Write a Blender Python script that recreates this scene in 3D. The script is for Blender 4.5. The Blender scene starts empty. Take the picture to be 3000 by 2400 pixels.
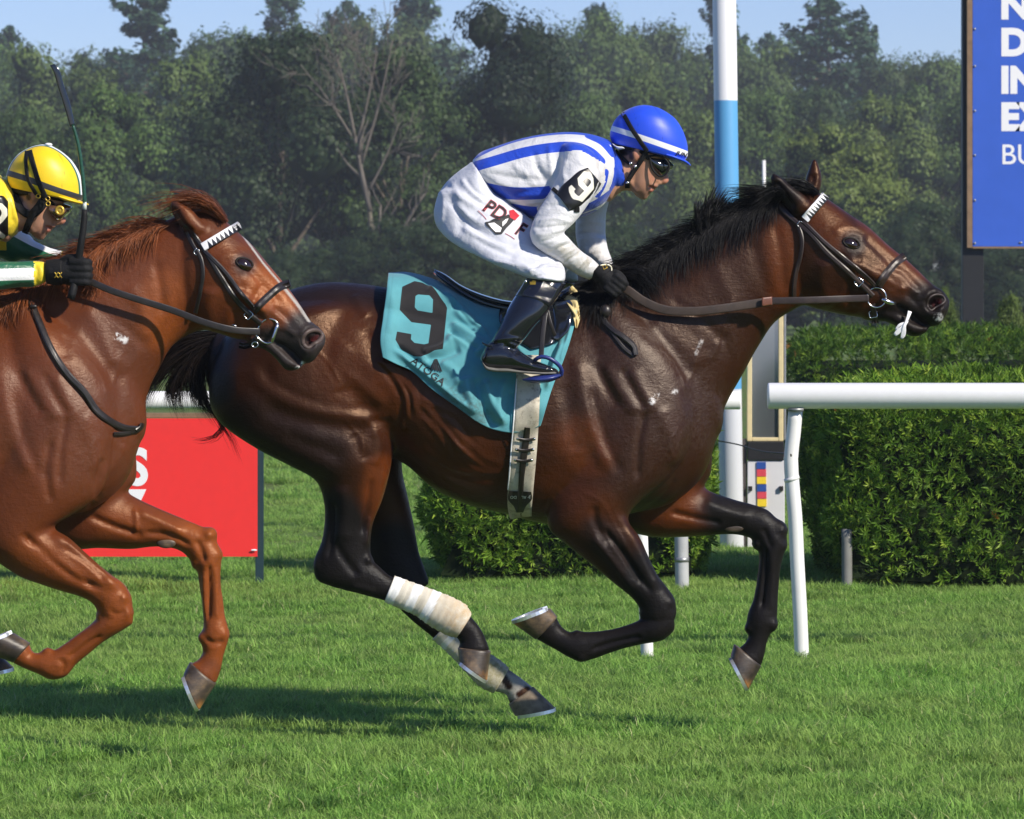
import bpy, bmesh, math, random
import numpy as np
from mathutils import Vector, Matrix
from mathutils.bvhtree import BVHTree
random.seed(7); RNG = np.random.default_rng(7)
SC = bpy.context.scene
COL = SC.collection
R = math.radians

# ------------------------------------------------------------------ camera, sky, sun, exposure
CAM_D, CAM_Z, FPX, HORIZ = 14.0, 1.47, 12600.0, 850.0      # metres to the horses, eye height, focal length in photo pixels
cam = bpy.data.cameras.new('camera'); cam_ob = bpy.data.objects.new('camera', cam); COL.objects.link(cam_ob)
cam.sensor_width = 36.0; cam.lens = FPX/3000*36
cam_ob.location = (0, -CAM_D, CAM_Z); cam_ob.rotation_euler = (R(90), 0, 0)
cam.shift_y = -(1200-HORIZ)/3000
cam.clip_start = 0.5; cam.clip_end = 6000
cam.dof.use_dof = True; cam.dof.focus_distance = CAM_D-0.2; cam.dof.aperture_fstop = 16.0
SC.camera = cam_ob

SUN = Vector((0.64, -0.53, 0.59)).normalized()
sun_el = math.asin(SUN.z); sun_az = math.atan2(SUN.x, SUN.y)
world = bpy.data.worlds.new('World'); SC.world = world; world.use_nodes = True
wn = world.node_tree; wn.nodes.clear()
sky = wn.nodes.new('ShaderNodeTexSky'); sky.sky_type = 'NISHITA'; sky.sun_disc = False
sky.sun_elevation = sun_el; sky.sun_rotation = sun_az
sky.altitude = 0; sky.air_density = 1.0; sky.dust_density = 0.0; sky.ozone_density = 6.0
bg = wn.nodes.new('ShaderNodeBackground'); bg.inputs['Strength'].default_value = 0.098
wo = wn.nodes.new('ShaderNodeOutputWorld')
tint = wn.nodes.new('ShaderNodeMix'); tint.data_type = 'RGBA'; tint.blend_type = 'MULTIPLY'; tint.inputs[0].default_value = 1.0; tint.inputs[7].default_value = (.77, .76, .97, 1)   # late summer haze: a periwinkle sky
wn.links.new(sky.outputs[0], tint.inputs[6]); wn.links.new(tint.outputs[2], bg.inputs[0]); wn.links.new(bg.outputs[0], wo.inputs[0])
sl = bpy.data.lights.new('sun', 'SUN'); sl.energy = 4.4; sl.angle = R(2.0); sl.color = (1.0, 0.92, 0.79)
so = bpy.data.objects.new('sun', sl); COL.objects.link(so)
so.rotation_euler = SUN.to_track_quat('Z', 'Y').to_euler(); so.location = (20, -20, 25)
SC.view_settings.view_transform = 'Standard'; SC.view_settings.look = 'None'
SC.view_settings.exposure = 0.46; SC.view_settings.gamma = 1.0; SC.view_settings.use_curve_mapping = False
SC.cycles.use_adaptive_sampling = True; SC.cycles.adaptive_threshold = 0.012
SC.cycles.use_denoising = True
SC.cycles.max_bounces = 8; SC.cycles.transparent_max_bounces = 8
SC.cycles.volume_bounces = 0; SC.cycles.sample_clamp_indirect = 6

# ------------------------------------------------------------------ helpers
YOFF = 0.0      # depth of the horse being built; all depths below are counted from its middle
def P(px, py, Y=0.0):
    """world point seen at photo pixel (px, py), at depth Y"""
    Y = Y+YOFF; s = (Y+CAM_D)/FPX
    return np.array([(px-1500)*s, Y, CAM_Z-(py-HORIZ)*s])
def PV(a, Y):
    a = np.asarray(a, float); Y = np.broadcast_to(np.asarray(Y, float), a.shape[:-1])+YOFF; s = (Y+CAM_D)/FPX
    return np.stack([(a[..., 0]-1500)*s, Y, CAM_Z-(a[..., 1]-HORIZ)*s], -1)
def to_px(V):
    s = FPX/(V[:, 1]+CAM_D)
    return np.stack([1500+V[:, 0]*s, HORIZ+(CAM_Z-V[:, 2])*s], -1)

def tag(o, label=None, cat=None, group=None, kind=None):
    if label: o['label'] = label
    if cat: o['category'] = cat
    if group: o['group'] = group
    if kind: o['kind'] = kind
    return o
def empty(name, loc, label=None, cat=None, group=None):
    o = bpy.data.objects.new(name, None); COL.objects.link(o); o.location = loc
    o.empty_display_size = 0.2
    return tag(o, label, cat, group)
def link(name, me, mat=None, parent=None, smooth=True):
    o = bpy.data.objects.new(name, me); COL.objects.link(o); me.name = name
    for m in (mat if isinstance(mat, (list, tuple)) else [mat] if mat else []):
        if me.materials.find(m.name) < 0: me.materials.append(m)
    me.polygons.foreach_set('use_smooth', np.full(len(me.polygons), bool(smooth))); me.update()
    if parent:
        o.parent = parent; o.matrix_parent_inverse = Matrix.Translation(parent.location).inverted()
    return o
def mesh_np(name, V, F):
    """F: (n,k) array or list of arrays of equal k"""
    me = bpy.data.meshes.new(name)
    Fs = F if isinstance(F, list) and np.ndim(F[0]) == 2 else [F]
    Fs = [np.asarray(f, np.int32) for f in Fs if len(f)]
    V = np.asarray(V, np.float32)
    me.vertices.add(len(V)); me.vertices.foreach_set('co', V.ravel())
    nl = sum(f.size for f in Fs); nf = sum(len(f) for f in Fs)
    me.loops.add(nl); me.polygons.add(nf)
    me.loops.foreach_set('vertex_index', np.concatenate([f.ravel() for f in Fs]))
    st = []; tot = []; c = 0
    for f in Fs:
        k = f.shape[1]; st.append(c+k*np.arange(len(f))); tot.append(np.full(len(f), k)); c += f.size
    me.polygons.foreach_set('loop_start', np.concatenate(st).astype(np.int32))
    me.polygons.foreach_set('loop_total', np.concatenate(tot).astype(np.int32))
    me.update(calc_edges=True)
    return me
def fattr(me, name, vals):
    a = me.attributes.new(name, 'FLOAT', 'POINT'); a.data.foreach_set('value', np.asarray(vals, np.float32))

def hermite(K, t, tq):
    """cubic interpolation of keys K (n,d) at parameters t, monotone-ish finite-difference tangents"""
    K = np.asarray(K, float); n = len(K)
    if n == 2:
        u = ((tq-t[0])/(t[1]-t[0]))[:, None]; return K[0]*(1-u)+K[1]*u
    d = np.diff(K, axis=0)/np.diff(t)[:, None]
    m = np.zeros_like(K); h = np.diff(t)
    m[1:-1] = (d[:-1]*h[1:, None]+d[1:]*h[:-1, None])/(h[1:]+h[:-1])[:, None]
    m[0] = d[0]; m[-1] = d[-1]
    i = np.clip(np.searchsorted(t, tq, 'right')-1, 0, n-2)
    hh = h[i]; u = ((tq-t[i])/hh)[:, None]; hh = hh[:, None]
    return ((1+2*u)*(1-u)**2)*K[i]+u*(1-u)**2*hh*m[i]+u*u*(3-2*u)*K[i+1]+u*u*(u-1)*hh*m[i+1]

def loft(st, n=28, step=11.0, cap=(0.5, 0.5), off=(0, 0), e=2.0, flip_y=1.0, dy=0.0):
    """tube through stations (ax,ay,bx,by,Y,t[,skew]); a-b in photo pixels is the outline, t the half thickness in depth (m)"""
    S = np.array([tuple(s)+(0.0,)*(7-len(s)) for s in st], float)
    S[:, [0, 2]] += off[0]; S[:, [1, 3]] += off[1]; S[:, 4] = S[:, 4]*flip_y+dy
    c = (S[:, 0:2]+S[:, 2:4])/2
    seg = np.maximum(np.linalg.norm(np.diff(c, axis=0), axis=1), np.linalg.norm(np.diff(S[:, 0:4], axis=0), axis=1)*0.5)
    t = np.concatenate([[0], np.cumsum(np.maximum(seg, 1e-3))])
    nq = max(3, int(t[-1]/step)+1)
    Q = hermite(S, t, np.linspace(0, t[-1], nq))
    th = np.linspace(0, 2*np.pi, n, endpoint=False)
    ct, sn = np.cos(th), np.sin(th)
    cc = np.sign(ct)*np.abs(ct)**(2/e); ss = np.sign(sn)*np.abs(sn)**(2/e)
    def ring(q, sc=1.0, ax=(0, 0)):
        ce = (q[0:2]+q[2:4])/2+np.asarray(ax); r = (q[2:4]-q[0:2])/2
        xy = ce[None]+r[None]*((cc*sc+q[6]*ss*ss*sc)[:, None])
        p = PV(xy, q[4]); p[:, 1] += q[5]*ss*sc
        return p
    rings = []
    K = 4
    a0 = (Q[0, :2]+Q[0, 2:4])/2-(Q[1, :2]+Q[1, 2:4])/2; a0 /= np.linalg.norm(a0)+1e-9
    a1 = (Q[-1, :2]+Q[-1, 2:4])/2-(Q[-2, :2]+Q[-2, 2:4])/2; a1 /= np.linalg.norm(a1)+1e-9
    L0 = cap[0]*min(np.linalg.norm(Q[0, 2:4]-Q[0, :2])/2, Q[0, 5]*900)
    L1 = cap[1]*min(np.linalg.norm(Q[-1, 2:4]-Q[-1, :2])/2, Q[-1, 5]*900)
    if cap[0] > 0:
        for k in range(K): a = (k+0.25)/K*np.pi/2; rings.append(ring(Q[0], math.sin(a), a0*L0*math.cos(a)))
    for q in Q: rings.append(ring(q))
    if cap[1] > 0:
        for k in range(K)[::-1]: a = (k+0.25)/K*np.pi/2; rings.append(ring(Q[-1], math.sin(a), a1*L1*math.cos(a)))
    V = np.concatenate(rings); m = len(rings)
    i = np.arange(m-1)[:, None]*n; j = np.arange(n)[None]; j2 = (j+1) % n
    F = np.stack([i+j, i+j2, i+n+j2, i+n+j], -1).reshape(-1, 4)
    c0 = len(V); V = np.concatenate([V, V[:n].mean(0)[None], V[-n:].mean(0)[None]])
    jj = np.arange(n); b = (m-1)*n
    T = np.concatenate([np.stack([np.full(n, c0), (jj+1) % n, jj], -1), np.stack([np.full(n, c0+1), b+jj, b+(jj+1) % n], -1)])
    return V, F, T
def ball(px, py, Y, rx, ry, t, rot=0.0):
    c, s = math.cos(rot), math.sin(rot); q = []
    for u in np.linspace(-.92, .92, 7):
        k = math.sqrt(1-u*u); q.append((px+rx*u*c+ry*k*s, py+rx*u*s-ry*k*c, px+rx*u*c-ry*k*s, py+rx*u*s+ry*k*c, Y, t*k))
    return loft(q, n=16, step=4, cap=(.3, .3))
def merge(parts):
    Vs, Fs, Ts, o = [], [], [], 0
    for V, F, T in parts:
        Vs.append(V); Fs.append(F+o); Ts.append(T+o); o += len(V)
    return np.concatenate(Vs), np.concatenate(Fs), np.concatenate(Ts)
def solid(name, parts, mat, parent=None, smooth=True):
    V, F, T = merge(parts)
    me = mesh_np(name, V, [F, T])
    bm = bmesh.new(); bm.from_mesh(me); bmesh.ops.recalc_face_normals(bm, faces=bm.faces); bm.to_mesh(me); bm.free()
    return link(name, me, mat, parent, smooth)

def remesh(parts, voxel):
    V, F, T = merge(parts)
    me = mesh_np('tmp', V, [F, T])
    bm = bmesh.new(); bm.from_mesh(me); bmesh.ops.recalc_face_normals(bm, faces=bm.faces); bm.to_mesh(me); bm.free()
    o = bpy.data.objects.new('tmp', me); COL.objects.link(o)
    m = o.modifiers.new('r', 'REMESH'); m.mode = 'VOXEL'; m.voxel_size = voxel
    dg = bpy.context.evaluated_depsgraph_get()
    me2 = bpy.data.meshes.new_from_object(o.evaluated_get(dg))
    bpy.data.objects.remove(o); bpy.data.meshes.remove(me)
    V = np.zeros(len(me2.vertices)*3, np.float32); me2.vertices.foreach_get('co', V); V = V.reshape(-1, 3).astype(float)
    F = np.zeros(len(me2.loops), np.int32); me2.loops.foreach_get('vertex_index', F); F = F.reshape(-1, 4)
    bpy.data.meshes.remove(me2)
    return V, F
class Smoother:
    def __init__(s, n, F):
        E = np.concatenate([F[:, [0, 1]], F[:, [1, 2]], F[:, [2, 3]], F[:, [3, 0]]])
        s.a = np.concatenate([E[:, 0], E[:, 1]]); s.b = np.concatenate([E[:, 1], E[:, 0]]); s.n = n
        s.deg = np.maximum(np.bincount(s.a, minlength=n), 1)
    def lap(s, V):
        return np.stack([np.bincount(s.a, V[s.b, k], s.n)/s.deg for k in range(V.shape[1])], -1)-V
    def taubin(s, V, it, lam=0.55, mu=-0.57, w=1.0):
        w = np.asarray(w, float); w = w[:, None] if w.ndim else w
        for _ in range(it):
            V = V+lam*w*s.lap(V); V = V+mu*w*s.lap(V)
        return V
    def plain(s, V, it, lam=0.5, w=1.0):
        w = np.asarray(w, float); w = w[:, None] if w.ndim else w
        for _ in range(it): V = V+lam*w*s.lap(V)
        return V
def vnormals(V, F):
    n = np.cross(V[F[:, 2]]-V[F[:, 0]], V[F[:, 3]]-V[F[:, 1]])
    N = np.zeros_like(V)
    for k in range(4):
        for c in range(3): N[:, c] += np.bincount(F[:, k], n[:, c], len(V))
    return N/np.maximum(np.linalg.norm(N, axis=1), 1e-12)[:, None]
def poly_dist(p, pts, closed=False):
    """distance of points p (n,2) to a polyline, signed side and position along it 0..1"""
    q = np.asarray(pts, float)
    if closed: q = np.concatenate([q, q[:1]])
    best = np.full(len(p), 1e9); side = np.zeros(len(p)); along = np.zeros(len(p))
    L = np.linalg.norm(np.diff(q, axis=0), axis=1); tot = L.sum(); cum = np.concatenate([[0], np.cumsum(L)])
    for i in range(len(q)-1):
        d = q[i+1]-q[i]; l2 = max(d@d, 1e-9)
        u = np.clip(((p-q[i])@d)/l2, 0, 1); r = p-(q[i]+u[:, None]*d)
        ds = np.hypot(r[:, 0], r[:, 1]); m = ds < best
        best[m] = ds[m]; side[m] = np.sign(d[0]*r[m, 1]-d[1]*r[m, 0]); along[m] = (cum[i]+u[m]*L[i])/tot
    return best, side, along
def spline(pts, n=8):
    K = np.asarray(pts, float)
    if len(K) < 3: return K
    t = np.concatenate([[0], np.cumsum(np.linalg.norm(np.diff(K[:, :2], axis=0), axis=1)+1e-6)])
    return hermite(K, t, np.linspace(0, t[-1], n*(len(K)-1)+1))
def inside(p, poly):
    q = np.asarray(poly, float); r = np.zeros(len(p), bool); j = len(q)-1
    for i in range(len(q)):
        c = ((q[i, 1] > p[:, 1]) != (q[j, 1] > p[:, 1])) & (p[:, 0] < (q[j, 0]-q[i, 0])*(p[:, 1]-q[i, 1])/(q[j, 1]-q[i, 1]+1e-12)+q[i, 0])
        r ^= c; j = i
    return r
def sculpt(V, F, strokes, both=False, off=(0, 0)):
    """strokes: (kind 'r' ridge | 's' step | 'b' blob, points in px, width px, height mm[, Ymin, Ymax])"""
    N = vnormals(V, F); p = to_px(V); H = np.zeros(len(V))
    for s in strokes:
        k, pts, w, h = s[:4]; ymin, ymax = (s[4], s[5]) if len(s) > 5 else (-9, 0.0 if not both else 9)
        pts = np.asarray(pts, float)+np.asarray(off)
        lo = pts.min(0)-3*w; hi = pts.max(0)+3*w
        m = np.where((p[:, 0] > lo[0]) & (p[:, 0] < hi[0]) & (p[:, 1] > lo[1]) & (p[:, 1] < hi[1]) & (V[:, 1]-YOFF > ymin) & (V[:, 1]-YOFF < ymax))[0]
        if not len(m): continue
        q = spline(pts, 6) if len(pts) > 2 else pts
        d, sd, al = poly_dist(p[m], q)
        tp = np.clip(np.minimum(al, 1-al)*6+0.15, 0, 1); tp = tp*tp*(3-2*tp)
        if k == 'r': g = np.exp(-(d/w)**2)*tp
        elif k == 'p': g = 1/(1+(d/w)**5)
        elif k == 's': g = sd*(d/w)*np.exp(-(d/w)**2/1.0)*1.6*tp
        else: g = np.exp(-(d/w)**2)
        H[m] += h*0.001*g
    f = np.clip(np.abs(N[:, 1])*1.6, 0, 1)
    return V+N*(H*f)[:, None]
def bvh_of(V, F): return BVHTree.FromPolygons([tuple(v) for v in V], [tuple(f) for f in F])
CAMV = Vector((0, -CAM_D, CAM_Z))
def cast(bvh, px, py):
    d = Vector(P(px, py, 0.0))-CAMV; d.normalize()
    h = bvh.ray_cast(CAMV, d)
    return (np.array(h[0])-np.array([0, YOFF, 0]), np.array(h[1])) if h[0] is not None else (None, None)

def ribbon(name, pts, w, bvh, off=0.004, thick=0.004, mat=None, parent=None, mirror=False, n=10, across=5, smooth_y=5, extra=None, smooth=False):
    """strap lying on a body: pts (px,py[,width]) traced in the photograph and laid on the surface found there"""
    K = np.array([tuple(q)[:2]+((q[2],) if len(q) > 2 else (w,)) for q in pts], float)
    Q = spline(K, n) if len(K) > 2 else hermite(K, np.array([0., 1.]), np.linspace(0, 1, n*2))
    T = np.gradient(Q[:, :2], axis=0); T /= np.linalg.norm(T, axis=1)[:, None]+1e-9
    Nn = np.stack([-T[:, 1], T[:, 0]], -1)
    m = len(Q); Y = np.full((m, across), np.nan)
    us = np.linspace(-0.5, 0.5, across)
    XY = Q[:, None, :2]+Nn[:, None]*us[None, :, None]*Q[:, None, 2:3]
    for i in range(m):
        for j in range(across):
            h, _ = cast(bvh, *XY[i, j])
            if h is not None: Y[i, j] = h[1]
    for j in range(across):      # gaps take the nearest found depth
        ok = np.where(~np.isnan(Y[:, j]))[0]
        if len(ok): Y[:, j] = np.interp(np.arange(m), ok, Y[ok, j])
    if np.isnan(Y).any():
        mu = np.nanmean(Y) if not np.isnan(Y).all() else 0.0
        Y = np.where(np.isnan(Y), mu, Y)
    for _ in range(smooth_y): Y[1:-1] = (Y[:-2]+2*Y[1:-1]+Y[2:])/4
    Yt = Y-off-thick; Yb = Y-off+0.001
    if extra is not None: Yt = Yt+extra(Q, us); Yb = Yb+extra(Q, us)
    Yt[:, 0] += thick*0.6; Yt[:, -1] += thick*0.6
    A = PV(XY, Yt); B = PV(XY, Yb)
    G = np.concatenate([A, B[:, ::-1]], 1); k = 2*across
    V = G.reshape(-1, 3)
    i = np.arange(m-1)[:, None]*k; j = np.arange(k)[None]; j2 = (j+1) % k
    F = np.stack([i+j, i+j2, i+k+j2, i+k+j], -1).reshape(-1, 4)
    ends = [np.arange(k)[None], ((m-1)*k+np.arange(k)[::-1])[None]]
    if mirror == 'far':
        V[:, 1] = 2*YOFF-V[:, 1]; F = F[:, ::-1]; ends = [e[:, ::-1] for e in ends]
    elif mirror:
        V2 = V.copy(); V2[:, 1] = 2*YOFF-V2[:, 1]; o = len(V)
        V = np.concatenate([V, V2]); F = np.concatenate([F, F[:, ::-1]+o])
        ends += [e[:, ::-1]+o for e in ends[:2]]
    me = mesh_np(name, V, [F]+ends)
    bm = bmesh.new(); bm.from_mesh(me); bmesh.ops.recalc_face_normals(bm, faces=bm.faces); bm.to_mesh(me); bm.free()
    return link(name, me, mat, parent, smooth)
def tube(pts, r, n=8, step=None, closed=False):
    """round tube through world points (k,3) or (k,4 with radius)"""
    K = np.asarray(pts, float)
    if K.shape[1] == 3: K = np.concatenate([K, np.full((len(K), 1), r)], 1)
    if closed: K = np.concatenate([K, K[:1]])
    t = np.concatenate([[0], np.cumsum(np.linalg.norm(np.diff(K[:, :3], axis=0), axis=1)+1e-7)])
    nq = max(len(K), int(t[-1]/(step or max(r*2, 0.004)))+1)
    Q = hermite(K, t, np.linspace(0, t[-1], nq)) if len(K) > 1 else K
    T = np.gradient(Q[:, :3], axis=0); T /= np.linalg.norm(T, axis=1)[:, None]+1e-12
    up = np.array([0, 1.0, 0.02]); 
    A = np.cross(T, up); bad = np.linalg.norm(A, axis=1) < 0.2; A[bad] = np.cross(T[bad], np.array([1.0, 0, 0.1]))
    A /= np.linalg.norm(A, axis=1)[:, None]; B = np.cross(T, A)
    th = np.linspace(0, 2*np.pi, n, endpoint=False)
    V = (Q[:, None, :3]+Q[:, None, 3:4]*(A[:, None]*np.cos(th)[None, :, None]+B[:, None]*np.sin(th)[None, :, None])).reshape(-1, 3)
    m = len(Q); i = np.arange(m-1)[:, None]*n; j = np.arange(n)[None]; j2 = (j+1) % n
    F = np.stack([i+j, i+j2, i+n+j2, i+n+j], -1).reshape(-1, 4)
    c0 = len(V); V = np.concatenate([V, Q[:1, :3], Q[-1:, :3]]); jj = np.arange(n); b = (m-1)*n
    Tt = np.concatenate([np.stack([np.full(n, c0), (jj+1) % n, jj], -1), np.stack([np.full(n, c0+1), b+jj, b+(jj+1) % n], -1)])
    return V, F, Tt
def box(c, s, rz=0.0):
    c = np.asarray(c, float); s = np.asarray(s, float)/2
    V = np.array([[x, y, z] for x in (-1, 1) for y in (-1, 1) for z in (-1, 1)], float)*s
    if rz: V[:, :2] = V[:, :2]@np.array([[math.cos(rz), math.sin(rz)], [-math.sin(rz), math.cos(rz)]])
    F = np.array([[0, 1, 3, 2], [4, 6, 7, 5], [0, 4, 5, 1], [2, 3, 7, 6], [0, 2, 6, 4], [1, 5, 7, 3]])
    return V+c, F, np.zeros((0, 3), int)
def hair(name, strands, r, mat, parent, seg=7, sides=3):
    """strands (k,m,3) control points -> thin tapered tubes, one mesh"""
    S = np.asarray(strands, float); k, m, _ = S.shape
    t = np.linspace(0, 1, m); tq = np.linspace(0, 1, seg+1)
    Q = hermite(S.transpose(1, 0, 2).reshape(m, -1), t, tq).reshape(seg+1, k, 3).transpose(1, 0, 2)
    T = np.gradient(Q, axis=1); T /= np.linalg.norm(T, axis=2)[..., None]+1e-12
    A = np.cross(T, np.array([0.1, 1.0, 0.05])); A /= np.linalg.norm(A, axis=2)[..., None]+1e-12; B = np.cross(T, A)
    rr = np.asarray(r)*np.ones(k); prof = np.concatenate([np.interp(tq[:-1], [0, 0.15, 0.6, 1], [0.7, 1, 0.85, 0.25]), [0.12]])
    th = np.linspace(0, 2*np.pi, sides, endpoint=False)
    V = Q[:, :, None]+(rr[:, None]*prof[None])[..., None, None]*(A[:, :, None]*np.cos(th)[None, None, :, None]+B[:, :, None]*np.sin(th)[None, None, :, None])
    V = V.reshape(-1, 3)
    base = (np.arange(k)[:, None, None]*(seg+1)+np.arange(seg)[None, :, None])*sides
    j = np.arange(sides)[None, None]; j2 = (j+1) % sides
    F = np.stack([base+j, base+j2, base+sides+j2, base+sides+j], -1).reshape(-1, 4)
    me = mesh_np(name, V, F)
    fattr(me, 'rnd', np.repeat(RNG.random(k), (seg+1)*sides))
    return link(name, me, mat, parent)

# ------------------------------------------------------------------ materials
class NT:
    def __init__(s, name):
        s.m = bpy.data.materials.new(name); s.m.use_nodes = True; s.t = s.m.node_tree; s.t.nodes.clear()
        s.o = s.n('ShaderNodeOutputMaterial'); s.b = s.n('ShaderNodeBsdfPrincipled'); s.l(s.b.outputs[0], s.o.inputs['Surface'])
    def n(s, k, **kw):
        x = s.t.nodes.new(k)
        for a, v in kw.items(): setattr(x, a, v)
        return x
    def l(s, a, b): s.t.links.new(a, b)
    def set(s, **kw):
        for k, v in kw.items():
            i = s.b.inputs[{'col': 'Base Color', 'rough': 'Roughness', 'spec': 'Specular IOR Level', 'metal': 'Metallic', 'sheen': 'Sheen Weight', 'coat': 'Coat Weight', 'coatr': 'Coat Roughness', 'sub': 'Subsurface Weight', 'trans': 'Transmission Weight', 'ior': 'IOR', 'sheenr': 'Sheen Roughness', 'aniso': 'Anisotropic', 'stint': 'Specular Tint', 'alpha': 'Alpha'}[k]]
            if hasattr(v, 'is_linked') or hasattr(v, 'links'): s.l(v, i)
            else: i.default_value = (*v, 1) if isinstance(v, tuple) and len(v) == 3 else v
        return s
    def obj(s): return s.n('ShaderNodeTexCoord').outputs['Object']
    def pos(s): return s.n('ShaderNodeNewGeometry').outputs['Position']
    def attr(s, name): return s.n('ShaderNodeAttribute', attribute_name=name).outputs['Fac']
    def noise(s, scale, detail=3, rough=0.55, vec=None, stretch=None, dist=0.0):
        x = s.n('ShaderNodeTexNoise'); x.inputs['Scale'].default_value = scale; x.inputs['Detail'].default_value = detail
        x.inputs['Roughness'].default_value = rough; x.inputs['Distortion'].default_value = dist
        v = vec if vec is not None else s.pos()
        if stretch:
            mp = s.n('ShaderNodeMapping'); mp.inputs['Scale'].default_value = stretch[:3]
            if len(stretch) > 3: mp.inputs['Rotation'].default_value = stretch[3:]
            s.l(v, mp.inputs[0]); v = mp.outputs[0]
        s.l(v, x.inputs['Vector']); return x.outputs['Fac']
    def ramp(s, f, stops, interp='LINEAR'):
        x = s.n('ShaderNodeValToRGB'); x.color_ramp.interpolation = interp
        el = x.color_ramp.elements
        while len(el) < len(stops): el.new(0.5)
        for e, (p, c) in zip(el, stops): e.position = p; e.color = (*c, 1) if len(c) == 3 else c
        s.l(f, x.inputs[0]); return x.outputs[0]
    def val(s, f, a, b, c=0.0, d=1.0):
        x = s.n('ShaderNodeMapRange'); 
        for i, v in zip((1, 2, 3, 4), (a, b, c, d)): x.inputs[i].default_value = v
        s.l(f, x.inputs[0]); return x.outputs[0]
    def mix(s, f, a, b, mode='MIX'):
        x = s.n('ShaderNodeMix'); x.data_type = 'RGBA'; x.blend_type = mode; x.clamp_factor = True
        for i, v in ((0, f), (6, a), (7, b)):
            if hasattr(v, 'links'): s.l(v, x.inputs[i])
            else: x.inputs[i].default_value = (*v, 1) if isinstance(v, tuple) and len(v) == 3 else v
        return x.outputs[2]
    def math(s, op, a, b=0.0):
        x = s.n('ShaderNodeMath'); x.operation = op
        for i, v in ((0, a), (1, b)):
            if hasattr(v, 'links'): s.l(v, x.inputs[i])
            else: x.inputs[i].default_value = v
        return x.outputs[0]
    def bump(s, h, strength=0.3, dist=0.01, prev=None):
        x = s.n('ShaderNodeBump'); x.inputs['Strength'].default_value = strength; x.inputs['Distance'].default_value = dist
        s.l(h, x.inputs['Height'])
        if prev is not None: s.l(prev, x.inputs['Normal'])
        s.l(x.outputs[0], s.b.inputs['Normal']); return x.outputs[0]
def simple(name, col, rough=0.5, spec=0.5, var=0.12, nscale=30.0, bump=0.0, bscale=200.0, **kw):
    m = NT(name)
    f = m.noise(nscale, 4)
    c = m.ramp(f, [(0.25, tuple(x*(1-var) for x in col)), (0.75, tuple(min(1, x*(1+var)) for x in col))])
    m.set(col=c, rough=rough, spec=spec, **kw)
    if bump: m.bump(m.noise(bscale, 3), bump, 0.004)
    return m.m
def knob(name, px, py, Y, r, mat, parent, sc=(1, 1, 1)):
    bm = bmesh.new(); bmesh.ops.create_uvsphere(bm, u_segments=14, v_segments=8, radius=r)
    me = bpy.data.meshes.new(name); bm.to_mesh(me); bm.free(); o = link(name, me, mat, None)
    me.transform(Matrix.Diagonal((*sc, 1))); me.transform(Matrix.Translation(Vector(P(px, py, Y)))); o.parent = parent
    o.matrix_parent_inverse = Matrix.Translation(parent.location).inverted() if parent.parent is None else Matrix.Identity(4); return o
# ------------------------------------------------------------------ the turf course and everything behind it
def turf_material():
    m = NT('turf'); p = m.pos()
    big = m.noise(.55, 4, .6); mid = m.noise(3.5, 5, .65); fine = m.noise(60, 4, .7, stretch=(1, .45, 1))
    c = m.ramp(mid, [(.28, (.070, .140, .028)), (.5, (.120, .225, .042)), (.72, (.180, .280, .062))])
    c = m.mix(m.val(big, .35, .65, 0, .45), c, (.16, .20, .065))
    st = m.noise(1.0, 3, .6, stretch=(.10, .42, 1)); c = m.mix(m.val(st, .42, .60, 0, .75), c, (.20, .22, .075))
    c = m.mix(m.val(fine, .3, .75, 0, .7), c, (.030, .060, .014))
    m.set(col=c, rough=.9, spec=.15); m.bump(fine, .9, .03); return m.m
M_TURF = turf_material()
gx = np.concatenate([[-1500, -400, -120, -40], np.linspace(-16, 16, 65), [40, 120, 400, 1500]]); gy = np.concatenate([[-30, -18], np.linspace(-8, 16, 49), [24, 40, 80, 160, 400, 1200, 2500]])
GX, GY = np.meshgrid(gx, gy); GZ = .012*np.sin(GX*1.7+GY*.6)*np.cos(GY*1.3-GX*.4)*(np.abs(GX) < 16)*(GY < 16)
i = (np.arange(len(gy)-1)[:, None]*len(gx)+np.arange(len(gx)-1)[None]).ravel()
tag(link('ground', mesh_np('ground', np.stack([GX, GY, GZ], -1).reshape(-1, 3), np.stack([i, i+1, i+len(gx)+1, i+len(gx)], -1)), M_TURF), kind='structure')

def blade_material():
    m = NT('grass blade'); p = m.pos()
    big = m.noise(.8, 4, .65, vec=p); mid = m.noise(4.5, 4, .65, vec=p)
    r = m.attr('rnd'); t = m.attr('tip')
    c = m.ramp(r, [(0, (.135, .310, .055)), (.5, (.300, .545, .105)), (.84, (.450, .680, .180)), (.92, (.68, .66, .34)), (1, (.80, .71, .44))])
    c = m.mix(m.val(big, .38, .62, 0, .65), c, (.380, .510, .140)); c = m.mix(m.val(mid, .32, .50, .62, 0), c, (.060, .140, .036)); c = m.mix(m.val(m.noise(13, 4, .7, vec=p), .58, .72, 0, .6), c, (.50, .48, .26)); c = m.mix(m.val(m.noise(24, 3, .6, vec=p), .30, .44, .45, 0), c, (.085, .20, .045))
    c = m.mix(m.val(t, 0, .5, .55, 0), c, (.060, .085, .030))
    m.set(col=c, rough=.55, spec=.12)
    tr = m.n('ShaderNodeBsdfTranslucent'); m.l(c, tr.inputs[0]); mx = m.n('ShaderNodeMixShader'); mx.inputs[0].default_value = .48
    m.l(m.b.outputs[0], mx.inputs[1]); m.l(tr.outputs[0], mx.inputs[2]); m.l(mx.outputs[0], m.o.inputs['Surface']); return m.m
M_BLADE = blade_material()
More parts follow.
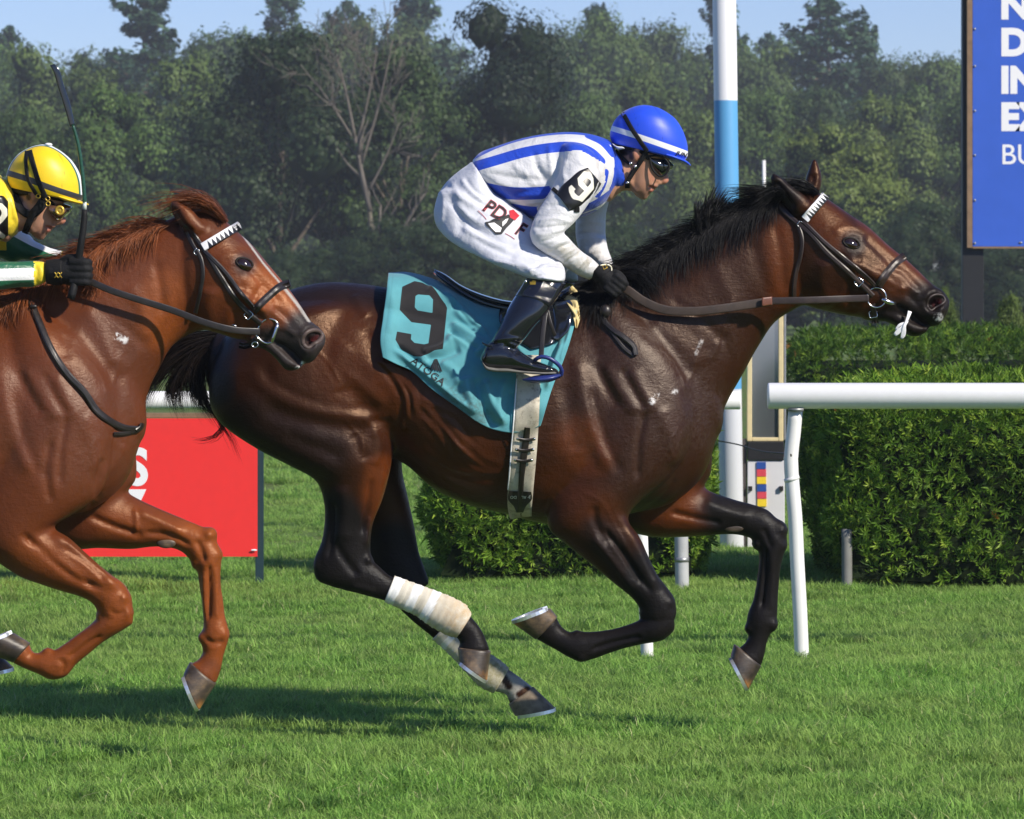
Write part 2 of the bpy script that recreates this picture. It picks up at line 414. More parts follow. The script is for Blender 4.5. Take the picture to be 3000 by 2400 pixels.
def tuft_mesh(seed, n, size, h0, h1, w):
    g = np.random.default_rng(seed)
    xy = g.uniform(-size/2, size/2, (n, 2)); cl = g.uniform(-size/2, size/2, (14, 2)); k = g.integers(0, 14, n)
    xy = np.where(g.random(n)[:, None] < .55, cl[k]+g.normal(0, size*.06, (n, 2)), xy)
    h = g.uniform(h0, h1, n)*(.8+.4*np.sin(k)); a = g.uniform(0, 2*np.pi, n); lean = g.uniform(.3, 1.7, n)*h
    d = np.stack([np.cos(a), np.sin(a)], -1); s = np.stack([-d[:, 1], d[:, 0]], -1); ww = w*g.uniform(.6, 1.2, n)*np.where(g.random(n) < .12, 1.9, 1)
    z = np.zeros(n)
    def lay(u, wd): return np.concatenate([xy+d*(lean*u**2)[:, None]+s*(ww*wd/2)[:, None], (h*(u-.25*u*u*(lean/h)))[:, None]], 1)
    V = np.stack([lay(0, 1), lay(0, -1), lay(.55, -.8), lay(.55, .8), lay(1, 0)], 1).reshape(-1, 3)
    b = np.arange(n)[:, None]*5
    me = mesh_np('tuft', V, [b+np.array([0, 1, 2, 3]), b+np.array([3, 2, 4])])
    fattr(me, 'rnd', np.repeat(np.clip(g.normal(.45, .25, n), 0, 1)*np.where(g.random(n) < .05, 1, .93), 5)); fattr(me, 'tip', np.tile([0, 0, .5, .5, 1], n))
    me.materials.append(M_BLADE); return me
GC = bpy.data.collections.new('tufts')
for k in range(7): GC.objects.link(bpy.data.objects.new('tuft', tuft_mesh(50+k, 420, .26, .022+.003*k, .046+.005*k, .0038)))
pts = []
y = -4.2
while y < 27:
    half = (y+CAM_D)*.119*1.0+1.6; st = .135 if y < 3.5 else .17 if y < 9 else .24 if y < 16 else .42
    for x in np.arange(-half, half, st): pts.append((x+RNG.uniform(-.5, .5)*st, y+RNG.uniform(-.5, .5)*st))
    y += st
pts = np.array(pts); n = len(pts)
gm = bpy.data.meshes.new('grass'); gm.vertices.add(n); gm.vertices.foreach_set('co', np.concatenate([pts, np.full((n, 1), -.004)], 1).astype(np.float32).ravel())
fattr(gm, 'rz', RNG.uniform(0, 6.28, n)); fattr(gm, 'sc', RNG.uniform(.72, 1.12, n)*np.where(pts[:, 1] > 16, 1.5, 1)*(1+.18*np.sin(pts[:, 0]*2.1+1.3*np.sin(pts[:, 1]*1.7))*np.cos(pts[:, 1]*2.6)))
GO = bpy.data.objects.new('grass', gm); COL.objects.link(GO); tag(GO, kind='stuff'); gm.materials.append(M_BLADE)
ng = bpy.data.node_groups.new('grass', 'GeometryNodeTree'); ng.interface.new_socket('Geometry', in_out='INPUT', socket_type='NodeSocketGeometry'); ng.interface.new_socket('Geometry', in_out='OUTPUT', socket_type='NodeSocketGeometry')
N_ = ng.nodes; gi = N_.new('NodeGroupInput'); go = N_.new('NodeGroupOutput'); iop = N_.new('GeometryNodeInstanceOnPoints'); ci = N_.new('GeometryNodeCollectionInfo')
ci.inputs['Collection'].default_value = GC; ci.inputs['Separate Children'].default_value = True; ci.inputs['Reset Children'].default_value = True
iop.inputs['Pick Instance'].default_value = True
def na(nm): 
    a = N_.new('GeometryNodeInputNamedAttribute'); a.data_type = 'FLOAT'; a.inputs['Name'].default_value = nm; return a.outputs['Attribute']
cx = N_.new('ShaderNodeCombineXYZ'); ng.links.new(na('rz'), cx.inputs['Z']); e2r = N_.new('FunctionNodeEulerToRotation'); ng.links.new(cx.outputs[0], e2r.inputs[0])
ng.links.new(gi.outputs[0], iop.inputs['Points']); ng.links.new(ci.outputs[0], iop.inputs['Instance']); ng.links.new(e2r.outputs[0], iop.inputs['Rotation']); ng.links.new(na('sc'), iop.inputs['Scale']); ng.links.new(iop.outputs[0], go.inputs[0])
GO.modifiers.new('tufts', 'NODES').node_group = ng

# ---- rails
M_PVC = simple('white rail', (.80, .80, .80), .38, .45, var=.03)
def pvc_post():
    m = NT('weathered white post'); c = m.mix(m.val(m.noise(9, 4, .7, stretch=(1, 1, .35)), .5, .8, 0, .4), (.74, .74, .73), (.50, .48, .42)); m.set(col=c, rough=.45); return m.m
M_POST = pvc_post()
def cyl(A, B, r, n=40, bev=.006, inset=None):
    """capped cylinder with softened rims"""
    A = np.asarray(A, float); B = np.asarray(B, float); d = (B-A)/np.linalg.norm(B-A); u = np.cross(d, [0, 1, .01]); u /= np.linalg.norm(u); w = np.cross(d, u)
    th = np.linspace(0, 2*np.pi, n, endpoint=False); c = u*np.cos(th)[:, None]+w*np.sin(th)[:, None]
    rs = [(A, r-bev), (A+d*bev*.3, r-bev*.3), (A+d*bev, r), (B-d*bev, r), (B-d*bev*.3, r-bev*.3), (B, r-bev)]
    V = np.concatenate([p+c*q for p, q in rs]); m = len(rs)
    i = np.arange(m-1)[:, None]*n; j = np.arange(n)[None]; F = np.stack([i+j, i+(j+1) % n, i+n+(j+1) % n, i+n+j], -1).reshape(-1, 4)
    k = len(V); V = np.concatenate([V, A[None], B[None]]); jj = np.arange(n); b = (m-1)*n
    return V, F, np.concatenate([np.stack([np.full(n, k), (jj+1) % n, jj], -1), np.stack([np.full(n, k+1), b+jj, b+(jj+1) % n], -1)])
def rail(label, x0, x1, cy, r, Y, posts, bands):
    a = P(x0, cy, Y); b = P(x1, cy, Y)
    e = empty('running_rail', (float(a[0]), Y, 0), label, 'rail', 'white running rails')
    solid('rail', [cyl(a, b, r)], M_PVC, e)
    for dx, pr in posts:
        path = [(2331,1196),(2325,1270),(2317,1343),(2320,1404),(2329,1510),(2336,1655),(2343,1777),(2351,1945)]
        w = PV(np.array([(x+dx, y) for x, y in path]), Y+.02); w[-1, 2] = -.05
        solid('post', [tube(w, pr, 20, .05)], M_POST, e)
        solid('post_collar', [tube(PV(np.array([(2318+dx,1398),(2321+dx,1408)]), Y+.02), pr+.003, 20)], M_POST, e)
        solid('bracket', [box(P(2331+dx, 1200, Y), (.06, .05, .012))], M_STEELG, e)
    return e
M_STEELG = simple('galvanised steel', (.30, .31, .32), .45, metal=.6)
rail('thick white running rail with a blunt end in front of the right hedge', 2249, 7200, 1160, .0515, 3.07, [(0, .0285), (1900, .0285), (3800, .0285)], 0)
rail('thinner white running rail mostly hidden behind the bay horse', 2170, -5200, 1173, .0366, 3.10, [(-453, .0255), (-2500, .0255), (-4400, .0255)], 0)

# ---- hedges
def leaf_material(name, dark, mid, light, rust=None, tint=False, trans=.25):
    m = NT(name); r = m.attr('rnd')
    st = [(0, dark), (.5, mid), (.93, light)]+([(.985, light), (1, rust)] if rust else [])
    c = m.ramp(r, st)
    n = m.noise(.35 if tint else 2.2, 3, .6)
    c = m.mix(m.val(n, .35, .65, 0, .5), c, dark)
    if tint:
        a = m.n('ShaderNodeAttribute', attribute_name='tint', attribute_type='OBJECT').outputs['Fac']
        c = m.mix(m.val(a, 0, 1, 0, 1), c, m.mix(.70, c, (.150, .190, .036)))
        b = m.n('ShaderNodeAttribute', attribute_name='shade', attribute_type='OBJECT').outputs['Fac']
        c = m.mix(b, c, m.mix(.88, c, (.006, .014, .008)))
    m.set(col=c, rough=.55, spec=.25)
    tr = m.n('ShaderNodeBsdfTranslucent'); m.l(c, tr.inputs[0]); mx = m.n('ShaderNodeMixShader'); mx.inputs[0].default_value = trans
    m.l(m.b.outputs[0], mx.inputs[1]); m.l(tr.outputs[0], mx.inputs[2]); m.l(mx.outputs[0], m.o.inputs['Surface']); return m.m
M_HEDGE = leaf_material('hedge sprays', (.034, .085, .008), (.150, .285, .024), (.380, .520, .065), (.75, .24, .05))
M_HEDGE2 = leaf_material('far hedge sprays', (.020, .060, .006), (.080, .170, .014), (.240, .350, .040), (.40, .16, .05))  # darker copy of the hedge leaves, shade on its face put into colour
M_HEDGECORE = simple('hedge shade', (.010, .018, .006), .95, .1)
FROND = []
for k, (a, L) in enumerate(((0, 1.05), (.62, .82), (-.62, .80), (1.2, .55), (-1.2, .55))):
    ca, sa = math.cos(a), math.sin(a); w = .085
    FROND.append([(0, 0, 0), (ca*L*.55-sa*w, sa*L*.55+ca*w, .05), (ca*L, sa*L, -.06), (ca*L*.55+sa*w, sa*L*.55-ca*w, .05)])
FROND = np.array(FROND, float)
def sprays(pos, nrm, size, g, up=.45, jit=.55):
    n = len(pos); t = g.normal(0, 1, (n, 3)); t -= nrm*(t*nrm).sum(1)[:, None]; t /= np.linalg.norm(t, axis=1)[:, None]+1e-9
    d = nrm*g.uniform(.25, .9, n)[:, None]+t*.75; d[:, 2] += up; d /= np.linalg.norm(d, axis=1)[:, None]
    f_ = nrm+g.normal(0, jit, (n, 3)); s = np.cross(d, f_); s /= np.linalg.norm(s, axis=1)[:, None]+1e-9; q = np.cross(s, d)
    L = (size*g.uniform(.6, 1.25, n))[:, None, None, None]
    f = FROND.reshape(1, -1, 4, 3)
    L = L*g.uniform(.55, 1.2, (n, FROND.shape[0]))[:, :, None, None]
    V = pos[:, None, None]+L*(f[..., 0:1]*d[:, None, None]+f[..., 1:2]*s[:, None, None]+f[..., 2:3]*q[:, None, None])
    m = FROND.shape[0]
    return V.reshape(-1, 3), np.arange(n*m*4).reshape(-1, 4), m*4
def hedge(label, x0, x1, y0, y1, h, n, size=.075, lump=.07, round_=.25, dome=.08, seed=1, under=.10, mat=None):
    g = np.random.default_rng(seed); e = empty('hedge', ((x0+x1)/2, (y0+y1)/2, 0), label, 'hedge', 'clipped evergreen hedges')
    L, D = x1-x0, y1-y0
    # points over front, top, both ends, back, as a rounded block
    faces = [('f', L*h), ('t', L*D*1.1), ('l', D*h), ('r', D*h), ('b', L*h*.5)]; tot = sum(f[1] for f in faces); P_, N_ = [], []
    for k, a in faces:
        c = int(n*a/tot); u = g.random(c); v = g.random(c)
        if k == 'f': p = np.stack([x0+u*L, np.full(c, y0), v*h], -1); nn = (0, -1, 0)
        elif k == 'b': p = np.stack([x0+u*L, np.full(c, y1), v*h], -1); nn = (0, 1, 0)
        elif k == 't': p = np.stack([x0+u*L, y0+v*D, np.full(c, h)], -1); nn = (0, 0, 1)
        elif k == 'l': p = np.stack([np.full(c, x0), y0+u*D, v*h], -1); nn = (-1, 0, 0)
        else: p = np.stack([np.full(c, x1), y0+u*D, v*h], -1); nn = (1, 0, 0)
        P_.append(p); N_.append(np.tile(nn, (c, 1)))
    p = np.concatenate(P_); nn = np.concatenate(N_).astype(float)
    def shape(p):
        p = p.copy(); r = round_
        c = np.stack([np.clip(p[:, 0], x0+r, x1-r), np.clip(p[:, 1], y0+r, y1-r), np.clip(p[:, 2], -1, h-r)], -1); v = p-c; l = np.linalg.norm(v, axis=1); m = l > 1e-6
        out = np.where(m[:, None], c+v/np.maximum(l, 1e-6)[:, None]*np.minimum(l, r)[:, None], p)
        nz = np.where(m[:, None], v/np.maximum(l, 1e-6)[:, None], 0)
        q = (np.sin(out[:, 0]*5.1+out[:, 2]*3+seed)*np.cos(out[:, 1]*4.3+out[:, 2]*5.7)+.6*np.sin(out[:, 0]*11.3+out[:, 2]*9.1+out[:, 1]*8+seed*2))*lump*.6
        out = out+nz*q[:, None]; out[:, 2] += dome*np.sin(np.clip((out[:, 1]-y0)/D, 0, 1)*np.pi)*(out[:, 2] > h*.7)+(.03*np.sin(out[:, 0]*1.9+seed)*(out[:, 2]/h))
        low = np.clip(1-out[:, 2]/.35, 0, 1); ctr = np.array([(x0+x1)/2, (y0+y1)/2]); 
        out[:, 1] = np.where(nz[:, 1] < -.3, out[:, 1]+low*under, out[:, 1]); out[:, 0] += -np.sign(out[:, 0]-ctr[0])*low*under*(np.abs(nz[:, 0]) > .3)
        return out, nz
    q, nz = shape(p); nz = np.where(np.linalg.norm(nz, axis=1)[:, None] > .1, nz, nn)
    q = q-nz*(g.random(len(q))**1.6*.13)[:, None]; keep = q[:, 2] > .05; q, nz = q[keep], nz[keep]
    V, F, k = sprays(q, nz, size, g)
    me = mesh_np('foliage', V, F); fattr(me, 'rnd', np.repeat(np.clip(g.normal(.48, .24, len(q)), 0, .985)+np.where(g.random(len(q)) < .0010, .5, 0), k).clip(0, 1)*1.0)
    tag(link('foliage', me, mat or M_HEDGE, e, False), kind='stuff')
    b = box(((x0+x1)/2, (y0+y1)/2, h*.5-.06), (L-.22, D-.22, h-.22)); bm = bmesh.new(); me = mesh_np('dark_core', b[0], b[1]); bm.from_mesh(me); bmesh.ops.subdivide_edges(bm, edges=bm.edges[:], cuts=6, use_grid_fill=True)  # near-black solid core, the shade inside the hedge given as colour
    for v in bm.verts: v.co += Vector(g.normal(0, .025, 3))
    bm.to_mesh(me); bm.free(); link('dark_core', me, M_HEDGECORE, e, False)
    for x in np.arange(x0+.25, x1-.1, .55):
        y = y0+.28+g.uniform(-.05, .1); solid('stem', [tube([(x, y, -.02), (x+g.uniform(-.05, .05), y+.03, .2), (x+g.uniform(-.1, .1), y+.05, .45)], .018, 7)], M_BARK, e)
    return e
def bark_material(name, a, b):
    m = NT(name); c = m.ramp(m.noise(3, 5, .7, stretch=(3, 3, .6)), [(.3, a), (.7, b)]); m.set(col=c, rough=.9, spec=.15); return m.m
M_BARK = bark_material('bark', (.05, .040, .030), (.15, .125, .10)); M_BARKG = bark_material('grey dead bark', (.085, .072, .06), (.16, .14, .12)); M_BARKL = bark_material('pale bark', (.09, .08, .06), (.20, .175, .13))
def X(px, Y): return (px-1500)*(Y+CAM_D)/FPX
hedge('bright green clipped hedge standing right behind the thick rail at the right', X(2428, 7), 5.6, 6.98, 9.0, .92, 40000, .054, seed=3)
hedge('clipped hedge seen beneath the bay belly between its legs', X(1250, 7.4), X(2098, 7.4), 7.5, 8.6, .95, 20000, .054, seed=5)
hedge('long far hedge showing under the bay muzzle beyond the nearer hedge', X(2318, 19), 11.0, 18.6, 20.6, 1.06, 17000, .075, lump=.05, seed=8, mat=M_HEDGE2)

# ---- finish pole, mirror, boards
FY = 10.5
M_POLE = NT('painted pole'); _s = M_POLE.n('ShaderNodeSeparateXYZ'); M_POLE.l(M_POLE.pos(), _s.inputs[0]); zsplit = float(P(2090, 295, FY)[2]); zlow = float(P(2120, 1140, FY)[2])
_c = M_POLE.mix(M_POLE.val(_s.outputs[2], zsplit-.004, zsplit+.004), (.10, .33, .60), (.78, .78, .80)); _c = M_POLE.mix(M_POLE.val(_s.outputs[2], zlow-.004, zlow+.004), (.62, .64, .68), _c)
_c = M_POLE.mix(M_POLE.val(M_POLE.noise(7, 4, .75), .66, .69), _c, (.66, .62, .50)); M_POLE.set(col=_c, rough=.45); M_POLE = M_POLE.m
FP = empty('finish_pole', (float(P(2140, 1600, FY)[0]), FY, 0), 'tall white and light blue finish pole behind the bay neck', 'pole')
a = P(2145, 1640, FY); a[2] = -.05; b = P(2116, -420, FY)
solid('pole', [cyl(a, b, .0675)], M_POLE, FP); knob('pole_cap', 2116, -425, FY, .08, M_PVC, FP, (1, 1, .7))
FM = empty('finish_mirror', (float(P(2242, 1600, FY)[0]), FY, 0), 'narrow cream framed finish mirror above a white board with coloured squares', 'mirror')
def pbox(name, x0, y0, x1, y1, Y, d, mat, parent, bev=.004):
    A = P(x0, y1, Y); B = P(x1, y0, Y); me_b = box(((A[0]+B[0])/2, Y+d/2, (A[2]+B[2])/2), (B[0]-A[0], d, B[2]-A[2]))
    o = solid(name, [me_b], mat, parent, False)
    if bev: m = o.modifiers.new('b', 'BEVEL'); m.width = bev; m.segments = 2
    return o
M_CREAMF = simple('cream paint', (.66, .55, .30), .5, var=.1); M_BLK = simple('black board', (.012, .012, .013), .5); M_WBOARD = simple('white board', (.62, .62, .64), .55, var=.07, nscale=6); M_DKPOST = simple('dark timber', (.055, .048, .045), .8, var=.3)
M_MIRROR = NT('mirror glass').set(col=(.42, .44, .48), rough=.12, metal=.85).m
pbox('mirror_glass', 2203, 566, 2281, 1282, FY+.02, .012, M_MIRROR, FM, 0)
pbox('frame_side', 2189, 556, 2203, 1293, FY, .05, M_CREAMF, FM); pbox('frame_side', 2281, 556, 2295, 1293, FY, .05, M_CREAMF, FM); pbox('frame_bottom', 2203, 1282, 2281, 1293, FY+.002, .046, M_CREAMF, FM); pbox('frame_top', 2203, 556, 2281, 566, FY+.002, .046, M_CREAMF, FM)
pbox('side_strip', 2295.5, 556, 2303, 1290, FY+.01, .06, M_STEELG, FM); pbox('back_board', 2189, 556, 2295, 1293, FY+.051, .02, M_DKPOST, FM)
pbox('black_box', 2191, 1294, 2297, 1349, FY-.01, .10, M_BLK, FM); pbox('white_board', 2190, 1350, 2299, 1612, FY, .05, M_WBOARD, FM)
pbox('support_post', 2166, 1286, 2188, 1615, FY+.01, .06, M_DKPOST, FM)
for k, (y0, y1) in enumerate(((1354,1374),(1375.5,1396),(1397.5,1418),(1419.5,1440),(1441.5,1461),(1462.5,1484))):
    pbox('colour_square', 2217+k*.4, y0, 2244+k*.4, y1, FY-.008, .008, simple('square paint', ((.02,.07,.30), (.62,.06,.09), (.80,.58,.03))[k % 3], .5), FM, 0)
for xx in (2199, 2290): pbox('latch', xx-6, 1425, xx+5, 1438, FY-.02, .02, M_BLK, FM, 0)
CB = solid('fence_wire', [tube(PV(np.array([(2095,1290),(2150,1300),(2230,1322),(2317,1330)]), [8.0,7.0,5.0,3.07]), .0035, 6, .06), tube(PV(np.array([(2317,1330),(2318,1338)]), [3.04,3.04]), .0035, 6)], M_DKPOST); tag(CB, 'thin sagging wire tied to the near rail post in front of the finish mirror', 'wire')
OP = empty('old_post', (X(1996, 7.1), 7.1, 0), 'short weathered pale post at the right end of the middle hedge', 'post', 'short weathered posts')
w = PV(np.array([(1993,1560),(1997,1640),(1999,1722)]), 7.1); w[-1, 2] = -.04; w[0, 2] = .62; solid('post', [tube(w, .034, 16, .05)], M_POSTW if 'M_POSTW' in globals() else simple('weathered pale post', (.40, .41, .42), .6, var=.2, nscale=8), OP); solid('post_band', [tube([(w[1]+np.array([0,0,-.01])), (w[1]+np.array([0,0,.012]))], .0365, 16)], M_STEELG, OP)
OP2 = solid('old_post', [tube([(X(2481, 7.04), 7.03, -.03), (X(2481, 7.04), 7.05, .30)], .026, 14, .05)], simple('shade darkened post', (.16, .16, .15), .7, var=.2, nscale=8)); tag(OP2, 'grey stub post under the left corner of the right hedge', 'post', 'short weathered posts')  # stub post coloured darker: the hedge's shade is put into its colour
BG = solid('distant_post', [tube([P(2240, 880, 60), P(2238, 470, 60)], .028, 10, .5)], M_PVC); tag(BG, 'slim pale far post between the blue pole and the bay ears', 'post')

# ---- red board at the left
RY = 7.45
RB = empty('red_board', (X(500, RY), RY, 0), 'red advertising board with white letters behind the two horses', 'sign')
M_RED2 = simple('red print', (.78, .026, .024), .55, var=.03); M_POSTT = simple('dark teal post', (.012, .035, .045), .5); M_LETTER = simple('white print', (.80, .80, .82), .5, var=.02); M_TIMBER = simple('timber', (.22, .14, .08), .7, var=.3, nscale=12)
pbox('panel', -560, 1226, 754, 1631, RY, .012, M_RED2, RB, 0); pbox('top_rail', -560, 1210, 754, 1224, RY+.014, .03, M_TIMBER, RB, .002)
for x0 in (748, 120, -540):
    A = P(x0, 1225, RY+.016); solid('post', [box((A[0]+.02, RY+.036, A[2]/2-.03), (.04, .04, A[2]+.06))], M_POSTT, RB, False)
def flat_text(name, text, x, ybase, cap, Y, mat, parent, bold=0.0, sx=1.0, align='LEFT', depth=.002):
    cu = bpy.data.curves.new('t', 'FONT'); cu.body = text; cu.align_x = align; cu.offset = bold; cu.resolution_u = 6; cu.extrude = .0
    o = bpy.data.objects.new('t', cu); COL.objects.link(o); bpy.context.view_layer.update()
    me = bpy.data.meshes.new_from_object(o.evaluated_get(bpy.context.evaluated_depsgraph_get())); bpy.data.objects.remove(o); bpy.data.curves.remove(cu)
    V = np.zeros(len(me.vertices)*3, np.float32); me.vertices.foreach_get('co', V); V = V.reshape(-1, 3); k = cap/.729
    me.vertices.foreach_set('co', PV(np.stack([x+V[:, 0]*k*sx, ybase-V[:, 1]*k], -1), Y-depth).astype(np.float32).ravel()); me.update()
    return link(name, me, mat, parent, False)
flat_text('letter', 'S', 372, 1418, 108, RY, M_LETTER, RB, .035, .9); flat_text('letter', '7', 344, 1540, 108, RY, M_LETTER, RB, .035, 1.05)
knob('corner_tie', 744, 1612, RY-.01, .008, M_WHITE_ if 'M_WHITE_' in globals() else M_LETTER, RB, (2, .5, .6))

# ---- blue banner at the right
BY = 23.0
BB = empty('billboard', (X(2860, BY), BY, 0), 'tall blue banner with white lettering on a black post at the right', 'sign')
M_BLUE = NT('blue vinyl'); M_BLUE.set(col=M_BLUE.ramp(M_BLUE.noise(3, 3), [(.3, (.036, .108, .50)), (.7, (.042, .120, .56))]), rough=.5, spec=.3); M_BLUE = M_BLUE.m
pbox('banner', 2850, -260, 4000, 722, BY, .01, M_BLUE, BB, 0)
pbox('frame_side', 2833, -262, 2849.5, 727, BY+.002, .05, M_TIMBER, BB); pbox('frame_bottom', 2850, 722.5, 4000, 728, BY+.002, .05, M_TIMBER, BB, 0)
pz = pbox('post', 2820, -280, 2882, 1000, BY+.056, .13, M_BLK, BB)
pbox('post', 3960, -280, 4022, 1000, BY+.056, .13, M_BLK, BB)
for t, y1, cap, b_ in (('N', 52, 80, .05), ('D', 160, 78, .05), ('IN', 270, 77, .05), ('EX', 379, 79, .05), ('BU', 481, 61, .004)):
    flat_text('letter', t, 2931, y1, cap, BY, M_LETTER, BB, b_, 1.0)
for y_ in (85, 194, 325, 455, 587, 713): knob('grommet', 2856, y_, BY-.006, .010, M_STEELG, BB, (1, .4, 1))
knob('grommet', 2990, 711, BY-.006, .010, M_STEELG, BB, (1.6, .4, .8))
# ------------------------------------------------------------------ the wood behind the course
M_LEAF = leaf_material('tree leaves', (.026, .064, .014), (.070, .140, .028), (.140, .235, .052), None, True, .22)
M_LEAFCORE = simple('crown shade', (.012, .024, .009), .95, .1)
M_PINE = leaf_material('pine needles', (.022, .060, .034), (.052, .112, .058), (.095, .165, .082), None, True, .15)
def quads(c, d, size, g, asp=.75):
    n = len(c); d = d/np.maximum(np.linalg.norm(d, axis=1), 1e-9)[:, None]; s = np.cross(d, g.normal(0, 1, (n, 3))); s /= np.linalg.norm(s, axis=1)[:, None]+1e-9; q = np.cross(d, s)
    L = (size*g.uniform(.55, 1.35, n))[:, None]
    V = np.stack([c-s*L*.5, c-q*L*.5*asp+d*L*.12, c+s*L*.5, c+q*L*.5*asp+d*L*.12], 1).reshape(-1, 3)
    return V, np.arange(n*4).reshape(-1, 4)
def crown_mesh(seed, n, lobes, leaf, prof):
    """unit tree (height 1): lobes of foliage in an uneven envelope prof(z)->radius, leaves on the lobes' outsides"""
    g = np.random.default_rng(seed); Vs, Cs, Cf = [], [], []; rn = []
    L = []
    for k in range(lobes):
        z = .10+.84*g.random()**.85; R_ = prof(z); a = g.uniform(0, 2*np.pi); rr = R_*g.uniform(.30, .92)**.6
        r = g.uniform(.07, .165)*(.75+.5*R_/.33); L.append((rr*math.cos(a), rr*math.sin(a), z, r))
    w = np.array([l[3]**2 for l in L]); w /= w.sum(); o = 0
    for (x, y, z, r), ww in zip(L, w):
        m = int(n*ww); d = g.normal(0, 1, (m, 3)); d /= np.linalg.norm(d, axis=1)[:, None]; d[:, 2] = np.where(d[:, 2] < -.35, -d[:, 2], d[:, 2])
        sub = 1+.28*np.sin(d[:, 0]*5+seed+x*40)*np.sin(d[:, 1]*6+y*50)+.16*np.sin(d[:, 2]*11+d[:, 0]*9)
        rad = r*sub*(1-.38*g.random(m)**2)
        c = np.array([x, y, z])+d*rad[:, None]*np.array([1.1, 1.1, .85]); V, F = quads(c, d+g.normal(0, .27, (m, 3))+np.array([0, 0, .10]), leaf, g)
        Vs.append(V); rn.append(np.clip(g.normal(.45+.12*g.normal(), .22, m), 0, 1))
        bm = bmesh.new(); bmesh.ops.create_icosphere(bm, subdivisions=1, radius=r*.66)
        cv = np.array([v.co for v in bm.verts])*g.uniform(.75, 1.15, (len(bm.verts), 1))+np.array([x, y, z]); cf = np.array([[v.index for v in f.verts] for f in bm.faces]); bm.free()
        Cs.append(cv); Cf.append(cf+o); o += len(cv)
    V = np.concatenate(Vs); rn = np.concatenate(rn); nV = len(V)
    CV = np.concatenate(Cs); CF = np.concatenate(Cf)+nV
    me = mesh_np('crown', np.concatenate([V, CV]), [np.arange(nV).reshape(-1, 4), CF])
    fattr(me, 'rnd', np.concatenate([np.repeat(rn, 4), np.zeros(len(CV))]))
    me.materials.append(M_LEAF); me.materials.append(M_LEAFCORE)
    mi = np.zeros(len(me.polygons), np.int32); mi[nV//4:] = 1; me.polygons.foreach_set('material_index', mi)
    # trunk and limbs
    parts = [tube(np.array([[0, 0, -.01, .022], [.004, .002, .12, .017], [-.004, .003, .35, .012], [.0, 0, .62, .006]]), 0, 9, .05)]
    for x, y, z, r in L[::3]: zb = max(.10, z-.25-.25*math.hypot(x, y)); parts.append(tube(np.array([[0, 0, zb, .009], [x*.5, y*.5, (zb+z)/2+.01, .006], [x, y, z, .003]]), 0, 6, .06))
    V, F, T = merge(parts); tm = mesh_np('trunk', V, [F, T]); tm.polygons.foreach_set('use_smooth', np.ones(len(tm.polygons), bool)); tm.materials.append(M_BARK)
    return tm, me
def pine_mesh(seed, spread, gap):
    g = np.random.default_rng(seed); parts = [tube(np.array([[0, 0, -.01, .013], [0.004, 0, .5, .009], [0, 0, .985, .002]]), 0, 8, .06)]; Vs, rn = [], []
    z = .16
    while z < .975:
        u = (z-.16)/.82; Rm = spread*(1-u)**.60*(.72+.28*math.sin(u*11+seed))+.026
        for k in range(g.integers(4, 7)):
            if g.random() < gap: continue
            a = g.uniform(0, 2*np.pi); L = Rm*g.uniform(.55, 1.18); e = np.array([math.cos(a), math.sin(a)])
            z1 = z+L*(.10+.42*u); p0 = np.array([0, 0, z]); p1 = np.array([*(e*L*.55), z+(z1-z)*.35]); p2 = np.array([*(e*L), z1])
            parts.append(tube(np.concatenate([[p0, p1, p2], [[.0042], [.003], [.0012]]], 1), 0, 5, .05))
            m = int(46+L*520); t = g.uniform(.22, 1.02, m)**.8
            c = np.where(t[:, None] < .55, p0+(p1-p0)*(t/.55)[:, None], p1+(p2-p1)*((t-.55)/.45)[:, None])
            sd = np.array([-e[1], e[0], 0]); c = c+sd*(g.normal(0, .30, m)*L*np.sin(t*2.7))[:, None]+np.array([0, 0, 1])*(g.normal(.006, .0075, m))[:, None]
            d = np.stack([e[0]*.5+g.normal(0, .5, m), e[1]*.5+g.normal(0, .5, m), .75+g.normal(0, .3, m)], -1)
            V, F = quads(c, d, .021, g, .5); Vs.append(V); rn.append(np.clip(g.normal(.45, .22, m), 0, 1))
        z += g.uniform(.028, .05)*(1.15-.45*u)
    V = np.concatenate(Vs); me = mesh_np('crown', V, np.arange(len(V)).reshape(-1, 4)); fattr(me, 'rnd', np.repeat(np.concatenate(rn), 4)); me.materials.append(M_PINE)
    V, F, T = merge(parts); tm = mesh_np('trunk', V, [F, T]); tm.materials.append(M_BARK)
    return tm, me
DEC = [crown_mesh(11, 26000, 39, 0.0158, lambda z: .34*math.sin(min(1, (z+.06)*.98)*np.pi)**.55), crown_mesh(12, 26000, 45, 0.0145, lambda z: .30*(math.sin(min(1, z*.95+.05)*np.pi)**.5)*(1.05-.35*z)),
       crown_mesh(13, 26000, 36, 0.0158, lambda z: .36*math.sin(min(1, (z*.9+.1))*np.pi)**.7*(.8+.2*math.sin(z*14))), crown_mesh(14, 26000, 42, 0.0139, lambda z: .24*(1-.55*z**2)*(.85+.15*math.sin(z*17+1))), crown_mesh(15, 26000, 33, 0.0172, lambda z: .38*math.sin(min(1, z*.97+.03)*np.pi)**.5)]
PIN = [pine_mesh(21, .24, .15), pine_mesh(22, .21, .25), pine_mesh(23, .27, .2)]
FOREST_GROUP = 'trees of the wood behind the course'
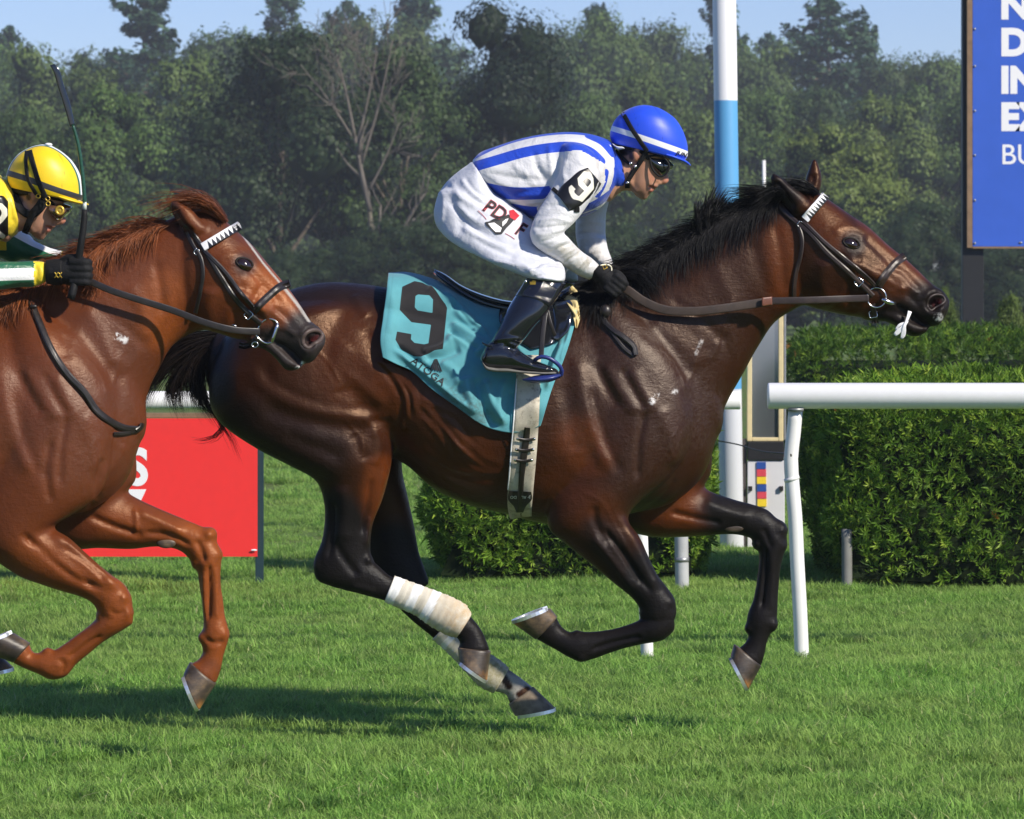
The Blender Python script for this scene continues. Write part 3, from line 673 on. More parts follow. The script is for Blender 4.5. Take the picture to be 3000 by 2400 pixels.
def plant(name, mesh, cx, top, wpx, dep, label, cat='tree', tint=0.0, shade=0.0, wide=.68, zbase=-.2, group=FOREST_GROUP):
    wpx = max(wpx, .56*(HORIZ-top)) if dep > 200 and name == 'deciduous_tree' else wpx
    Y = dep-CAM_D; H = CAM_Z+(HORIZ-top)*dep/FPX-zbase; W = wpx*dep/FPX
    e = empty(name, (X(cx, Y), Y, zbase), label, cat, group); e.rotation_euler = (0, 0, RNG.uniform(0, 6.28)); e.scale = (W/wide, W/wide, H)
    for nm, me in (('trunk', mesh[0]), ('crown', mesh[1])):
        o = bpy.data.objects.new(nm, me); COL.objects.link(o); o.parent = e; o['tint'] = float(tint); o['shade'] = float(shade)
    return e
T = 'deciduous_tree'
# front row, dark trees
plant(T, DEC[2], 820, 88, 560, 150, 'big dark maple left of the bare dead tree', shade=.86, tint=.15)
plant(T, DEC[0], 1175, 150, 470, 152, 'dark maple with yellow green sprays just right of the bare dead tree', shade=.55, tint=.25)
plant(T, DEC[3], 1470, 15, 400, 156, 'tall narrow dark tree rising behind the striped jockey back', shade=1.0, wide=.5)
plant(T, DEC[4], 1610, 320, 330, 158, 'low dark tree tucked behind the blue helmet at its left', shade=.8)
plant(T, DEC[4], 1535, 215, 330, 205, 'dark tree closing the gap behind the striped jockey', shade=.5)
plant(T, DEC[1], 985, 300, 400, 158, 'dark tree filling the gap under the bare dead tree', shade=.9)
plant(T, DEC[0], 325, 262, 370, 165, 'round grey green tree behind the upright whip', tint=.15, shade=.05)
plant(T, DEC[2], 60, 320, 300, 162, 'green tree behind the yellow helmet at the left edge', tint=.15, shade=.2)
plant(T, DEC[4], 2440, 385, 380, 158, 'lighter fresh green tree above the bay ears', tint=1.0)
plant(T, DEC[1], 2300, 520, 200, 160, 'small olive tree between the blue pole and the bay ears', tint=.4)
plant(T, DEC[2], 2700, 590, 330, 150, 'low dark tree left of the blue banner above the bay nose', shade=.7)
plant(T, DEC[0], 2935, 560, 300, 148, 'dark tree beneath the blue banner', shade=.8)
plant(T, DEC[1], 560, 420, 300, 170, 'mid green tree behind the chestnut ears', tint=.05, shade=.35)
# middle row
for k, (cx, tp, w, md, ti, sh_, lb) in enumerate(((-150,200,380,1,.1,.2,'left outermost tree of the middle row'),(140,150,330,4,.2,.15,'broad dull green tree above the yellow helmet'),(545,165,270,0,.5,.0,'brownish green tree between the whip and the big dark maple'),(720,300,300,2,.2,.3,'tree half hidden behind the big dark maple'),(1250,235,260,1,.2,.25,'tree peeping between the dark maple and the tall narrow tree'),
    (1690,275,300,2,.25,.1,'soft green tree directly above the blue helmet'),(1880,215,330,0,.55,.0,'olive tree left of the white and blue pole'),(2060,330,280,4,.3,.05,'olive tree hidden partly by the white and blue pole'),(2210,250,300,1,.2,.15,'tree just right of the white and blue pole'),(2380,260,320,2,.15,.2,'shaded tree below the biggest pine at the right'),
    (2590,290,300,0,.45,.05,'yellowish tree left of the blue banner'),(2760,270,320,4,.2,.2,'green tree meeting the left edge of the blue banner'),(2980,260,340,1,.2,.2,'tree hidden behind the blue banner'),(3200,220,380,2,.2,.2,'outermost tree beyond the blue banner'))):
    plant(T, DEC[md], cx, tp, w*1.2, 215+9*math.sin(k*2.3), lb, tint=ti+(.35 if k % 3 == 1 else 0), shade=sh_+(.35 if k % 3 == 0 else 0))
# back row and pines
FARLAB = ['leftmost hazy tree of the far row', 'hazy tree crown above the yellow helmet in the far row', 'hazy crown right of the whip tip', 'hazy crown under the tall left pine', 'hazy crown rising above the chestnut ears', 'hazy crown touching the left side of the big dark maple', 'hazy crown above the big dark maple', 'hazy crown behind the twigs of the bare dead tree', 'hazy crown left of the tall narrow dark tree', 'tall hazy crown right of the tall narrow dark tree', 'slim hazy crown with rounded top left of the blue helmet', 'hazy crown directly above the blue helmet top', 'hazy crown just left of the white pole top', 'hazy crown behind the white pole', 'hazy crown just right of the white pole', 'hazy crown left of the broad right pine', 'hazy crown under the broad right pine', 'hazy crown right of the broad right pine', 'hazy rounded crown midway between right pine and blue banner', 'hazy crown against the dark edge of the blue banner', 'hazy crown hidden behind the blue banner']
for k, (cx, tp, w, md, ti) in enumerate(((-60,115,300,2,.1),(45,150,220,0,.15),(230,165,240,4,.1),(390,175,260,1,.05),(640,95,220,2,.1),(760,110,240,0,.2),(905,70,260,1,.15),(1075,60,240,4,.25),(1290,130,220,2,.15),(1660,60,190,1,.05),(1745,45,210,3,.1),(1840,105,220,0,.2),(1960,70,260,2,.35),(2110,140,240,4,.1),(2215,150,220,1,.15),(2330,140,230,0,.1),(2545,165,230,2,.1),(2660,150,220,1,.25),(2770,175,240,0,.1),(2890,180,240,4,.1),(3060,160,280,2,.1))):
    plant(T, DEC[md], cx, tp, w*1.25, 290+12*math.sin(k*1.7), FARLAB[k], tint=ti+(k % 4)*.13, shade=(k*7 % 5)*.12)
for cx, tp, w, k, dp, lb in ((420,-25,400,0,275,'tall dark pine standing highest at the left above the whip'),(835,-45,270,1,300,'pine tip above the big dark maple'),(1010,10,200,2,305,'thin pine top behind the bare dead tree'),(1235,-75,330,0,295,'pine with layered boughs left of the tall narrow tree'),(2125,-35,260,1,290,'pine half hidden behind the white top of the pole'),(2262,105,190,2,300,'short pine right of the white pole top'),(2425,0,330,2,280,'broad pine standing highest at the right'),(2545,85,230,1,285,'lower pine right shoulder beside the broad right pine'),(15,85,240,1,300,'pine tip at the left edge of the wood'),(1760,20,190,1,310,'small pine tip left of the white pole'),(1600,120,180,2,315,'slim pine between the narrow dark tree and the blue helmet')):
    plant('pine_tree', PIN[k], cx, tp, w*1.6, dp, lb, shade=.15, wide=.46)
# the wood goes on to both sides, outside the picture
WOODS = empty('woods', (0, 200, 0)); WOODS['kind'] = 'stuff'
for k in range(40):
    sd = -1 if k % 2 else 1; u = k//2; t_ = plant('tree', DEC[k % 5] if u % 4 else PIN[k % 3], 1500+sd*(2150+u*210+RNG.uniform(-80, 80)), RNG.uniform(60, 260), 520+RNG.uniform(-90, 90), (160, 215, 275)[u % 3], None, None, tint=RNG.random()*.4, shade=RNG.random()*.5, group=None)
    t_.parent = WOODS; t_.matrix_parent_inverse = Matrix.Translation(WOODS.location).inverted()
# undergrowth along the wood edge
for k in range(30):
    cx = -260+k*120+RNG.uniform(-30, 30); plant('shrub', DEC[(k*2) % 5], cx, 690+RNG.uniform(-50, 40), 230+RNG.uniform(-40, 60), 140+RNG.uniform(-4, 4), 'dark low shrub at the foot of the wood', 'shrub', tint=.1, shade=.75, group='shrubs at the foot of the wood')
# the bare dead tree
g = np.random.default_rng(5); dep = 146.0; YD = dep-CAM_D; s = dep/FPX
DT = empty('dead_tree', (X(1118, YD), YD, 0), 'bare grey dead tree with fine twigs in front of the dark maples', 'tree'); parts = []
def wp(px, py, dy=0): return [(px-1500)*(dep+dy)/FPX, YD+dy, CAM_Z-(py-HORIZ)*(dep+dy)/FPX]
tw = []
def branch(p, q, r0, r1, depth, dy=0):
    p = np.array(p, float); q = np.array(q, float); mid = (p+q)/2+g.normal(0, 7, 2)
    parts.append(tube(np.array([[*wp(*p, dy), r0*s], [*wp(*mid, dy), (r0+r1)/2*s], [*wp(*q, dy), r1*s]]), 0, 7, .35))
    if depth <= 0: return
    L = np.linalg.norm(q-p); a0 = math.atan2(*(q-p)[::-1])
    for k in range(5 if depth > 1 else 6):
        u = g.uniform(.25, 1.0); b = p+(q-p)*u; a = a0+g.choice([-1, 1])*g.uniform(.25, .75); l = L*g.uniform(.35, .62)
        branch(b, b+np.array([math.cos(a), math.sin(a)])*l, max(r1*.8, 1.2), .6, depth-1, dy+g.normal(0, .12))
BR = [0]
def limb(*a):
    branch(*a); BR.append(len(parts))
limb((1118,855), (1076,560), 9.8, 6.8, 0); limb((1085,620), (1040,400), 9.0, 6.0, 1); limb((1040,405), (985,160), 6.0, 2.2, 2); limb((1045,430), (1105,150), 5.2, 1.9, 2); limb((1060,480), (1150,120), 5.2, 1.9, 2); limb((1030,400), (880,190), 4.5, 1.5, 2); limb((1000,330), (900,250), 3.0, 1.1, 1); limb((985,165), (965,60), 2.2, 0.8, 1); limb((1080,560), (1170,360), 4.5, 1.5, 2)
limb((1125,850), (1172,690), 9.8, 7.5, 0); limb((1172,695), (1250,560), 6.0, 3.0, 1); limb((1105,790), (1115,600), 6.8, 3.8, 1); limb((1150,760), (1215,640), 5.2, 3.0, 1)
for a, b in zip(BR[:-1], BR[1:]): solid('trunk' if a == 0 else 'branch', parts[a:b], M_BARKL if a == 0 else M_BARKG, DT)
# low pale barn and clipped shrubs far right
BN = empty('barn', (X(2900, 165), 165, 0), 'long low pale roofed building beyond the far hedge at the right', 'building')
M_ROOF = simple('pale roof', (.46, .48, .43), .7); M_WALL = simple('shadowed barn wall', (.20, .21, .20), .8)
x0, x1 = X(2575, 165), X(3500, 165)
solid('roof', [(np.array([[x0-.6, 164.2, 2.35], [x1, 164.2, 2.35], [x1, 168, 3.0], [x0-.6, 168, 3.0], [x0-.6, 164.2, 2.2], [x1, 164.2, 2.2], [x1, 168, 2.85], [x0-.6, 168, 2.85]]), np.array([[0,1,2,3],[4,7,6,5],[0,4,5,1],[3,2,6,7],[0,3,7,4],[1,5,6,2]]), np.zeros((0,3), int))], M_ROOF, BN, False)
solid('wall', [box(((x0+x1)/2, 167.8, 1.1), (x1-x0, .2, 2.3))], M_WALL, BN, False)
for k in range(6): solid('roof_post', [box((x0+k*(x1-x0)/5.05, 164.5, 1.1), (.14, .14, 2.2))], M_PVC, BN, False)
for cx, tp, w, dp, lb in ((2770,848,100,44,'small cone shaped light green bush under the bay nose'),(2955,868,150,45,'rounded light green bush beneath the blue banner'),(2660,880,110,47,'low round bush left of the cone shaped one'),(3090,860,150,46,'round bush beyond the right edge of the banner post')):
    plant('clipped_bush', DEC[0], cx, tp, w, dp, lb, 'bush', tint=.7, wide=.72, zbase=-.05, group='clipped bushes beyond the hedges')
# air
HZ = mesh_np('haze', *box((0, 180, 17), (420, 480, 37))[:2]); HO = link('haze', HZ, None, None, False); tag(HO, kind='stuff')
hm = bpy.data.materials.new('haze'); hm.use_nodes = True; ht = hm.node_tree; ht.nodes.clear(); hv = ht.nodes.new('ShaderNodeVolumePrincipled'); ho = ht.nodes.new('ShaderNodeOutputMaterial')
hv.inputs['Color'].default_value = (.82, .90, 1.0, 1); hv.inputs['Density'].default_value = .00046; hv.inputs['Anisotropy'].default_value = 0.0; ht.links.new(hv.outputs[0], ho.inputs['Volume']); HZ.materials.append(hm)
# ------------------------------------------------------------------ horses
def coat_material(name, base, red, dark, rough=0.36):
    m = NT(name)
    pos = m.pos()
    big = m.noise(5.0, 4, 0.6); fine = m.noise(420.0, 2, 0.6, stretch=(1.0, 1.0, 0.35)); mid = m.noise(38.0, 4, 0.6)
    c = m.mix(m.val(big, 0.3, 0.7), base, tuple(x*0.72 for x in base))
    c = m.mix(m.attr('red'), c, red)
    c = m.mix(m.val(mid, 0.35, 0.75, 0, 0.35), c, tuple(x*0.6 for x in base))
    c = m.mix(m.val(fine, 0.3, 0.75, 0.0, 0.10), c, (0.12, 0.05, 0.025))
    c = m.mix(m.attr('dark'), c, dark)
    wh = m.math('MULTIPLY', m.attr('white'), m.val(m.noise(60.0, 3), 0.25, 0.5, 0.55, 1.0))
    c = m.mix(wh, c, (0.36, 0.34, 0.31))
    c = m.mix(m.attr('pink'), c, (0.055, 0.012, 0.012))
    # dried sweat and dust: greyish, patchy
    sw = m.math('MULTIPLY', m.attr('sweat'), m.val(m.noise(95.0, 5, 0.75), 0.42, 0.72))
    c = m.mix(m.math('MULTIPLY', sw, 0.16), c, (0.20, 0.15, 0.12))
    foam = m.math('MULTIPLY', m.attr('foam'), m.val(m.noise(45.0, 4, 0.7), 0.44, 0.56))
    c = m.mix(foam, c, (0.75, 0.74, 0.74))
    r = m.math('ADD', m.val(mid, 0.2, 0.8, rough-0.05, rough+0.10), m.math('MULTIPLY', m.attr('sweat'), 0.05))
    sp = m.math('SUBTRACT', 0.36, m.math('MULTIPLY', m.attr('dark'), 0.22)); m.set(col=c, rough=m.math('ADD', r, m.math('MULTIPLY', m.attr('dark'), 0.06)), spec=sp, stint=m.mix(m.attr('dark'), m.mix(m.attr('sweat'), (1.0, .66, .45), (1.0, .93, .86)), (.95, .97, 1.0)))
    b0 = m.bump(m.noise(26.0, 3, 0.6), 0.25, 0.010)
    b1 = m.bump(m.noise(130.0, 4, 0.65), 0.22, 0.004, b0)
    hr = m.noise(95.0, 3, 0.7, stretch=(0.28, 1.0, 1.5, 0, 0.5, 0)); b2 = m.bump(hr, 0.26, 0.0035, b1); b2 = m.bump(fine, 0.15, 0.003, b2)
    return m.m
M_BAY = coat_material('bay coat', (0.0235, 0.0060, 0.0020), (0.098, 0.0225, 0.0042), (0.0085, 0.0068, 0.0064))
M_CHEST = coat_material('chestnut coat', (0.125, 0.031, 0.0095), (0.27, 0.068, 0.014), (0.030, 0.023, 0.022))
def horn_material():
    m = NT('hoof horn')
    n = m.noise(16, 4, 0.6); st = m.noise(60, 4, 0.65, stretch=(0.4, 1, 2.6))
    c = m.ramp(n, [(0.35, (0.020, 0.015, 0.012)), (0.5, (0.062, 0.045, 0.032)), (0.66, (0.17, 0.115, 0.068))])
    c = m.mix(m.val(st, 0.4, 0.7, 0, 0.5), c, (0.05, 0.04, 0.035))
    c = m.mix(m.math('MULTIPLY', m.attr('toe'), m.val(m.noise(25, 3), 0.3, 0.6)), c, (0.55, 0.24, 0.06))
    m.set(col=c, rough=0.42, spec=0.4); m.bump(st, 0.25, 0.003); return m.m
M_HORN = horn_material()
M_SHOE = simple('aluminium', (0.72, 0.73, 0.75), 0.28, metal=0.75, var=0.1)
def eye_material():
    m = NT('horse eye'); m.set(col=(0.016, 0.007, 0.004), rough=0.13, spec=0.8); return m.m
M_EYE = eye_material()
def hair_material(name, a, b, rough=0.36):
    m = NT(name); c = m.ramp(m.attr('rnd'), [(0.0, a), (0.6, b), (1.0, tuple(x*1.5 for x in b))]); m.set(col=c, rough=rough, spec=0.25); return m.m
M_MANE1 = hair_material('black mane hair', (0.0025, 0.0025, 0.003), (0.006, 0.0055, 0.006), .5)
M_TAIL1 = hair_material('dark brown tail hair', (0.005, 0.004, 0.004), (0.013, 0.008, 0.006))
M_MANE2 = hair_material('chestnut mane hair', (0.080, 0.024, 0.009), (0.185, 0.056, 0.018))
def bandage_material(name, dirt):
    m = NT(name)
    ln = m.noise(30, 3); w = m.n('ShaderNodeTexNoise'); 
    c = m.ramp(ln, [(0.3, (0.50, 0.46, 0.38)), (0.7, (0.62, 0.58, 0.50))])
    c = m.mix(m.math('MULTIPLY', m.attr('dirt'), m.val(m.noise(40, 4, 0.7), 0.3, 0.65)), c, dirt)
    c = m.mix(m.attr('tape'), c, (0.76, 0.76, 0.76))
    m.set(col=c, rough=0.85, spec=0.15); m.bump(m.noise(500, 2), 0.4, 0.002); return m.m
M_BAND = bandage_material('bandage cloth', (0.48, 0.32, 0.16))
M_BAND2 = bandage_material('dusty bandage cloth', (0.30, 0.27, 0.15))

def paint(V, N, specs, off=(0, 0)):
    """coat markings and painted tones: (polyline px, inner px, outer px, value[, ymin, ymax]) -> float per vertex"""
    p = to_px(V); r = np.zeros(len(V))
    for s in specs:
        pts = np.asarray(s[0], float)+np.asarray(off); lo, hi, v = s[1:4]
        m = np.ones(len(V), bool)
        if len(s) > 4: m = (V[:, 1]-YOFF > s[4]) & (V[:, 1]-YOFF < s[5])
        if len(pts) == 1: d = np.linalg.norm(p[m]-pts[0], axis=1)
        else: d = poly_dist(p[m], pts)[0]
        a = np.clip((hi-d)/(hi-lo), 0, 1); a = a*a*(3-2*a)*v
        r[m] = np.maximum(r[m], a)
    return r

# ---- trunk shared by both horses (the second one gallops in almost the same phase of its stride)
TRUNK = [(660,965,640,1170,0,.11),(740,903,720,1270,0,.19),(860,846,840,1325,0,.245,.05),(960,827,960,1335,0,.262,.05),(1060,832,1080,1335,0,.262,.05),
  (1150,846,1172,1352,0,.262,.05),(1260,868,1268,1430,0,.275,.08),(1380,888,1374,1480,0,.287,.10),(1500,893,1490,1508,0,.282,.10),(1600,880,1588,1534,0,.262,.10),
  (1700,846,1715,1540,0,.245,.10),(1790,838,1850,1505,0,.225,.10),(1880,855,1975,1470,0,.20,.05),(1960,890,2062,1390,0,.155),(2010,960,2102,1280,0,.11)]
NECK1 = [(1740,846,2075,1345,0,.165),(1850,800,2125,1192,0,.138),(1950,738,2176,1099,0,.116),(2050,680,2221,1017,0,.100),(2150,628,2270,945,0,.088),(2240,590,2325,908,0,.080),(2320,560,2372,885,0,.072)]
HEAD1 = [(2290,580,2310,860,0,.055),(2345,553,2345,888,0,.084),(2393,563,2393,905,0,.098),(2440,594,2440,917,0,.105),(2492,630,2490,926,0,.104),(2544,665,2540,932,0,.092),
  (2604,720,2590,930,0,.074),(2653,759,2630,932,0,.062),(2689,792,2664,940,0,.055),(2722,824,2700,950,0,.054),(2748,845,2728,957,0,.058),(2766,856,2752,952,0,.055),(2776,872,2764,932,0,.036)]
LIP1 = [(2540,880,2535,938,0,.046),(2600,895,2605,946,0,.043),(2640,915,2638,966,0,.042),(2668,935,2665,984,0,.042),(2696,946,2695,984,0,.037),(2714,952,2712,974,0,.028)]
THIGH = [(650,1015,1050,905,-.095,.155),(612,1105,1118,1056,-.12,.158),(638,1232,1163,1185,-.14,.145),(755,1317,1156,1275,-.15,.125),(850,1366,1149,1352,-.155,.107),(924,1408,1135,1415,-.155,.088),
  (947,1465,1119,1470,-.155,.071),(950,1530,1094,1530,-.15,.057),(940,1592,1086,1588,-.15,.049),(920,1645,1088,1635,-.15,.046),(926,1697,1098,1662,-.15,.044),(984,1723,1118,1677,-.15,.039)]
HINDCAN = [(960,1660,1010,1600,-.15,.040),(1000,1726,1100,1650,-.15,.041),(1045,1738,1136,1682,-.15,.034),(1128,1761,1156,1693,-.148,.030),(1205,1790,1236,1722,-.146,.029),(1275,1836,1338,1766,-.144,.034),(1332,1864,1379,1806,-.143,.035),(1347,1882,1412,1848,-.142,.031),(1341,1900,1434,1900,-.142,.036)]
FARTHIGH = [(700,1015,1050,905,.095,.155),(690,1105,1140,1056,.12,.155),(760,1232,1180,1185,.14,.14),(900,1330,1178,1300,.15,.11),(985,1370,1180,1385,.15,.09),(1020,1443,1193,1443,.15,.075),(1058,1530,1213,1535,.15,.056),
  (1072,1600,1228,1619,.15,.048),(1082,1680,1246,1670,.15,.045),(1105,1740,1258,1705,.15,.041)]
FARCAN = [(1120,1660,1190,1610,.15,.038),(1110,1735,1220,1680,.15,.042),(1161,1776,1226,1722,.15,.034),(1204,1816,1250,1768,.15,.030),(1258,1860,1302,1811,.15,.029),(1330,1926,1376,1878,.15,.031),(1384,1985,1437,1922,.15,.035),(1410,2012,1464,1940,.15,.036),(1450,2026,1489,1960,.15,.031),(1483,2036,1527,1987,.15,.031),(1492,2060,1561,2014,.15,.036)]
SHOULDER = [(1700,900,1830,880,-.055,.10),(1680,1000,1950,985,-.085,.125),(1660,1150,2030,1130,-.105,.132),(1640,1300,2030,1290,-.12,.128),(1612,1420,1960,1400,-.135,.112),(1602,1490,1870,1475,-.145,.10),
  (1606,1545,1840,1515,-.15,.089),(1660,1596,1874,1573,-.15,.077),(1741,1661,1899,1628,-.148,.061),(1800,1710,1926,1684,-.145,.051),(1855,1756,1955,1722,-.142,.049),(1874,1784,1978,1757,-.14,.050),(1880,1806,1982,1794,-.138,.049)]
NEARCAN1 = [(1938,1770,1972,1852,-.136,.042),(1898,1800,1942,1876,-.135,.047),(1864,1821,1880,1888,-.132,.038),(1817,1837,1830,1900,-.13,.030),(1771,1847,1783,1915,-.126,.030),(1725,1851,1738,1931,-.124,.034),(1690,1850,1697,1939,-.122,.037),(1674,1853,1662,1924,-.122,.034),(1656,1845,1630,1905,-.12,.031),(1641,1830,1597,1887,-.12,.032),(1630,1808,1570,1872,-.12,.038)]
FARSHOULDER = [(1700,900,1830,880,.055,.10),(1680,1000,1960,985,.085,.125),(1660,1150,2040,1130,.105,.132),(1650,1300,2085,1290,.12,.128),(1720,1420,2085,1380,.13,.11),(1800,1540,2075,1405,.135,.10),(1900,1572,2062,1425,.135,.092),(1990,1574,2085,1441,.135,.08),
  (2070,1570,2120,1453,.135,.068),(2119,1566,2165,1467,.135,.057),(2160,1567,2212,1479,.133,.049),(2200,1578,2255,1497,.13,.046),(2218,1592,2285,1530,.13,.044)]
FARCAN1 = [(2228,1540,2290,1530,.13,.038),(2214,1572,2304,1565,.13,.046),(2221,1605,2306,1595,.13,.046),(2224,1640,2293,1638,.13,.040),(2220,1680,2286,1675,.13,.034),(2212,1730,2281,1727,.13,.031),(2206,1758,2279,1767,.13,.031),(2190,1800,2277,1805,.13,.037),(2187,1828,2272,1836,.13,.037),(2192,1850,2257,1858,.13,.033),(2191,1870,2247,1882,.13,.031),(2174,1892,2240,1918,.13,.033),(2155,1905,2231,1948,.13,.039)]
EARS1 = [[(2326,632,2382,600,-.060,.034),(2293,594,2364,578,-.064,.034),(2270,563,2338,558,-.068,.031),(2260,538,2310,538,-.071,.025),(2258,518,2286,518,-.072,.016),(2263,509,2268,508,-.068,.004)],
  [(2354,585,2396,590,.062,.034),(2357,550,2402,560,.064,.034),(2361,520,2408,528,.066,.030),(2370,494,2404,502,.066,.022),(2380,468,2393,472,.066,.010)]]

# muscles, tendons, wrinkles of the bay (traced, mm)
MUS1 = [
 # croup, hip, thigh
 ('b',[(1048,900)],34,9),('b',[(900,900)],110,10),('r',[(1040,860),(1052,890),(1080,930)],16,6),
 ('b',[(1000,1000)],70,7),('r',[(1075,960),(1090,1010),(1108,1060)],22,-8),('r',[(1020,1000),(985,1070),(1000,1150)],34,6),
 ('s',[(745,1060),(775,1110),(830,1150),(920,1188),(1020,1208),(1112,1214)],26,10),('r',[(780,1090),(850,1135),(950,1175),(1060,1192)],22,6),
 ('r',[(690,1050),(700,1130),(760,1200),(850,1250),(960,1290)],40,8),('r',[(760,1190),(880,1235),(1010,1250),(1100,1262)],30,-13),
 ('r',[(700,1240),(800,1290),(900,1340),(1000,1380)],26,7),('r',[(830,1265),(930,1310),(1010,1345)],20,-5),
 ('b',[(1118,1165)],40,12),('b',[(1125,1290)],34,8),('r',[(1010,1090),(1060,1130),(1130,1190)],18,5),('r',[(1080,1230),(1120,1235),(1150,1230)],10,-5),
 ('r',[(1040,1270),(1050,1310),(1075,1350)],16,-7),('r',[(1095,1250),(1108,1300),(1100,1370)],14,6),('r',[(1128,1380),(1110,1460),(1090,1540)],12,6),('r',[(1090,1400),(1076,1480),(1060,1570)],10,-6),
 ('r',[(1000,1420),(1010,1500),(1000,1590)],22,5),('r',[(975,1470),(975,1560),(960,1640)],9,-5),('b',[(958,1650)],18,5),('b',[(1066,1640)],18,5),('r',[(980,1590),(1010,1640),(1050,1690)],12,-5),('r',[(1070,1600),(1075,1560),(1082,1510)],6,4),
 ('r',[(1030,1715),(1100,1735)],8,3),
 # flank folds and belly
 ('r',[(1085,1045),(1130,1085),(1170,1150),(1180,1240)],9,-9,-.4,0),('r',[(1090,1040),(1145,1090),(1187,1160),(1195,1235)],5,6),('r',[(1100,1040),(1158,1095),(1200,1160),(1206,1230)],5,-6),
 ('r',[(1112,1045),(1168,1100),(1207,1150),(1215,1210)],4.5,5),('r',[(1168,1150),(1178,1200),(1180,1260)],5,5),('r',[(1120,1050),(1180,1105),(1215,1150)],5,-5),
 ('r',[(1215,1165),(1260,1180),(1320,1240),(1370,1330)],14,5),('r',[(1225,1195),(1280,1240),(1330,1320)],9,-5),('r',[(1235,1220),(1285,1280),(1330,1350)],7,4),('r',[(1260,1190),(1330,1230),(1400,1310)],8,-4),
 ('r',[(1185,1270),(1250,1350),(1340,1400),(1460,1430)],24,7),('r',[(1240,1330),(1330,1385),(1420,1405),(1480,1405)],9,-6),('r',[(1230,1300),(1320,1370),(1400,1385)],7,4),('r',[(1190,1330),(1270,1400),(1380,1450)],10,-5),
 ('r',[(1380,1300),(1420,1340),(1470,1360)],8,3),('r',[(1340,1330),(1400,1380),(1480,1385)],6,3),
 # shoulder, triceps, chest
 ('r',[(1688,1040),(1702,1120),(1722,1200),(1748,1290),(1790,1380)],26,13),('r',[(1730,1130),(1745,1210),(1775,1300),(1820,1390)],16,-9),('r',[(1655,1120),(1668,1230),(1690,1330)],22,-6),
 ('b',[(1690,1330)],60,10),('b',[(1800,1290)],55,9),('r',[(1770,1060),(1800,1115),(1835,1170),(1865,1215)],18,9),('r',[(1740,1060),(1775,1130),(1815,1200)],14,-8),
 ('r',[(1850,1080),(1885,1150),(1925,1210)],20,9),('r',[(1820,1075),(1855,1140),(1890,1200)],10,-7),('r',[(1890,1200),(1872,1300),(1868,1410)],11,-10),('r',[(1930,1190),(1965,1280),(1975,1370)],26,9),
 ('b',[(1840,1330)],50,8),('r',[(2010,1130),(2030,1220),(2010,1330),(1960,1420)],20,-9),('b',[(2050,1300)],36,8),('b',[(1900,1420)],46,9),('r',[(1985,1400),(1940,1460),(1880,1500)],9,-8,-.3,.0),
 ('r',[(1870,960),(1960,1030),(2020,1110)],18,-7),('r',[(1900,940),(1990,1000),(2060,1080)],30,8),('r',[(1960,870),(2060,940),(2130,1010)],14,-5),('r',[(2110,960),(2140,1060),(2110,1180)],16,-6),
 ('r',[(2090,760),(2130,850),(2170,940)],26,6),('r',[(2200,700),(2230,800),(2260,880)],18,-6),('r',[(2270,650),(2290,760),(2300,860)],14,-7),
 ('b',[(1960,1130)],50,8),('r',[(2060,990),(2035,1060),(2020,1120)],7,4),('r',[(2100,1000),(2080,1060)],6,4),
 # forearm and elbow
 ('b',[(1722,1512)],26,9),('r',[(1740,1480),(1745,1530),(1790,1600)],12,-6),('r',[(1800,1500),(1850,1580),(1895,1670),(1930,1730)],16,7),('r',[(1770,1545),(1830,1630),(1885,1720)],8,-8),('r',[(1735,1570),(1800,1650),(1860,1730)],10,5),('r',[(1820,1600),(1870,1680),(1910,1740)],6,-5),
 ('b',[(1950,1765)],20,5),('b',[(1905,1790)],14,-5),('b',[(1945,1825)],16,5),('r',[(1885,1865),(1800,1882),(1730,1905)],6,-6),('b',[(1700,1905)],20,4),
]
MUS1 = [(k[0], k[1], k[2], k[3]*(1.7 if np.mean([q[1] for q in k[1]]) > 1480 else .72 if 1640 < np.mean([q[0] for q in k[1]]) < 2070 else .6 if np.mean([q[0] for q in k[1]]) > 1130 else .85))+tuple(k[4:]) for k in MUS1]
for _k in range(7):      # fine parallel skin folds of the flank
    _o = _k*7.5; MUS1.append(('r', [(1098+_o*.9, 1046+_o*.2), (1140+_o*.95, 1092-_o*.05), (1176+_o, 1150), (1186+_o*.8, 1232-_o*.4)], 3.6, 3.2))
for _k in range(6):
    _o = _k*22; MUS1.append(('r', [(1232+_o*.5, 1185+_o*.9), (1290+_o*.5, 1240+_o*.7), (1350+_o*.6, 1318+_o*.45)], 4.5, 2.6))
for _p, _w, _h in (([(1990,1250),(1960,1300),(1975,1350)],3.5,2.5),([(1700,1440),(1760,1470),(1800,1540),(1850,1630)],3.2,2.6),([(1930,1010),(1990,1080),(2010,1150)],4,2.2),([(2150,860),(2120,960),(2090,1060)],4.5,2.4),([(1010,1230),(1060,1290),(1060,1360)],3.5,2.4),([(900,1000),(960,1060),(1000,1130)],4,2)): MUS1.append(('r', _p, _w, _h))      # veins
MUS1B = [  # far fore leg (its outer face is hidden, the near face is its inner side)
 ('b',[(2010,1490)],32,8,.02,.3),('r',[(1960,1500),(2040,1520),(2120,1535)],10,-6,.02,.3),('r',[(2060,1470),(2130,1500),(2200,1520)],16,5,.02,.3),('b',[(2270,1545)],18,5,.02,.3),('b',[(2280,1590)],15,4,.02,.3),('r',[(2244,1600),(2240,1700),(2230,1790)],6,-6,.02,.3),('r',[(2262,1620),(2262,1700),(2256,1790)],6,3,.02,.3),('b',[(2230,1820)],18,4,.02,.3),('r',[(2235,1545),(2250,1580),(2262,1610)],7,-4,.02,.3),
 ('r',[(1250,1740),(1310,1800),(1370,1860)],8,-4,.02,.3)]
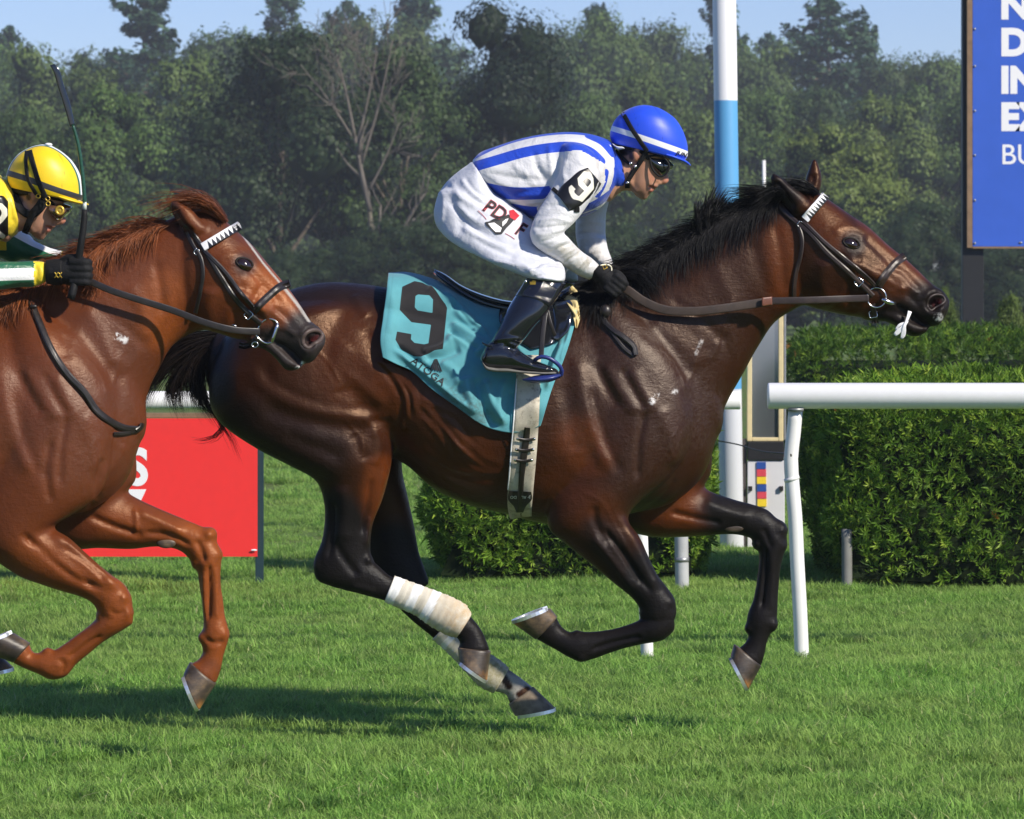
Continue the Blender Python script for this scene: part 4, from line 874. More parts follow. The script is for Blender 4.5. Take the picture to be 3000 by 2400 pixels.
MUS1B = [(k[0], k[1], k[2], k[3]*1.6)+tuple(k[4:]) for k in MUS1B]
HEADMUS1 = [
 ('r',[(2470,702),(2490,686),(2518,692),(2534,712)],7,3),('r',[(2472,730),(2494,740),(2520,736),(2533,724)],6,1.5),('b',[(2496,713)],17,-8),('r',[(2440,690),(2465,670),(2510,668),(2545,690)],14,4),
 ('r',[(2450,745),(2490,765),(2530,760)],9,-5),('r',[(2480,760),(2540,790),(2590,830)],14,9),('r',[(2500,800),(2550,830),(2590,860)],12,-6),('r',[(2530,690),(2590,750),(2640,800)],12,-6),
 ('r',[(2420,760),(2410,840),(2440,900)],26,9),('r',[(2500,820),(2490,880),(2500,920)],16,-8),('b',[(2440,820)],60,7),('b',[(2410,640)],26,-7),('b',[(2440,640)],20,7),
 ('r',[(2560,790),(2620,830),(2660,860)],9,6),('r',[(2590,800),(2640,845)],8,-5),('r',[(2630,780),(2670,820),(2700,850)],10,-5),
 ('r',[(2706,884),(2720,860),(2748,850),(2770,862)],9,6),('r',[(2706,884),(2714,908),(2736,922)],9,6),('p',[(2730,894),(2742,885),(2757,878)],14,-40),
 ('r',[(2622,893),(2660,915),(2700,948),(2722,958)],5,-9),('r',[(2640,880),(2680,905),(2720,935)],10,4),('b',[(2735,940)],18,4),('r',[(2650,950),(2680,965)],12,4),
 ('r',[(2640,850),(2670,872),(2690,890)],6,-4),('r',[(2655,835),(2690,862)],5,4),('r',[(2325,615),(2297,575),(2272,530)],12,-14,-.2,-.03),('r',[(2377,545),(2383,510)],9,-9,-.02,.2)]

def build_horse(name, parts, voxel, sculpts, label, mat, root_loc, smooth_it=10, headbox=None):
    root = empty(name, root_loc, label, 'horse')
    V, F = remesh(parts, voxel)
    sm = Smoother(len(V), F)
    V = sm.taubin(V, 4)
    # joints of the tubes are blended by stronger smoothing on the trunk; head and lower legs keep their traced shape
    p = to_px(V)
    w = np.clip((p[:, 1]-0)/1, 0, 1)*0+1
    w = headbox(p, V) if headbox else w
    V = sm.plain(V, smooth_it, 0.5, w)
    for k, (S, both, off) in enumerate(sculpts):
        V = sculpt(V, F, S, both, off)
    V = sm.taubin(V, 2)
    return root, V, F, sm

def hoof(parent, cor, sole, Y, t0=.044, t1=.060, toe_dir=None, shoe=True, mat=None, name='hoof'):
    (ax, ay, bx, by), (cx, cy, dx, dy) = cor, sole      # heel/front at the coronet, heel/toe at the ground
    K = []
    for u in np.linspace(0, 1, 7):
        q = [ax+(cx-ax)*u, ay+(cy-ay)*u, bx+(dx-bx)*u, by+(dy-by)*u]
        K.append((*q, Y, t0+(t1-t0)*u**0.9))
    pts = loft([K[0]]+K[1:], n=30, step=4, cap=(0.12, 0), e=2.25)
    V, F, T = pts
    me = mesh_np(name, V, [F, T])
    p = to_px(V); d = np.linalg.norm(p-np.array([dx, dy]), axis=1)
    fattr(me, 'toe', np.clip(1-d/34, 0, 1))
    bm = bmesh.new(); bm.from_mesh(me); bmesh.ops.recalc_face_normals(bm, faces=bm.faces); bm.to_mesh(me); bm.free()
    h = link(name, me, mat or M_HORN, parent)
    # the shoe: a U-shaped plate under the wall
    A = P(cx, cy, Y); B = P(dx, dy, Y); C = P((ax+bx)/2, (ay+by)/2, Y)
    ctr = (A+B)/2; u = (B-A)/2; nrm = np.cross(u, [0, 1, 0]); nrm /= np.linalg.norm(nrm)
    if nrm@(C-ctr) > 0: nrm = -nrm
    path = []
    for a in np.linspace(-2.55, 2.55, 27):
        ca, sa = math.cos(a), math.sin(a)
        e = 2/2.25
        path.append(ctr+u*np.sign(ca)*abs(ca)**e*1.0+np.array([0, 1, 0])*t1*1.0*np.sign(sa)*abs(sa)**e+nrm*0.004)
    path = np.array(path); inner = ctr+(path-nrm*0.004-ctr)*0.74+nrm*0.004
    out = ctr+(path-nrm*0.004-ctr)*1.02+nrm*0.004
    sec = np.stack([out-nrm*.005, out+nrm*.006, inner+nrm*.006, inner-nrm*.005], 1); m = len(sec)
    i = np.arange(m-1)[:, None]*4; j = np.arange(4)[None]; j2 = (j+1) % 4
    Fs = np.stack([i+j, i+j2, i+4+j2, i+4+j], -1).reshape(-1, 4)
    Fs = np.concatenate([Fs, [[0, 1, 2, 3]], [[(m-1)*4+3, (m-1)*4+2, (m-1)*4+1, (m-1)*4]]])
    me = mesh_np('horseshoe', sec.reshape(-1, 3), Fs)
    bm = bmesh.new(); bm.from_mesh(me); bmesh.ops.recalc_face_normals(bm, faces=bm.faces); bm.to_mesh(me); bm.free()
    s = link('horseshoe', me, M_SHOE, None, False); s.parent = h
    s.matrix_parent_inverse = (Matrix.Translation(parent.location)@h.matrix_parent_inverse).inverted() if parent else Matrix.Identity(4)
    return h, s

def weights_head(cx, cy, rad, low):
    def f(p, V):
        d = np.hypot(p[:, 0]-cx, p[:, 1]-cy)
        w = np.clip((d-rad)/120, 0.12, 1.0)
        w *= np.clip((low-p[:, 1])/140, 0.12, 1.0)
        return w
    return f

# ---- the bay
parts1 = [loft(TRUNK, n=48), loft(NECK1, n=36), loft(HEAD1, n=36, step=7, cap=(0.4, 0.35)), loft(LIP1, n=24, step=6), loft(THIGH, n=36), loft(HINDCAN, n=24, step=7), loft(FARTHIGH, n=32), loft(FARCAN, n=24, step=7),
          loft(SHOULDER, n=36), loft(NEARCAN1, n=24, step=7), loft(FARSHOULDER, n=36), loft(FARCAN1, n=24, step=7), loft(EARS1[0], n=16, step=5), loft(EARS1[1], n=16, step=5)]+[ball(*b) for b in [(1956,1765,-.14,22,26,.044),(1962,1800,-.138,18,22,.040),(1886,1797,-.138,13,16,.032),(1690,1857,-.122,16,11,.022),(1703,1920,-.122,26,20,.035),
  (2284,1552,.13,24,28,.043),(2288,1598,.13,18,24,.040),(2217,1592,.13,14,20,.032),(2262,1828,.13,17,24,.035),(2192,1840,.13,11,16,.027),(932,1656,-.15,13,32,.030),(1078,1642,-.15,15,20,.036)]]
BAY, V1, F1, SM1 = build_horse('bay_racehorse', parts1, 0.0063, [(MUS1, False, (0, 0)), (HEADMUS1, True, (0, 0)), (MUS1B, True, (0, 0))],
    'dark bay racehorse galloping in front under the jockey in blue and white stripes', M_BAY, (0, 0, 0), 14, weights_head(2480, 720, 340, 1620))
N1 = vnormals(V1, F1)
me = mesh_np('body', V1, F1)
fattr(me, 'dark', paint(V1, N1, [
  ([(960,1560),(950,1650),(1020,1690),(1200,1750),(1360,1840),(1400,1900)],95,165,1.0),([(1150,1640),(1200,1740),(1400,1960)],75,150,1.0,.03,.4),
  ([(1905,1700),(1960,1790),(1830,1860),(1690,1900),(1590,1850)],60,140,1.0,-.4,.03),([(1750,1560),(1850,1690)],25,75,.75,-.4,.0),
  ([(2150,1500),(2290,1560),(2250,1720),(2230,1900)],62,150,1.0,.02,.4),
  ([(2730,900),(2700,960),(2640,960)],55,110,.9),([(2730,892),(2758,878)],10,22,1.0),([(2498,716)],18,52,.75),([(2320,620),(2265,510)],8,26,.8),([(1800,830),(2050,670),(2300,560)],26,80,.85),  # nostril pit blackened too, its inner shade put into the coat
  ([(700,960),(900,845),(1100,850)],18,75,.7),([(720,1240),(840,1290),(950,1330)],40,120,.55),([(640,1010),(640,1150)],22,70,.8)]))  # rump back and under the thigh crease: shade painted into the coat
fattr(me, 'red', paint(V1, N1, [
  ([(1120,1380),(1090,1500)],22,70,1.0,-.4,0),([(1120,1130),(1185,1200)],16,80,.55),([(1700,1290),(1720,1330)],25,110,.8),([(1640,1440),(1740,1500)],30,120,.4),([(2290,700),(2300,850)],22,70,.7),  # first stroke: sunlit front edge of the hind leg painted as red
  ([(2560,640),(2660,750),(2700,800)],24,70,.75),([(2420,650),(2450,690)],30,80,.5),([(1950,1500),(2080,1500)],50,100,1.0,.02,.4),([(1200,1180),(1350,1350)],60,160,.45),([(2600,800),(2640,830)],20,60,.4),([(2350,880),(2520,900)],12,50,.6),([(1000,1000),(1050,1100)],60,160,.35)]))
fattr(me, 'white', paint(V1, N1, [([(1470,2000),(1525,2020)],24,48,1.0,.03,.4)])*(1-paint(V1, N1, [([(1475,1985),(1490,2010)],8,16,1.0),([(1520,2035),(1545,2020)],6,13,1.0)])))
fattr(me, 'pink', paint(V1, N1, [([(2738,892),(2752,884)],4,11,.8)]))
fattr(me, 'sweat', paint(V1, N1, [([(1720,1030),(1740,1250)],60,140,.6),([(1830,1020),(1990,1200)],90,200,.8),([(1930,1290),(1880,1430)],60,150,.5),([(1900,880),(2100,1000)],40,120,.5),([(2120,900),(2140,780)],40,120,.4),([(2640,820)],40,120,.2),([(1250,1200),(1350,1280)],30,90,.3)]))
fattr(me, 'foam', paint(V1, N1, [([(1910,1176),(1922,1156)],5,11,1.0),([(1966,1160),(1980,1146)],2,9,.7),([(2040,1035),(2056,1000)],1,7,.5),([(2750,930)],8,16,.8)]))
link('body', me, M_BAY, BAY)
BVH1 = bvh_of(V1, F1)
def relink(s): pass
hoof(BAY, (1632,1806,1568,1873), (1613,1783,1502,1826), -.12)
hoof(BAY, (1341,1898,1438,1908), (1344,1934,1427,1994), -.142)
M_HORN_LIGHT = simple('lightened muddy horn', (.19, .15, .11), .7, .2, var=.5, nscale=35)  # muddy horn, lightened in colour to offset shade on the far hoof
hoof(BAY, (1491,2064,1563,2013), (1508,2096,1627,2074), .15, mat=M_HORN_LIGHT)
hoof(BAY, (2150,1888,2230,1952), (2140,1922,2192,2021), .13)
# bandages, eyes, mane and tail of the bay
def bandage(st, mat, tape, d0, d1):
    V, F, T = loft(st, n=30, step=3.5, cap=(0.06, 0.10))
    p = to_px(V); a = np.array([(st[0][0]+st[0][2])/2, (st[0][1]+st[0][3])/2]); b = np.array([(st[-1][0]+st[-1][2])/2, (st[-1][1]+st[-1][3])/2])
    L = np.linalg.norm(b-a); u = ((p-a)@(b-a))/L**2
    # overlapping turns of cloth and a few puckers
    N = V-PV(np.stack([a[0]+(b-a)[0]*u, a[1]+(b-a)[1]*u], -1), st[0][4]); N /= np.linalg.norm(N, axis=1)[:, None]+1e-9
    sl = u*L+V[:, 1]*260
    V = V+N*(0.0030*((sl/21) % 1.0)+0.0009*np.sin(sl*0.75+5*u))[:, None]
    me = mesh_np('bandage', V, [F, T])
    tp = np.zeros(len(V))
    for t0, t1 in tape: tp = np.maximum(tp, ((u > t0) & (u < t1))*1.0)
    fattr(me, 'tape', tp); fattr(me, 'dirt', np.clip((u-d0)/(d1-d0), 0, 1))
    bm = bmesh.new(); bm.from_mesh(me); bmesh.ops.recalc_face_normals(bm, faces=bm.faces); bm.to_mesh(me); bm.free()
    return link('bandage', me, mat, BAY)
bandage([(1127,1763,1156,1688,-.148,.036),(1166,1780,1197,1703,-.147,.035),(1205,1796,1238,1718,-.146,.036),(1275,1842,1343,1760,-.144,.042),(1310,1860,1368,1777,-.143,.043),(1336,1868,1381,1800,-.142,.040)], M_BAND, [(.0,.12),(.25,.36),(.47,.58)], .45, 1.1)
bandage([(1268,1872,1318,1818,.15,.034),(1330,1930,1380,1874,.15,.036),(1384,1989,1441,1920,.15,.041),(1412,2015,1468,1938,.15,.041),(1446,2030,1490,1957,.15,.038)], M_BAND2, [(.12,.2)], .25, .7)

M_LID = simple('dark eyelid skin', (.012, .009, .008), .6, .2)
M_RIM1 = simple('nostril skin', (.040, .030, .028), .5, .35); M_RIM2 = simple('grey nostril skin', (.075, .052, .046), .5, .3)
def nostril(parent, bvh, pts, r, mat):
    q = spline(pts+pts[:1], 6)[:-1]; Y = np.array([(lambda h: h[1] if h is not None else np.nan)(cast(bvh, *p)[0]) for p in q]); Y[np.isnan(Y)] = np.nanmean(Y)
    for _ in range(6): Y = (np.roll(Y, 1)+2*Y+np.roll(Y, -1))/4
    solid('nostril_rim', [tube(PV(q, Y+.001), r, 8, closed=True)], mat, parent)
def eyeball(parent, bvh, px, py, r=.0255, deep=.0125, tilt=0.55):
    h, n = cast(bvh, px, py)
    for s in (1, -1):
        bm = bmesh.new(); bmesh.ops.create_uvsphere(bm, u_segments=24, v_segments=14, radius=r)
        me = bpy.data.meshes.new('eye'); bm.to_mesh(me); bm.free()
        o = link('eye', me, M_EYE, parent); c = h-n/np.linalg.norm(n)*deep
        o.location = (c[0], YOFF+s*c[1], c[2]); o.scale = (1.15, .9, .80); o.rotation_euler = (0, tilt, 0)
    lid = []
    for a in np.linspace(0, 2*np.pi, 28, endpoint=False):
        x, y = 25*math.cos(a), 15*math.sin(a)*(1.0 if math.sin(a) < 0 else .8); c, s_ = math.cos(tilt*.6), math.sin(tilt*.6); q = (px+x*c-y*s_, py+x*s_+y*c); hh, _ = cast(bvh, *q)
        lid.append(P(*q, (hh[1] if hh is not None else h[1])-.001))
    solid('eyelid', [tube(np.array(lid), .0034, 8, closed=True)], M_LID, parent)
    return h
eyeball(BAY, BVH1, 2494, 713)
nostril(BAY, BVH1, [(2718,902),(2716,886),(2726,870),(2744,863),(2762,868),(2768,880),(2758,892),(2740,902),(2728,910)], .0042, M_RIM1)
knob('callus', 2150, 1547, cast(BVH1, 2150, 1552)[0][1]-.002, .014, M_HORN, BAY, (2.4, .5, 1.0))

def mane(name, parent, bvh, crest, n, mat, flow, L, up, down, clumps, r=.0011, y0=.03, extra=(), seg=6, rise=.5):
    C = spline(crest, 10); t = np.concatenate([[0], np.cumsum(np.linalg.norm(np.diff(C, axis=0), axis=1))]); t /= t[-1]
    g = RNG.random(clumps); gt = np.stack([RNG.normal(0, 1, clumps), RNG.random(clumps)], -1)
    out = []
    for i in range(n):
        s = RNG.random(); c = np.array([np.interp(s, t, C[:, 0]), np.interp(s, t, C[:, 1])])
        T = np.array([np.interp(min(1, s+.03), t, C[:, 0])-np.interp(max(0, s-.03), t, C[:, 0]), np.interp(min(1, s+.03), t, C[:, 1])-np.interp(max(0, s-.03), t, C[:, 1])]); T /= np.linalg.norm(T)
        Nn = np.array([T[1], -T[0]]);  Nn = Nn if Nn[1] < 0 else -Nn          # outward, away from the neck
        k = np.argmin(np.abs(g-s)+gt[:, 1]*0.01)
        q = np.clip(RNG.normal(0.15, .55)+gt[k, 0]*.35, -1.2, 1.4)                   # <0 stands up, >0 lies on the near side
        l = L*(0.65+0.6*RNG.random())*(0.8+0.4*gt[k, 1])
        root = c+Nn*RNG.uniform(-16, 8)+T*RNG.normal(0, 4)
        side = -Nn*(down*max(q, 0))+Nn*(up*max(-q, 0)+rise*up*0.3)
        pts = []
        for u in (0, .33, .66, 1.0):
            bow = Nn*up*rise*math.sin(math.pi*min(u*1.15, 1))*(.6 if q > 0 else .9)
            p = root+np.asarray(flow)*l*u+side*u**1.3+bow+(RNG.normal(0, 3, 2)+np.array([gt[k, 0]*6, gt[k, 1]*8]))*u
            h, _ = cast(bvh, p[0], p[1])
            yj = RNG.normal(0, y0*.5)*(1-u*.4)-(0.02*u if q > 0 else 0)
            if h is not None and h[1] < 0.02: Y = min(h[1]-0.004-RNG.random()*0.012-0.012*math.sin(math.pi*u), yj)
            else: Y = yj-0.004
            pts.append(P(p[0], p[1], Y))
        out.append(pts)
    for e in extra:                                   # guides (px,py,Y) with spread
        G, cnt, sp, ys = e
        G = np.array(G, float); tt = np.linspace(0, 1, len(G)); Q = hermite(G, tt, np.linspace(0, 1, 4))
        for i in range(cnt):
            a = RNG.normal(0, 1, 2); b = RNG.normal(0, 1, 2); lim = RNG.uniform(.7, 1.05)
            Q2 = hermite(Q, np.linspace(0, 1, 4), np.linspace(0, lim, 4))
            out.append([P(q[0]+a[0]*sp*(.35+u)+b[0]*sp*.4*u, q[1]+a[1]*sp*(.35+u)+b[1]*sp*.4*u, q[2]+RNG.normal(0, ys)) for q, u in zip(Q2, (0, .33, .66, 1))])
    return hair(name, np.array(out), r*RNG.uniform(.7, 1.25, len(out)), mat, parent, seg=seg)
mane('mane', BAY, BVH1, [(1760,838),(1850,790),(1950,733),(2050,676),(2150,622),(2240,582),(2300,562)], 4000, M_MANE1, (-.88, .40), 118, 36, 84, 110, rise=.5, seg=5,
     extra=[([(2075,670,-.01),(2072,620,-.01),(2085,585,-.01),(2100,556,0)],130,9,.02),([(2090,665,0),(2100,620,0),(2118,590,0),(2135,572,0)],90,9,.02),([(2050,685,-.02),(2045,640,-.02),(2050,610,-.02),(2060,590,0)],110,9,.02),
            ([(2395,566,-.02),(2350,545,-.03),(2290,548,-.03),(2200,560,-.02)],260,9,.03),([(2392,568,.01),(2340,545,.0),(2270,560,-.05),(2210,600,-.07)],260,9,.02),([(2300,560,-.03),(2240,560,-.04),(2180,556,-.03),(2120,565,-.02)],80,7,.02),
            ([(1800,815,-.05),(1850,800,-.09),(1900,820,-.11),(1930,870,-.14)],200,12,.01),([(1830,800,-.04),(1790,790,-.06),(1760,820,-.08),(1775,850,-.1)],160,10,.015)])
def tail(name, parent, guides, mat, dx=0, dy=0, r=.0011):
    out = []
    for G, cnt, sp, ys in guides:
        G = np.array(G, float); tt = np.linspace(0, 1, len(G)); Q = hermite(G, tt, np.linspace(0, 1, 6))
        for i in range(cnt):
            a = RNG.normal(0, 1, 2); b = RNG.normal(0, 1, 2); y = RNG.normal(0, ys); lim = RNG.uniform(.55, 1.04)
            Q2 = hermite(Q, np.linspace(0, 1, 6), np.linspace(0, lim, 6))
            out.append([P(q[0]+dx+a[0]*sp*(.25+.8*u)+b[0]*sp*.6*u*u, q[1]+dy+a[1]*sp*(.35+.8*u)+b[1]*sp*.6*u*u, y*(.5+u)) for q, u in zip(Q2, np.linspace(0, 1, 6))])
    return hair(name, np.array(out), r*RNG.uniform(.7, 1.3, len(out)), mat, parent, seg=7)
TAILG = [([(655,985),(590,1000),(520,1040),(455,1100),(415,1180)],700,13,.022),([(655,1000),(585,1030),(530,1090),(505,1150),(525,1200)],500,13,.022),([(650,1010),(600,1050),(575,1110),(585,1165),(622,1215)],420,12,.02),
  ([(650,1015),(610,1070),(592,1130),(615,1200),(665,1260),(696,1335)],60,7,.015),([(655,980),(560,995),(470,1030),(420,1090),(395,1190)],500,13,.022),([(640,1020),(620,1110),(640,1210),(650,1260),(610,1290),(570,1288)],34,5,.01),
  ([(655,990),(600,1010),(560,1060),(545,1120),(555,1190)],350,14,.022)]
tail('tail', BAY, TAILG, M_TAIL1)

# ---- the chestnut, one horse's width nearer to the camera
YOFF = -0.8
D2 = (-1690, 0)
def sh(st, dx, dy=0): return [(s[0]+dx, s[1]+dy, s[2]+dx, s[3]+dy)+tuple(s[4:]) for s in st]
TRUNK2 = sh(TRUNK, -1690, 14)
NECK2 = [(40,872,385,1365,0,.165),(105,824,415,1225,0,.138),(200,772,440,1135,0,.116),(300,722,470,1075,0,.100),(400,680,500,1020,0,.088),(480,648,545,985,0,.080),(540,625,592,965,0,.072)]
HEAD2 = [(505,640,528,950,0,.055),(553,622,562,972,0,.084),(600,615,603,967,0,.098),(650,640,640,977,0,.105),(697,680,694,994,0,.104),(742,721,742,998,0,.092),(788,777,785,1012,0,.074),(826,822,812,1020,0,.062),(855,858,838,1030,0,.055),(885,902,868,1046,0,.054),(915,946,895,1066,0,.058),(938,962,920,1056,0,.055),(950,978,938,1030,0,.036)]
LIP2 = [(735,965,732,1010,0,.046),(782,985,785,1030,0,.043),(815,1008,816,1060,0,.042),(842,1032,838,1084,0,.042),(866,1052,862,1086,0,.037),(883,1066,877,1080,0,.028)]
SHOULDER2 = sh(SHOULDER[:3], -1690, 10)+[(-50,1310,335,1300,-.12,.128),(-85,1430,290,1450,-.135,.112),(-70,1540,210,1510,-.145,.10),(-40,1610,160,1540,-.15,.092),(46,1682,205,1578,-.15,.078),(116,1711,278,1645,-.148,.064),(186,1734,325,1684,-.145,.053),(240,1750,364,1712,-.142,.048),(272,1768,384,1745,-.14,.049),(288,1800,390,1788,-.138,.048)]
NEARCAN2 = [(345,1760,386,1830,-.136,.040),(300,1795,358,1848,-.135,.045),(262,1832,302,1882,-.132,.036),(222,1862,262,1915,-.13,.031),(186,1888,222,1948,-.126,.031),(155,1906,190,1984,-.124,.036),(134,1908,148,1992,-.122,.038),(118,1912,112,1975,-.122,.034),(94,1910,70,1958,-.12,.031),(87,1886,38,1942,-.12,.038)]
FARSHOULDER2 = sh(FARSHOULDER[:4], -1690, 12)+[(30,1440,400,1400,.13,.11),(110,1560,385,1425,.135,.10),(195,1605,372,1440,.135,.092),(290,1606,400,1458,.135,.08),(385,1609,440,1478,.135,.068),(450,1602,496,1502,.135,.057),(505,1606,548,1524,.133,.049),(540,1622,600,1548,.13,.047),(560,1645,630,1580,.13,.045)]
FARCAN2 = [(575,1590,632,1580,.13,.038),(568,1620,645,1610,.13,.047),(576,1652,649,1642,.13,.047),(580,1685,646,1680,.13,.040),(585,1725,648,1720,.13,.034),(591,1765,655,1765,.13,.031),(594,1800,659,1803,.13,.031),(595,1838,669,1843,.13,.038),(588,1862,671,1868,.13,.038),(589,1885,664,1893,.13,.034),(594,1910,655,1922,.13,.031),(578,1935,648,1958,.13,.033),(558,1944,634,2000,.13,.039)]
EARS2 = [[(556,690,612,665,-.062,.028),(530,668,585,640,-.064,.028),(508,636,560,612,-.066,.024),(500,612,532,596,-.068,.018),(500,594,514,587,-.068,.009)],[(545,620,580,610,.062,.028),(530,598,560,596,.064,.024),(523,580,540,582,.066,.014),(520,568,526,571,.066,.006)]]
hx = -1560
FARHIND2 = [(700-1690,1015,1050-1690,905,.095,.155),(690-1660,1105,1140-1650,1056,.12,.155),(760-1600,1232,1180-1600,1185,.14,.14),(900-1590,1310,1178-1580,1280,.15,.11),(985-1590,1340,1180-1575,1350,.15,.09),(1020-1590,1413,1193-1575,1410,.15,.075),(1058-1585,1480,1213-1580,1490,.15,.056),(1072-1585,1530,1228-1585,1550,.15,.048),(1082-1590,1600,1246-1590,1590,.15,.045),(1105-1590,1650,1258-1590,1620,.15,.041)]
FARHCAN2 = sh(FARCAN, -1588, -118)
parts2 = [loft(TRUNK2, n=44), loft(NECK2, n=36), loft(HEAD2, n=36, step=7, cap=(0.4, .35)), loft(LIP2, n=24, step=6), loft(sh(THIGH, -1690, 14), n=32), loft(sh(HINDCAN, -1690, 14), n=22, step=8),
          loft(FARHIND2, n=32), loft(FARHCAN2, n=22, step=8), loft(SHOULDER2, n=36), loft(NEARCAN2, n=24, step=7), loft(FARSHOULDER2, n=36), loft(FARCAN2, n=24, step=7), loft(EARS2[0], n=16, step=5), loft(EARS2[1], n=16, step=5)]+[ball(*b) for b in [(362,1752,-.14,22,28,.046),(374,1795,-.138,17,24,.041),(294,1802,-.138,13,16,.032),(158,1966,-.122,28,23,.037),(140,1907,-.122,16,10,.023),
  (612,1566,.13,26,24,.046),(634,1626,.13,17,28,.042),(572,1648,.13,12,20,.032),(655,1856,.13,17,26,.037),(592,1868,.13,12,16,.028)]]
MUS2 = [s for s in MUS1 if 1640 < np.mean([q[0] for q in s[1]]) < 2120 and np.mean([q[1] for q in s[1]]) < 1440 and max(q[1] for q in s[1]) < 1450]
MUS2 = [(s[0], [(x-1693, y+18) for x, y in s[1]])+tuple(s[2:]) for s in MUS2]
MUS2 += [('r',[(300,1340),(290,1410),(282,1470)],10,-11),('b',[(330,1420)],34,10),('b',[(245,1470)],36,9),('r',[(370,1300),(330,1370),(300,1400)],14,6),('r',[(280,1470),(240,1530),(190,1560)],9,-9,-.35,.0),
  ('r',[(150,1280),(135,1380),(150,1480)],12,-8),('b',[(80,1330)],50,9),('r',[(60,1560),(130,1620),(220,1690),(300,1730)],10,-9),('r',[(150,1560),(220,1620),(300,1690),(350,1730)],15,8),('r',[(90,1590),(170,1650),(260,1715)],9,6),('b',[(60,1580)],30,9),('b',[(40,1620)],24,-8),
  ('r',[(180,1600),(250,1650),(310,1705)],6,-5),('b',[(360,1745)],18,5),('b',[(330,1780)],15,-6),('b',[(358,1800)],14,6),('r',[(320,1790),(345,1800),(370,1790)],6,-4),('r',[(300,1860),(250,1890),(200,1930)],6,-5),('b',[(150,1950)],18,5),('r',[(170,1930),(190,1950),(180,1975)],6,-4),
  ('r',[(130,900),(180,960),(190,1060)],26,-8),('r',[(240,900),(300,980),(330,1080)],24,7),('r',[(180,1080),(240,1160),(320,1230)],14,-6),('r',[(380,830),(420,920),(440,1000)],24,6),('r',[(455,760),(470,850),(480,930)],14,-7),('b',[(330,960)],50,6)]
MUS2 = [(k[0], k[1], k[2], k[3]*(1.6 if np.mean([q[1] for q in k[1]]) > 1500 else .72))+tuple(k[4:]) for k in MUS2]
MUS2B = [('b',[(330,1540)],30,9,.02,.3),('r',[(260,1510),(340,1545),(420,1570)],10,-7,.02,.3),('r',[(400,1500),(470,1530),(540,1565)],14,6,.02,.3),('r',[(395,1490),(400,1540),(398,1575)],5,4,.02,.3),('r',[(420,1560),(500,1570),(560,1600)],8,-5,.02,.3),('b',[(610,1580)],16,6,.02,.3),('b',[(628,1628)],14,5,.02,.3),('r',[(575,1580),(590,1615),(600,1650)],8,-6,.02,.3),
  ('r',[(612,1650),(614,1730),(610,1820)],6,-7,.02,.3),('r',[(632,1660),(634,1740),(636,1820)],7,4,.02,.3),('r',[(598,1680),(600,1750),(606,1810)],5,4,.02,.3),('b',[(636,1850)],18,5,.02,.3),('r',[(600,1870),(630,1885),(655,1880)],6,-4,.02,.3)]
MUS2B = [(k[0], k[1], k[2], k[3]*1.6)+tuple(k[4:]) for k in MUS2B]
HM2 = [(k[0], [(530+(x-2330)*.945+ (y-560)*0.02, 632+(y-560)*1.0+(x-2330)*.075) for x, y in k[1]])+tuple(k[2:]) for k in HEADMUS1[:14]]
HM2 += [('r',[(880,990),(894,964),(920,954),(945,968)],9,6),('r',[(880,990),(888,1014),(910,1028)],9,6),('p',[(902,1002),(917,991),(936,983)],16,-44),('r',[(800,1000),(840,1022),(868,1046),(884,1072)],6,-9),('r',[(770,830),(740,905),(770,930)],10,-6),('r',[(690,850),(740,890),(790,930)],12,8),('r',[(760,880),(745,920),(770,950)],8,6),('r',[(800,900),(830,925),(850,950)],8,-5),('r',[(810,955),(840,965),(870,985)],7,5),
  ('r',[(560,690),(525,650),(505,605)],12,-14,-.2,-.03),('b',[(692,717)],14,6),('b',[(670,735)],22,-6)]
CHN, V2, F2, SM2 = build_horse('chestnut_racehorse', parts2, 0.0066, [(MUS2, False, (0, 0)), (HM2, True, (0, 0)), (MUS2B, True, (0, 0))], 'reddish chestnut racehorse with a white blaze chasing behind at the left edge', M_CHEST, (-1.9, 0, 0), 12, weights_head(720, 800, 320, 1640))
N2 = vnormals(V2, F2)
me = mesh_np('body', V2, F2)
fattr(me, 'dark', paint(V2, N2, [([(905,990),(870,1050),(800,1040)],62,120,1.0),([(902,1002),(936,984)],11,24,1.0),([(716,775)],16,50,.7),([(540,680),(505,600)],8,26,.6),([(300,1000),(330,1080)],60,170,.22),([(600,640),(690,690)],16,50,.25),([(620,1960),(600,1985)],20,44,.25),([(860,960),(800,940)],20,60,.4)]))  # includes the dark of the nostril hollow, shade given as colour
fattr(me, 'red', paint(V2, N2, [([(600,1590),(620,1700),(630,1850),(640,1960)],60,140,.75,.02,.4),([(360,1770),(200,1930),(100,1950)],60,140,.6),([(780,830),(850,920)],30,90,.7),([(480,850),(470,960)],30,90,.6),([(350,1550),(480,1560)],40,90,.3,.02,.4),([(100,1640),(300,1740)],40,90,.35)]))
wb = paint(V2, N2, [([(712,690),(770,770),(826,836)],1.5,4,1.0),([(826,836),(870,890),(905,940)],2.5,6,1.0)])
fattr(me, 'white', wb)
fattr(me, 'pink', paint(V2, N2, [([(912,1000),(930,990)],5,13,1.0),([(882,1076)],6,14,.6)]))
fattr(me, 'sweat', paint(V2, N2, [([(330,800),(420,850)],50,130,.5),([(80,1200),(250,1300)],90,220,.75),([(330,1250),(360,1350)],60,140,.7),([(320,960),(360,1000)],40,100,.5)]))
fattr(me, 'foam', paint(V2, N2, [([(345,985),(365,995)],7,14,.8),([(885,1065),(870,1084)],4,9,1.0)]))
link('body', me, M_CHEST, CHN)
BVH2 = bvh_of(V2, F2)
hoof(CHN, (88,1884,38,1941), (40,1855,-75,1900), -.12)
hoof(CHN, (556,1940,633,2004), (539,1972,584,2080), .13)
